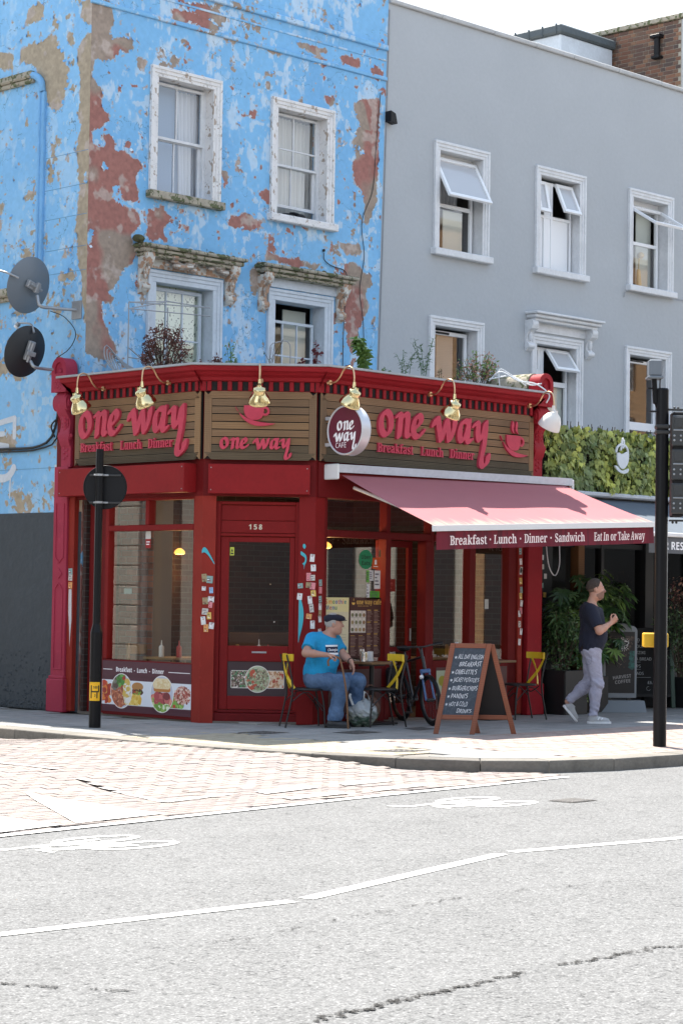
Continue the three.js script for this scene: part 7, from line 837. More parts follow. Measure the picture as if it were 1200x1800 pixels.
{
  const look = (d) => new THREE.Quaternion().setFromUnitVectors(new V3(0, 0, 1), new V3(...d).normalize());
  dish(-.5, 5.53, -3.82, look([-.23, .3, -.95]), .41, mat('dishGrey2', [.16, .19, .22], { roughness: .5, metalness: .15 }), 'large grey satellite dish on the blue side wall, the upper of two', -3.58, 5.26);
  dish(-.52, 4.67, -3.88, look([.02, .28, -.96]), .34, mat('dishBlack', [.017, .02, .024], { roughness: .45 }), 'black satellite dish on the blue side wall, the lower of two', -3.7, 4.47);
  tag(new B().tube([[-.3, 5.22, -3.7], [-.15, 5.15, -3.6], [-.02, 4.95, -3.52], [-.05, 4.75, -3.6], [-.15, 4.62, -3.75]], .006, 30, 5).mesh('dish_cable', M.cable), 'thin black cable running between the two satellite dishes', 'cable');
  const loops = new B(); for (let i = 0; i < 6; i++) loops.tube([[.3, 4.36, -3], [.22 + i * .03, 4.62 - i * .03, -3.2 + i * .03], [.3 + i * .04, 4.8 - i * .04, -3.28], [.5 + i * .03, 4.5, -3.1], [.6, 4.36, -2.9]], .008, 24, 5); tag(loops.mesh('cable_coil', M.greyCable), 'loose coil of grey cables on the shop roof at the left end', 'cable');
  tag(new B().tube([[4.55, 4.5, -.35], [4.6, 4.62, -.2], [4.75, 4.5, 0], [4.95, 4.46, .15], [5.02, 4.3, .32], [4.98, 4.2, .3]], .01, 30, 6).tube([[4.5, 4.52, -.3], [4.7, 4.56, -.1], [4.9, 4.45, .1], [5, 4.47, .2]], .01, 24, 6).tube([[4.6, 4.4, -.2], [4.62, 4.66, -.22], [4.7, 4.6, -.12], [4.85, 4.44, .05]], .008, 24, 6).mesh('cable_coil', M.white), 'white cables looping over the roof edge by the right console', 'cable');
  const rk = thing('drying_rack', 'thin grey wire drying rack standing on the shop roof, left of the windows', 'drying rack', [-.9 + 1.6, 4.3, -2.6]); const xs = [.42, 1.0], b = new B(), w = (a, c) => b.cyl(a, c, .008, .008, 6); const z0 = -2.9, z1 = -2.6; for (const x of [.36, 1.02]) { w([x, 4.3, z0], [x, 5.34, z0]); } w([.36, 5.34, z0], [1.02, 5.42, z0]); w([.2, 5.22, z0 + .2], [1.02, 5.42, z0]); w([.36, 5.34, z0], [1.45, 5.36, z1]); w([1.02, 5.42, z0], [1.5, 5.36, z1]); w([.36, 4.62, z0], [1.02, 4.6, z0]); w([.36, 4.75, z0], [.8, 4.5, z0]); w([.2, 5.22, z0 + .2], [1.5, 5.25, z1]); b.mesh('frame', M.greyCable, rk);
  tag(new B().tube([[1.62, 4.36, -1.55], [1.63, 4.8, -1.55], [1.72, 4.84, -1.55], [1.95, 4.86, -1.55], [1.96, 4.36, -1.55]], .007, 24, 5).mesh('wire_hoop', M.greyCable), 'bent wire hoop on the shop roof between the two lower blue windows', 'wire hoop');
}
// ---------- plants ----------
mat('leafDark', [.034, .08, .026], { phys: 1, transmission: .12, thickness: 0, roughness: .4, side: THREE.DoubleSide }); mat('leafMid', [.07, .15, .04], { phys: 1, transmission: .2, thickness: 0, roughness: .5, side: THREE.DoubleSide }); mat('leafLight', [.16, .27, .05], { phys: 1, transmission: .3, thickness: 0, roughness: .55, side: THREE.DoubleSide }); mat('leafVar', [.3, .34, .16], { roughness: .6, side: THREE.DoubleSide }); mat('leafRed', [.16, .025, .03], { phys: 1, transmission: .2, thickness: 0, roughness: .5, side: THREE.DoubleSide }); mat('leafDry', [.14, .055, .042], { roughness: .95, side: THREE.DoubleSide }); mat('leafPink', [.4, .22, .16], { roughness: .8, side: THREE.DoubleSide }); mat('bark', [.07, .05, .035], { roughness: .95 }); mat('planterBlack', [.014, .015, .016], { roughness: .5 });
function scatter(n, fn, geo) { const b = new B(); for (let i = 0; i < n; i++) { const m = fn(i); if (m) b.add(geo(i).clone(), m); } return b; }
const LF = [leafGeo(.05, .024), leafGeo(.04, .022, .2, .3), leafGeo(.06, .02, .1, .3)];
function bushy(label, cat, c, r, n, m, name = 'shrub', o = {}) { // stems and leaves in clumps round their ends
  const t = thing(name, label, cat, [c[0], o.y0 ?? c[1] - r[1], c[2]]), st = new B(), lv = [new B(), new B()], y0 = o.y0 ?? c[1] - r[1], k = o.stems ?? 26;
  for (let s = 0; s < k; s++) { let d; do d = [rnd(-1, 1), rnd(-1, 1), rnd(-1, 1)]; while (Math.hypot(...d) > 1); const e = [c[0] + d[0] * r[0], c[1] + d[1] * r[1], c[2] + d[2] * r[2]], a = [c[0] + d[0] * r[0] * .2, y0, c[2] + d[2] * r[2] * .2], mid = [mix(a[0], e[0], .5) + rnd(-.03, .03), mix(a[1], e[1], .6), mix(a[2], e[2], .5)]; st.tube([a, mid, e], o.th ?? .005, 6, 4);
    const q = Math.round(n / k); for (let i = 0; i < q; i++) { const f = Math.sqrt(rnd()), w = o.spread ?? .13, p = [mix(mid[0], e[0], f) + rnd(-w, w), mix(mid[1], e[1], f) + rnd(-w, w), mix(mid[2], e[2], f) + rnd(-w, w)]; lv[i % 2].add(pick(LF).clone(), euler(p, [rnd(-1.4, 1.4), rnd(6.28), rnd(-.6, .6)], rnd(.7, 1.5) * (o.ls ?? 1))); } }
  st.mesh('stem', M.bark, t, { kind: 'stuff' }); lv.forEach((b, i) => b.l.length && b.mesh('foliage', [].concat(m)[i % [].concat(m).length], t, { kind: 'stuff' })); return t;
}
function planter(x, z, w, h, label) { const t = thing('planter', label, 'planter', [x, 0, z]); frameRing(new B(new THREE.Matrix4().makeRotationX(PI / 2).setPosition(x, h, z)), -w, w, -w, w, .02, 0, h, .006).mesh('box', M.planterBlack, t); new B().box(x - w + .02, x + w - .02, h - .08, h - .05, z - w + .02, z + w - .02, .004).mesh('soil', M.mortar, t); }
planter(5.62, .12, .24, .6, 'tall black planter box in the shade right of the cafe, under the dark shrub'); planter(6.35, -.05, .22, .5, 'black planter box behind the walking man, under the large leaved shrub');
bushy('dense dark green shrub in the planter right of the red pilaster', 'shrub', [5.62, 1.0, .1], [.3, .55, .28], 1500, [M.leafDark, M.leafMid], 'shrub', { y0: .52, stems: 34 });
bushy('small pale variegated bush behind the walking man\'s rear leg', 'shrub', [5.95, .42, .3], [.2, .22, .18], 420, [M.leafVar, M.leafLight], 'shrub', { y0: .05, spread: .07, ls: .8 });
bushy('tall dark shrub with reddish tips behind the right pole', 'shrub', [8.55, 1.25, .0], [.55, .7, .3], 1500, [M.leafDark, M.leafMid], 'shrub', { y0: .4, stems: 34 });
bushy('reddish leaved sprays above the black chalk board on green legs', 'shrub', [8.4, 1.75, .15], [.4, .3, .2], 220, [M.leafRed, M.leafPink], 'shrub', { y0: 1.2, stems: 12, spread: .08 });
planter(8.7, .1, .3, .45, 'black planter box behind the black chalk board');
{ // fatsia with large hand-shaped leaves
  const t = thing('fatsia', 'large fatsia plant with broad lobed glossy leaves behind the walking man', 'plant', [6.35, .45, -.02]), G = [];
  for (let v = 0; v < 3; v++) { const P = [[0, 0, 0]], n = 8, idx = []; const ring = []; for (let i = 0; i <= n * 4; i++) { const a = -2.35 + 4.7 * i / (n * 4), k = i % 4, L = (1 - .32 * Math.abs(a) / 2.35) * (k === 2 ? 1 : k === 0 ? .42 : .74); ring.push([Math.sin(a) * L * .19, 0, Math.cos(a) * L * .19]); } ring.forEach(([x, , z]) => P.push([x, .012 * Math.sin(x * 60 + v) - (x * x + z * z) * (1.6 + v * .6), z])); for (let i = 1; i < ring.length; i++) idx.push(0, i + 1, i); const g = new THREE.BufferGeometry(); g.setAttribute('position', new THREE.Float32BufferAttribute(P.flat(), 3)); g.setIndex(idx); g.computeVertexNormals(); G.push(norm(g)); }
  const st = new B(); for (let i = 0; i < 150; i++) { let d; do d = [rnd(-1, 1), rnd(-.9, 1), rnd(-1, 1)]; while (Math.hypot(...d) > 1 || Math.hypot(...d) < .35); const e = [6.35 + d[0] * .88, 1.35 + d[1] * .68, .05 + d[2] * .34]; st.tube([[6.35 + d[0] * .1, .45, -.02], [6.35 + d[0] * .4, mix(.45, e[1], .7), .02 + d[2] * .1], [e[0] - d[0] * .05, e[1] + .02, e[2]]], .005, 6, 4); const m = new THREE.Mesh(G[i % 3], i % 4 === 0 ? M.leafLight : i % 4 === 1 ? M.leafDark : M.leafMid); m.name = 'leaf'; m.position.set(e[0] - 6.35, e[1] - .45, e[2] + .02); m.rotation.set(rnd(.1, .9), Math.atan2(d[0], d[2] + .6) + rnd(-.5, .5), rnd(-.3, .3), 'YXZ'); m.scale.setScalar(rnd(.8, 1.3)); t.add(m); } st.mesh('stem', M.leafMid, t, { kind: 'stuff' });
}
// self-sown plants on the shop roof
function sprig(label, p, h, n, m, o = {}) { const t = thing(o.name ?? 'roof_weed', label, o.cat ?? 'weed', p), st = new B(), lv = new B(), k = o.k ?? 4; for (let s = 0; s < k; s++) { const a = rnd(6.28), e = [p[0] + Math.cos(a) * (o.w ?? .1) * rnd(.3, 1), p[1] + h * rnd(.65, 1), p[2] + Math.sin(a) * (o.w ?? .1)], b = [p[0] + rnd(-.05, .05), p[1], p[2] + rnd(-.05, .05)], c = [mix(b[0], e[0], .4), mix(b[1], e[1], .55), mix(b[2], e[2], .4)], cv = new THREE.CatmullRomCurve3([b, c, e].map((q) => new V3(...q))); st.tube([b, c, e], o.th ?? .004, 8, 4); for (let i = 0; i < n; i++) { const q = cv.getPoint(rnd(o.from ?? .25, 1)); lv.add((o.leaf ?? LF[0]).clone(), euler([q.x + rnd(-.02, .02), q.y + rnd(-.02, .02), q.z + rnd(-.02, .02)], [rnd(-1.2, .8), rnd(6.28), 0], rnd(.6, 1.3) * (o.ls ?? 1))); } } st.mesh('stem', o.sm ?? M.leafMid, t, { kind: 'stuff' }); lv.mesh('foliage', m, t, { kind: 'stuff' }); return t; }
bushy('dry brown dead shrub on the shop roof below the spotted blind', 'shrub', [.45, 4.68, -2.3], [.42, .36, .25], 1700, [M.leafDry, M.leafDry], 'dead_shrub', { y0: 4.3, stems: 36, spread: .05, ls: .75, th: .006 });
bushy('small clump of dry brown stalks on the shop roof, right of the dead shrub', 'shrub', [1.0, 4.48, -2.0], [.34, .14, .18], 700, [M.leafDry, M.leafDry], 'dead_shrub', { y0: 4.3, stems: 26, spread: .05, ls: .75 });
sprig('bright green weed tuft beside the dry shrub on the shop roof', [1.12, 4.33, -1.7], .26, 30, M.leafLight, { k: 5, w: .08 });
sprig('tall yellow green weed on the shop roof between the lower blue windows', [.62, 4.33, -1.2], .5, 12, M.leafLight, { k: 4, w: .09, ls: .9 });
sprig('thin bare stems on the shop roof by the right lower blue window', [1.05, 4.34, -.9], .42, 3, M.leafMid, { k: 6, w: .16, ls: .6, sm: M.bark });
const oval = leafGeo(.06, .05, .1, .1);
sprig('dark red leaved sprig on the shop roof in front of the right lower blue window', [1.72, 4.35, -.75], .48, 9, M.leafRed, { k: 3, w: .08, leaf: oval, ls: 1.1, sm: M.leafRed }); sprig('low dark red leaves at the roof edge, right of the red sprig', [1.98, 4.35, -.62], .14, 7, M.leafRed, { k: 2, w: .09, leaf: oval, ls: 1.2, sm: M.leafRed }); sprig('small dark red sprig at the roof edge, left of the taller one', [1.42, 4.35, -.7], .18, 6, M.leafRed, { k: 2, w: .05, leaf: oval, ls: 1.2, sm: M.leafRed });
{ const mp = []; const P = [[0, 0, 0]], idx = []; for (let i = 0; i <= 20; i++) { const a = -2.4 + 4.8 * i / 20, k = i % 4, L = k === 2 ? 1 : k === 0 ? .5 : .78; P.push([Math.sin(a) * L * .085, -L * L * .02, Math.cos(a) * L * .085]); } for (let i = 1; i < 21; i++) idx.push(0, i + 1, i); const g = new THREE.BufferGeometry(); g.setAttribute('position', new THREE.Float32BufferAttribute(P.flat(), 3)); g.setIndex(idx); g.computeVertexNormals();
  sprig('sycamore sapling with broad pale green leaves on the roof edge, before the red patch', [2.42, 4.36, -.6], .62, 9, M.leafLight, { k: 4, w: .12, leaf: norm(g), ls: 1.35, name: 'tree_sapling', cat: 'sapling' }); sprig('small pale green seedling at the roof edge, right of the sapling', [2.82, 4.37, -.6], .2, 6, M.leafLight, { k: 2, w: .05, leaf: norm(g), ls: .6 }); }
sprig('wispy tall green weeds on the roof edge before the grey wall', [3.15, 4.38, -.6], .5, 22, M.leafMid, { k: 5, w: .16, leaf: LF[2], ls: .8 }); sprig('taller leafy green weed on the roof edge before the cane blind', [3.5, 4.39, -.6], .62, 30, M.leafMid, { k: 5, w: .16, leaf: LF[2], ls: .9 }); sprig('dark dried flower spike on the roof edge, below the cane blind', [3.86, 4.4, -.6], .26, 26, M.leafDry, { k: 2, w: .03, ls: .5 });
bushy('bush with pinkish dry twigs and green sprays on the roof, left of the right console', 'shrub', [4.75, 4.7, -.75], [.45, .28, .2], 1000, [M.leafLight, M.leafPink], 'roof_bush', { y0: 4.35, stems: 40, spread: .05, ls: .85, th: .004 });
tag(new B().box(4.4, 4.85, 4.355, 4.385, -.35, -.05, .01).mesh('dark_tray', M.black), 'flat dark tray lying on the roof edge under the pink twigged bush', 'tray');
// ---------- people: one smooth surface over a posed skeleton ----------
const sub = (a, b) => [a[0] - b[0], a[1] - b[1], a[2] - b[2]], dot3 = (a, b) => a[0] * b[0] + a[1] * b[1] + a[2] * b[2];
const cap = (a, b, ra, rb = ra) => { const d = sub(b, a), dd = dot3(d, d); return (p) => { const q = sub(p, a), t = clamp(dot3(q, d) / dd); return Math.hypot(q[0] - d[0] * t, q[1] - d[1] * t, q[2] - d[2] * t) - (ra + (rb - ra) * t); }; };
const ell = (c, r, ry = 0) => { const cs = Math.cos(ry), sn = Math.sin(ry), m = Math.min(...r); return (p) => { const x = p[0] - c[0], z = p[2] - c[2], X = cs * x - sn * z, Z = sn * x + cs * z, k = Math.hypot(X / r[0], (p[1] - c[1]) / r[1], Z / r[2]); return (k - 1) * (k < 1 ? m : m + (Math.hypot(X, p[1] - c[1], Z) / Math.max(k, 1e-6) - m) * .8); }; };
const smin = (k, ...f) => (p) => { let d = f[0](p); for (let i = 1; i < f.length; i++) { const e = f[i](p), h = clamp(.5 + .5 * (e - d) / k); d = e + (d - e) * h - k * h * (1 - h); } return d; };
const inter = (f, ...pl) => (p) => { let d = f(p); for (const g of pl) d = Math.max(d, g(p)); return d; };
const half = (c, n) => { const l = Math.hypot(...n), m = n.map((v) => v / l); return (p) => dot3(sub(p, c), m); }; // keeps the side the normal points away from
const grow = (f, e, w = 0, s = 14) => (p) => f(p) - e - (w ? w * (fbm(p[0] * s + p[2] * s * .7 + 40, p[1] * s * .8 + p[2] * s * .3 + 9, 3, 4096, 191) - .5) : 0);
function nets(f, lo, hi, h) { // surface nets
  const n = [0, 1, 2].map((k) => Math.ceil((hi[k] - lo[k]) / h) + 1), [nx, ny, nz] = n, V = new Float32Array(nx * ny * nz), id = (x, y, z) => (z * ny + y) * nx + x;
  const K = 5; for (let Z = 0; Z < nz; Z += K) for (let Y = 0; Y < ny; Y += K) for (let X = 0; X < nx; X += K) { const c = f([lo[0] + (X + 2) * h, lo[1] + (Y + 2) * h, lo[2] + (Z + 2) * h]), far = Math.abs(c) > h * K * 1.5 + .02; for (let z = Z; z < Math.min(nz, Z + K); z++) for (let y = Y; y < Math.min(ny, Y + K); y++) for (let x = X; x < Math.min(nx, X + K); x++) V[id(x, y, z)] = far ? c : f([lo[0] + x * h, lo[1] + y * h, lo[2] + z * h]); }
  const vi = new Int32Array(nx * ny * nz).fill(-1), pos = [], idx = [];
  for (let z = 0; z < nz - 1; z++) for (let y = 0; y < ny - 1; y++) for (let x = 0; x < nx - 1; x++) { let sx = 0, sy = 0, sz = 0, c = 0; const e = (a, b, A, Bv) => { const va = V[a], vb = V[b]; if ((va < 0) !== (vb < 0)) { const t = va / (va - vb); sx += A[0] + (Bv[0] - A[0]) * t; sy += A[1] + (Bv[1] - A[1]) * t; sz += A[2] + (Bv[2] - A[2]) * t; c++; } }; const C = []; for (let k = 0; k < 8; k++) C.push([k & 1, k >> 1 & 1, k >> 2]); for (let k = 0; k < 8; k++) for (const bit of [1, 2, 4]) if (!(k & bit)) { const A = C[k], Q = C[k | bit]; e(id(x + A[0], y + A[1], z + A[2]), id(x + Q[0], y + Q[1], z + Q[2]), A, Q); } if (c) { vi[id(x, y, z)] = pos.length / 3; pos.push(lo[0] + (x + sx / c) * h, lo[1] + (y + sy / c) * h, lo[2] + (z + sz / c) * h); } }
  const q = (a, b, c, d, fl) => { if (a < 0 || b < 0 || c < 0 || d < 0) return; fl ? idx.push(a, c, b, a, d, c) : idx.push(a, b, c, a, c, d); };
  for (let z = 1; z < nz - 1; z++) for (let y = 1; y < ny - 1; y++) for (let x = 1; x < nx - 1; x++) { const s = V[id(x, y, z)] < 0; if (s !== (V[id(x + 1, y, z)] < 0)) q(vi[id(x, y - 1, z - 1)], vi[id(x, y, z - 1)], vi[id(x, y, z)], vi[id(x, y - 1, z)], !s); if (s !== (V[id(x, y + 1, z)] < 0)) q(vi[id(x - 1, y, z - 1)], vi[id(x - 1, y, z)], vi[id(x, y, z)], vi[id(x, y, z - 1)], !s); if (s !== (V[id(x, y, z + 1)] < 0)) q(vi[id(x - 1, y - 1, z)], vi[id(x, y - 1, z)], vi[id(x, y, z)], vi[id(x - 1, y, z)], !s); }
  const N = new Float32Array(pos.length), e = h * .4; for (let i = 0; i < pos.length; i += 3) { const p = [pos[i], pos[i + 1], pos[i + 2]], g = [0, 1, 2].map((k) => { const a = [...p], b = [...p]; a[k] += e; b[k] -= e; return f(a) - f(b); }), l = Math.hypot(...g) || 1; N[i] = g[0] / l; N[i + 1] = g[1] / l; N[i + 2] = g[2] / l; }
  const g = new THREE.BufferGeometry(); g.setAttribute('position', new THREE.Float32BufferAttribute(pos, 3)); g.setAttribute('normal', new THREE.BufferAttribute(N, 3)); g.setIndex(idx); return norm(g);
}
const skinMesh = (t, list, name, m) => { const g = mergeGeometries(list); boxUV(g); const r = new THREE.Mesh(g, m); r.name = name; r.castShadow = r.receiveShadow = true; t.add(r); return r; };
const lerp3 = (a, b, t) => [0, 1, 2].map((k) => mix(a[k], b[k], t)), add3 = (a, b, s = 1) => [0, 1, 2].map((k) => a[k] + b[k] * s);
// a hand: wrist, direction of the fingers, direction the palm faces, side the thumb is on, curl
function handSDF(w, dir, palm, thumbSide, curl, scale = 1) {
  const D = new V3(...dir).normalize(), Pm = new V3(...palm); Pm.addScaledVector(D, -Pm.dot(D)).normalize(); const S = new V3().crossVectors(D, Pm).multiplyScalar(thumbSide), at = (o, d, p, s) => [o[0] + (D.x * d + Pm.x * p + S.x * s) * scale, o[1] + (D.y * d + Pm.y * p + S.y * s) * scale, o[2] + (D.z * d + Pm.z * p + S.z * s) * scale];
  const palmF = smin(.018, cap(at(w, .0, 0, -.012), at(w, .075, .0, -.026), .02 * scale, .015 * scale), cap(at(w, .0, 0, .012), at(w, .08, .0, .026), .02 * scale, .016 * scale), cap(at(w, .03, .004, 0), at(w, .08, .002, 0), .018 * scale, .015 * scale)), F = [palmF];
  [[.03, .074, .008], [.01, .082, .0085], [-.01, .076, .008], [-.029, .06, .0072]].forEach(([s, L, r]) => { let p = at(w, .082, .002, s), a = curl * .5; for (const f of [.45, .32, .25]) { const q = at(p, Math.cos(a) * L * f, Math.sin(a) * L * f, 0); F.push(cap(p, q, r * scale, r * .9 * scale)); p = q; a += curl; } });
  { let p = at(w, .018, .006, .026), q = at(p, .034, .012 + .01 * curl, .024), r = at(q, .03, .012 * curl, .004); F.push(cap(p, q, .0125 * scale, .0105 * scale), cap(q, r, .0102 * scale, .0085 * scale)); }
  return { f: smin(.006, ...F), at: (d, p, s) => at(w, d, p, s) };
}
function headSDF(c, s = 1, full = 0) { // faces local +x
  const P = (x, y, z) => [c[0] + x * s, c[1] + y * s, c[2] + z * s], F = [ell(P(-.012, .035, 0), [.098 * s, .095 * s, .077 * s]), ell(P(.03, -.035, 0), [.068 * s, .085 * s, (.058 + full * .008) * s]), cap(P(.05, -.098, 0), P(.072, -.094, 0), .026 * s, .022 * s), cap(P(.0, -.075, .04), P(.045, -.098, .012), .026 * s, .02 * s), cap(P(.0, -.075, -.04), P(.045, -.098, -.012), .026 * s, .02 * s)];
  const sk = smin(.03 * s, ...F), det = smin(.012 * s, sk, cap(P(.088, .022, 0), P(.112, -.022, 0), .009 * s, .014 * s), cap(P(.078, .034, .034), P(.086, .034, .012), .011 * s), cap(P(.078, .034, -.034), P(.086, .034, -.012), .011 * s), cap(P(.088, -.055, -.014), P(.088, -.055, .014), .0105 * s), cap(P(.086, -.069, -.012), P(.086, -.069, .012), .011 * s), ell(P(.066, -.022, .034), [.024 * s, .022 * s, .018 * s]), ell(P(.066, -.022, -.034), [.024 * s, .022 * s, .018 * s]));
  const ears = [1, -1].map((z) => smin(.006, ell(P(-.008, .002, z * .074), [.019 * s, .033 * s, .011 * s]), ell(P(-.002, -.022, z * .072), [.012 * s, .014 * s, .009 * s])));
  return { f: smin(.008 * s, det, ...ears), skull: F[0], P };
}
function eyes(t, hd, s, lid) { for (const z of [1, -1]) { const e = new B().ball(hd.P(.076, .012, z * .03), .0115 * s, [.8, .75, 1], 10).mesh('eye', mat('eyeWhite', [.6, .58, .55], { roughness: .3 }), t); } }
const skinMat = (k, c) => mat(k, c, { map: tile(256, .3, (u, v) => { const a = fbm(u * 8, v * 8, 4, 8, 195); return [.9 + .2 * a, .86 + .2 * a, .86 + .18 * a]; }, true), roughness: .6, bumpMap: T.grain, bumpScale: .0006 });
const weave = tile(256, .12, (u, v) => .5 + .25 * Math.sin(u * 150) * Math.sin(v * 150) + .3 * (fbm(u * 12, v * 12, 3, 12, 197) - .5));
const fabric = (k, c, o = {}) => mat(k, [1, 1, 1], { map: tile(256, .6, (u, v) => { const a = fbm(u * 6, v * 6, 4, 6, 199 + (o.s ?? 0)), b = fbm(u * 50, v * 50, 2, 50, 201), q = .8 + .35 * (a - .5) * (o.v ?? 1) + .15 * (b - .5) + .2; return c.map((x) => x * q); }, true), bumpMap: weave, bumpScale: .0012, roughness: .95 });
function shoe(t, heel, toe, w, m, sm, lift = .012) { const d = new V3(...sub(toe, heel)), L = d.length(), D = d.clone().normalize(), side = new V3(0, 0, 1).addScaledVector(D, -D.z).normalize(), up = new V3().crossVectors(side, D), F = new THREE.Matrix4().makeBasis(D, up, side).setPosition(new V3(...heel)); // heel and toe on the sole
  const f = inter(smin(.03, cap([.04, .045, 0], [L - .05, .035, 0], .042, .036), cap([.045, .06, 0], [.06, .1, 0], .038, .042), cap([.1, .065, 0], [L - .09, .042, 0], .036, .034)), half([0, lift, 0], [0, -1, 0]), half([.055, .115, 0], [-.2, 1, 0])), g = nets(f, [-.02, -.01, -.07], [L + .02, .15, .07], .006).applyMatrix4(F), r = skinMesh(t, [g], 'shoe', m);
  const so = new THREE.Shape(); so.moveTo(.03, -w * .8); so.bezierCurveTo(L * .4, -w * .75, L * .55, -w * 1.15, L * .8, -w); so.bezierCurveTo(L + .02, -w * .6, L + .02, w * .6, L * .8, w); so.bezierCurveTo(L * .55, w * 1.1, L * .4, w * .75, .03, w * .8); so.bezierCurveTo(-.02, w * .6, -.02, -w * .6, .03, -w * .8); skinMesh(r, [norm(new THREE.ExtrudeGeometry(so, { depth: .022, bevelEnabled: true, bevelSize: .004, bevelThickness: .004, bevelSegments: 1 }).rotateX(-PI / 2).translate(0, .004, 0).applyMatrix4(F))], 'sole', sm); return [r, F, L]; }
function pocketLine(t, pts, m, r = .0025) { const b = new B(); b.tube(pts, r, 20, 4); const g = b.l[0]; const q = new THREE.Mesh(boxUV(g), m); q.name = 'seam'; t.add(q); }
{ // the walking man: local +x is his way, +z the side the camera sees (his right)
  const t = thing('person', 'man in dark T-shirt and pale grey jeans walking right, hand raised', 'person', [4.26, 0, 1.66]); t.rotation.y = -PI / 4;
  const hipR = [.0, .92, .09], hipL = [.0, .92, -.09], knR = [.075, .515, .1], anR = [.025, .1, .1], knL = [.01, .52, -.09], anL = [-.275, .265, -.09], shR = [-.03, 1.435, .19], shL = [-.02, 1.435, -.19], elR = [.075, 1.17, .26], elL = [.1, 1.18, -.25], wrR = [.235, 1.275, .16], wrL = [.26, 1.27, -.08];
  const torso = smin(.08, cap([-.005, .96, .065], [-.005, .96, -.065], .125), ell([.035, 1.1, 0], [.158, .17, .178]), ell([.02, 1.3, 0], [.142, .2, .188]), cap([-.03, 1.42, .14], [-.03, 1.42, -.14], .085)), leg = (h, k, a) => smin(.05, cap(h, k, .095, .064), cap(k, add3(lerp3(k, a, .35), [-.014, 0, 0]), .06, .058), cap(lerp3(k, a, .35), a, .056, .041)), arm = (s, e, w) => smin(.03, cap(s, e, .062, .045), cap(e, lerp3(e, w, .35), .046, .043), cap(lerp3(e, w, .35), w, .043, .028));
  const neck = cap([-.02, 1.46, 0], [.03, 1.6, 0], .06, .056), hd = headSDF([.055, 1.695, 0], 1.03, .8), hR = handSDF(wrR, [.7, .75, -.1], [-.6, .4, -.6], 1, 1.25), hL = handSDF(wrL, [.7, .6, .3], [-.3, .3, .8], -1, 1.1);
  const legs = smin(.05, leg(hipR, knR, anR), leg(hipL, knL, anL), cap([0, .95, .06], [0, .95, -.06], .12)), body = smin(.04, torso, legs, arm(shR, elR, wrR), arm(shL, elL, wrL), smin(.04, neck, hd.f));
  const lowR = [.42, 1.4, .42], core = smin(.012, body, hR.f, hL.f);
  skinMesh(t, [nets(core, [-.42, .05, -.36], [.42, 1.86, .36], .0125), nets(hd.f, [-.08, 1.58, -.1], [.2, 1.86, .1], .006), nets(hR.f, [.18, 1.22, .02], [.42, 1.46, .26], .0042), nets(hL.f, [.2, 1.2, -.2], [.46, 1.46, .1], .0042)], 'body', skinMat('skinA', [.5, .28, .2]));
  eyes(t, hd, 1);
  const sleeve = (s, e) => { const d = sub(e, s), L = Math.hypot(...d); return inter(grow(smin(.03, cap(s, e, .07, .06)), .016, .008), half(lerp3(s, e, .78), d)); };
  const shirt = smin(.02, inter(grow(torso, .017, .036, 10), half([0, .905, 0], [.12, -1, 0]), half([.0, 1.5, 0], [.3, 1, 0])), sleeve(shR, elR), sleeve(shL, elL), inter(cap([-.045, 1.45, 0], [-.03, 1.49, 0], .088, .075), half([-.0, 1.518, 0], [.28, 1, 0])));
  skinMesh(t, [nets(shirt, [-.26, .84, -.36], [.3, 1.6, .36], .0115)], 'shirt', fabric('teeDark', [.013, .016, .032]));
  const wr = (p) => .016 * (fbm(p[0] * 9 + p[2] * 9 + 3, p[1] * 22 + p[0] * 12, 3, 4096, 205) - .5) * (1 + 1.4 * (Math.exp(-((p[1] - .5) ** 2) / .012) + Math.exp(-((p[1] - .16) ** 2) / .006) + .7 * Math.exp(-((p[1] - .84) ** 2) / .008)));
  const jeans = inter((p) => legs(p) - .014 - wr(p), half([0, .985, 0], [-.06, 1, 0]), (p) => -(p[1] + .2 * p[0] - .12 - (p[2] < 0 ? .12 + .25 * (p[0] < -.1 ? 1 : 0) * 0 : 0)) * .9, half(add3(anL, [.0, .0, 0]), sub(anL, knL).map((v) => v)));
  const jn = skinMesh(t, [nets(smin(.015, inter((p) => smin(.05, leg(hipR, knR, anR), cap([0, .95, .06], [0, .95, -.06], .12))(p) - .014 - wr(p), half([0, .985, 0], [-.06, 1, 0]), half([.02, .1, .1], [0, -1, 0])), inter((p) => leg(hipL, knL, anL)(p) - .014 - wr(p), half([0, .985, 0], [-.06, 1, 0]), half(add3(anL, [.0, .0, 0]), sub(anL, knL)))), [-.4, .06, -.26], [.24, 1.04, .26], .011)], 'jeans', fabric('jeansGrey', [.38, .38, .47], { v: 1.4 }));
  pocketLine(jn, [[-.115, .86, .12], [-.1, .77, .15], [-.06, .745, .19], [-.02, .77, .205], [-.015, .86, .2]], mat('seamGrey', [.2, .2, .26], { roughness: .9 })); pocketLine(jn, [[.01, .93, .205], [.05, .9, .19], [.09, .9, .16]], M.seamGrey);
  const w = new B().rbox([-.1, .965, .125], [.1, .04, .02], [0, .7, 0], .006); { const q = new THREE.Mesh(w.geo(null), M.black); q.name = 'belt_pouch'; t.add(q); }
  const hair = inter(grow(hd.skull, .008, .012, 70), half(hd.P(.045, .08, 0), [.9, -.35, 0]), half(hd.P(-.02, .018, 0), [.35, -.95, 0]));
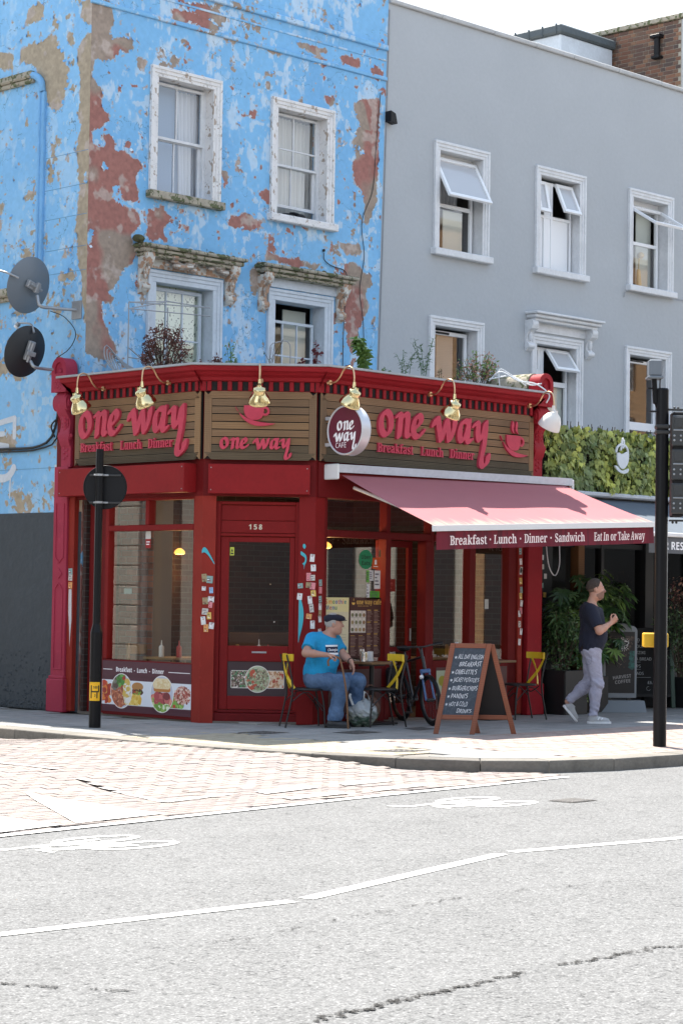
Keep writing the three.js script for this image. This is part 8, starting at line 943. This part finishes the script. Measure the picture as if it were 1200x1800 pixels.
  skinMesh(t, [nets(hair, [-.09, 1.62, -.11], [.18, 1.86, .11], .006)], 'hair', fabric('hairGrey', [.06, .045, .036], { v: 1.5 })); { const fade = inter(grow(hd.skull, .003), half(hd.P(.02, .03, 0), [.9, .1, 0]), half(hd.P(-.03, -.03, 0), [.4, -.9, 0]), half(hd.P(0, .03, 0), [0, 1, 0])); skinMesh(t, [nets(fade, [-.09, 1.6, -.11], [.16, 1.78, .11], .006)], 'hair', fabric('hairFade', [.13, .085, .062], { v: 1.5 })); }
  skinMesh(t, [nets(inter(grow(hd.f, .003), half(hd.P(.035, -.045, 0), [-.5, 1, 0]), half(hd.P(.0, -.09, 0), [-1, 0, 0]), half(hd.P(0, -.118, 0), [0, -1, 0])), [-.02, 1.55, -.1], [.2, 1.72, .1], .005)], 'stubble', fabric('stubble', [.27, .155, .115]));
  const [sR, fR, L] = shoe(t, [-.04, 0, .1], [.25, 0, .115], .046, fabric('shoeGrey', [.42, .42, .42]), mat('soleWhite', [.7, .7, .7], { roughness: .6 })); { const b = new B(fR); b.bar([L * .42, .05, .047], [L * .5, .085, .034], .018, .004).bar([L * .5, .085, .034], [L * .56, .05, .045], .018, .004).bar([L * .56, .05, .045], [L * .64, .075, .03], .018, .004); const q = new THREE.Mesh(b.geo(null), M.soleWhite); q.name = 'side_stripe'; sR.add(q); }
  shoe(t, [-.335, .2, -.09], [-.17, .0, -.08], .046, M.shoeGrey, M.soleWhite);
  { const b = new B().rbox(hR.at(.075, .03, .02), [.03, .05, .02], [0, 0, -.5], .006), q = new THREE.Mesh(b.geo(null), M.black); q.name = 'held_item'; t.add(q); }
}
{ // the seated older man: local +x to the right of the photo, +z towards the viewer
  const t = thing('person', 'older man in turquoise T-shirt, jeans and flat cap, seated with a walking stick', 'person', [.8, 0, .34]); t.rotation.y = -PI / 4;
  const hipR = [-.1, .545, .1], hipL = [-.02, .545, -.12], knR = [.225, .54, .2], anR = [.15, .1, .2], knL = [.42, .545, -.08], anL = [.37, .1, -.1], shR = [-.135, 1.045, .145], shL = [.135, 1.03, -.14], elR = [-.2, .885, .32], wrR = [.05, .868, .39], elL = [.245, .85, -.03], wrL = [.335, .79, .1];
  const up = [0, 1, 0], torso = smin(.09, ell([-.05, .62, .0], [.155, .13, .175], -.7), ell([.0, .77, .01], [.165, .16, .17], -.7), ell([.0, .93, .01], [.13, .17, .17], -.7), cap([-.1, 1.03, .11], [.1, 1.02, -.11], .085)), leg = (h, k, a) => smin(.06, cap(h, k, .1, .072), cap(k, lerp3(k, a, .35), .068, .062), cap(lerp3(k, a, .35), a, .06, .046)), arm = (s, e, w) => smin(.03, cap(s, e, .06, .047), cap(e, lerp3(e, w, .35), .047, .043), cap(lerp3(e, w, .35), w, .043, .029));
  const neck = cap([.03, 1.06, .0], [.1, 1.15, .0], .062, .06), hd = headSDF([.125, 1.225, 0], .98, 1), hR = handSDF(wrR, [.9, -.15, -.1], [0, -1, .1], -1, 1.15), hL = handSDF(wrL, [.35, -.9, .15], [-.8, -.3, .2], 1, .35);
  const legs = smin(.06, leg(hipR, knR, anR), leg(hipL, knL, anL)), body = smin(.04, torso, legs, arm(shR, elR, wrR), arm(shL, elL, wrL), smin(.04, neck, hd.f));
  skinMesh(t, [nets(smin(.012, body, hR.f, hL.f), [-.34, .05, -.34], [.56, 1.4, .5], .0125), nets(hd.f, [.0, 1.08, -.1], [.27, 1.36, .1], .006), nets(hR.f, [-.0, .74, .3], [.26, .94, .48], .0042), nets(hL.f, [.27, .55, .0], [.5, .85, .22], .0042)], 'body', skinMat('skinB', [.43, .24, .175]));
  eyes(t, hd, .95);
  const sleeve = (s, e, k) => { const d = sub(e, s); return inter(grow(cap(s, e, .068, .066), .014, .018), half(lerp3(s, e, k), d)); };
  const shirtF = smin(.03, inter(grow(torso, .018, .045, 9), half([0, .6, 0], [.1, -1, 0]), half([.06, 1.1, .0], [.5, 1, .2])), sleeve(shR, elR, .7), sleeve(shL, elL, .72)); const sh = skinMesh(t, [nets(shirtF, [-.3, .54, -.3], [.34, 1.18, .36], .0115)], 'shirt', fabric('teeBlue', [.015, .29, .55], { v: .8 }));
  { // printed panel on the chest, laid on the cloth
    const n = 14, P = [], U = [], I = [], dir = [.62, 0, .78], rt = [.78, 0, -.62]; for (let j = 0; j <= 6; j++) for (let i = 0; i <= n; i++) { const u = i / n, v = j / 6; let p = add3(add3([.03, .865 + v * .115, .02], rt, (u - .5) * .21), dir, .4), d = 0; for (let k = 0; k < 40; k++) { d = shirtF(p); if (d < .001) break; p = add3(p, dir, -d * .9); } p = add3(p, dir, .003); P.push(...p); U.push(u, v); } for (let j = 0; j < 6; j++) for (let i = 0; i < n; i++) { const a = j * (n + 1) + i; I.push(a, a + 1, a + n + 2, a, a + n + 2, a + n + 1); }
    const g = new THREE.BufferGeometry(); g.setAttribute('position', new THREE.Float32BufferAttribute(P, 3)); g.setAttribute('uv', new THREE.Float32BufferAttribute(U, 2)); g.setIndex(I); g.computeVertexNormals(); const m = new THREE.Mesh(g, new THREE.MeshStandardMaterial({ side: THREE.DoubleSide, roughness: .8, map: ctex(256, 140, (q) => { q.fillStyle = '#e8eaec'; q.fillRect(0, 0, 256, 140); q.fillStyle = '#141c3c'; q.fillRect(0, 26, 256, 86); q.fillStyle = '#fff'; q.font = 'italic bold 46px serif'; q.fillText('Champion', 26, 86); }) })); m.name = 'shirt_print'; sh.add(m);
  }
  const wr = (p) => .02 * (fbm(p[0] * 10 + p[2] * 8 + 3, p[1] * 14 + p[0] * 8, 3, 4096, 207) - .5) * (1 + 1.2 * Math.exp(-((p[1] - .16) ** 2) / .008)), jm = mat('denim', [1, 1, 1], { map: tile(512, 1, (u, v) => { const a = fbm(u * 5, v * 5, 4, 5, 211), b = fbm(u * 60, v * 60, 2, 60, 213), k = clamp(a * 1.5 - .25 + .3 * (b - .5)); return [mix(.025, .12, k), mix(.055, .2, k), mix(.12, .33, k)]; }, true), bumpMap: weave, bumpScale: .0012, roughness: .95 });
  skinMesh(t, [nets(inter((p) => smin(.06, smin(.05, cap(hipR, knR, .108, .085), cap(knR, anR, .082, .076)), smin(.05, cap(hipL, knL, .108, .085), cap(knL, anL, .082, .074)), ell([-.05, .59, 0], [.165, .12, .185], -.7))(p) - .01 - wr(p), half([0, .66, 0], [-.1, 1, 0]), half([0, .085, 0], [0, -1, 0])), [-.3, .05, -.32], [.56, .76, .34], .0115)], 'jeans', jm);
  const sole = mat('soleDark', [.02, .02, .02], { roughness: .7 }); shoe(t, [.06, 0, .2], [.335, 0, .235], .048, mat('shoeDark', [.025, .025, .027], { roughness: .5 }), sole); shoe(t, [.29, 0, -.1], [.56, 0, -.1], .048, M.shoeDark, sole);
  skinMesh(t, [nets(inter(grow(hd.skull, .007, .008, 60), half(hd.P(.02, .02, 0), [1, -.1, 0]), half(hd.P(-.02, -.035, 0), [.4, -1, 0])), [-.02, 1.12, -.11], [.25, 1.36, .11], .006)], 'hair', fabric('hairWhite', [.36, .34, .32]));
  { const c = smin(.03, ell(hd.P(-.005, .078, 0), [.118, .045, .094]), ell(hd.P(.05, .07, 0), [.085, .034, .08]), ell(hd.P(-.06, .055, 0), [.06, .05, .08])), pk = inter(ell(hd.P(.09, .045, 0), [.075, .016, .062]), half(hd.P(.06, .045, 0), [-1, 0, 0])); skinMesh(t, [nets(inter(smin(.012, c, pk), half(hd.P(0, .028, 0), [.12, -1, 0])), [-.04, 1.2, -.12], [.32, 1.38, .12], .006)], 'flat_cap', fabric('capNavy', [.014, .014, .028])); }
  { const q = new THREE.Mesh(boxUV(norm(new THREE.TorusGeometry(.033, .006, 8, 20).applyMatrix4(new THREE.Matrix4().compose(new V3(...lerp3(wrL, elL, .08)), new THREE.Quaternion().setFromUnitVectors(new V3(0, 0, 1), new V3(...sub(wrL, elL)).normalize()), new V3(1, 1, 1))))), M.black); q.name = 'wrist_watch'; t.add(q); }
  // walking stick in his right hand
  const W = (p) => new V3(...p).applyAxisAngle(new V3(0, 1, 0), -PI / 4).add(t.position).toArray(), top_ = hR.at(.095, .03, 0);
  tag(new B().tube([[-.02, -.1, 0], [-.025, -.04, 0], [.01, 0, 0], [.07, .012, 0], [.115, -.02, 0]].map((o) => W(add3(top_, [o[0] - .05, o[1] + .015, o[2]]))), .013, 30, 9).tube([[.065, -.005, 0], [.09, -.1, 0]].map((o) => W(add3(top_, o))).concat([W([top_[0] + .14, .45, .37]), W([.31, .0, .36])]), .011, 30, 9).mesh('walking_stick', mat('stickWood', [.27, .13, .055], { map: T.wood, roughness: .45 })), 'brown wooden walking stick with a crook handle held by the seated man', 'walking stick');
}
scene.traverse((o) => { if (o.isMesh) { o.castShadow = true; o.receiveShadow = true; } });
renderer.render(scene, camera);
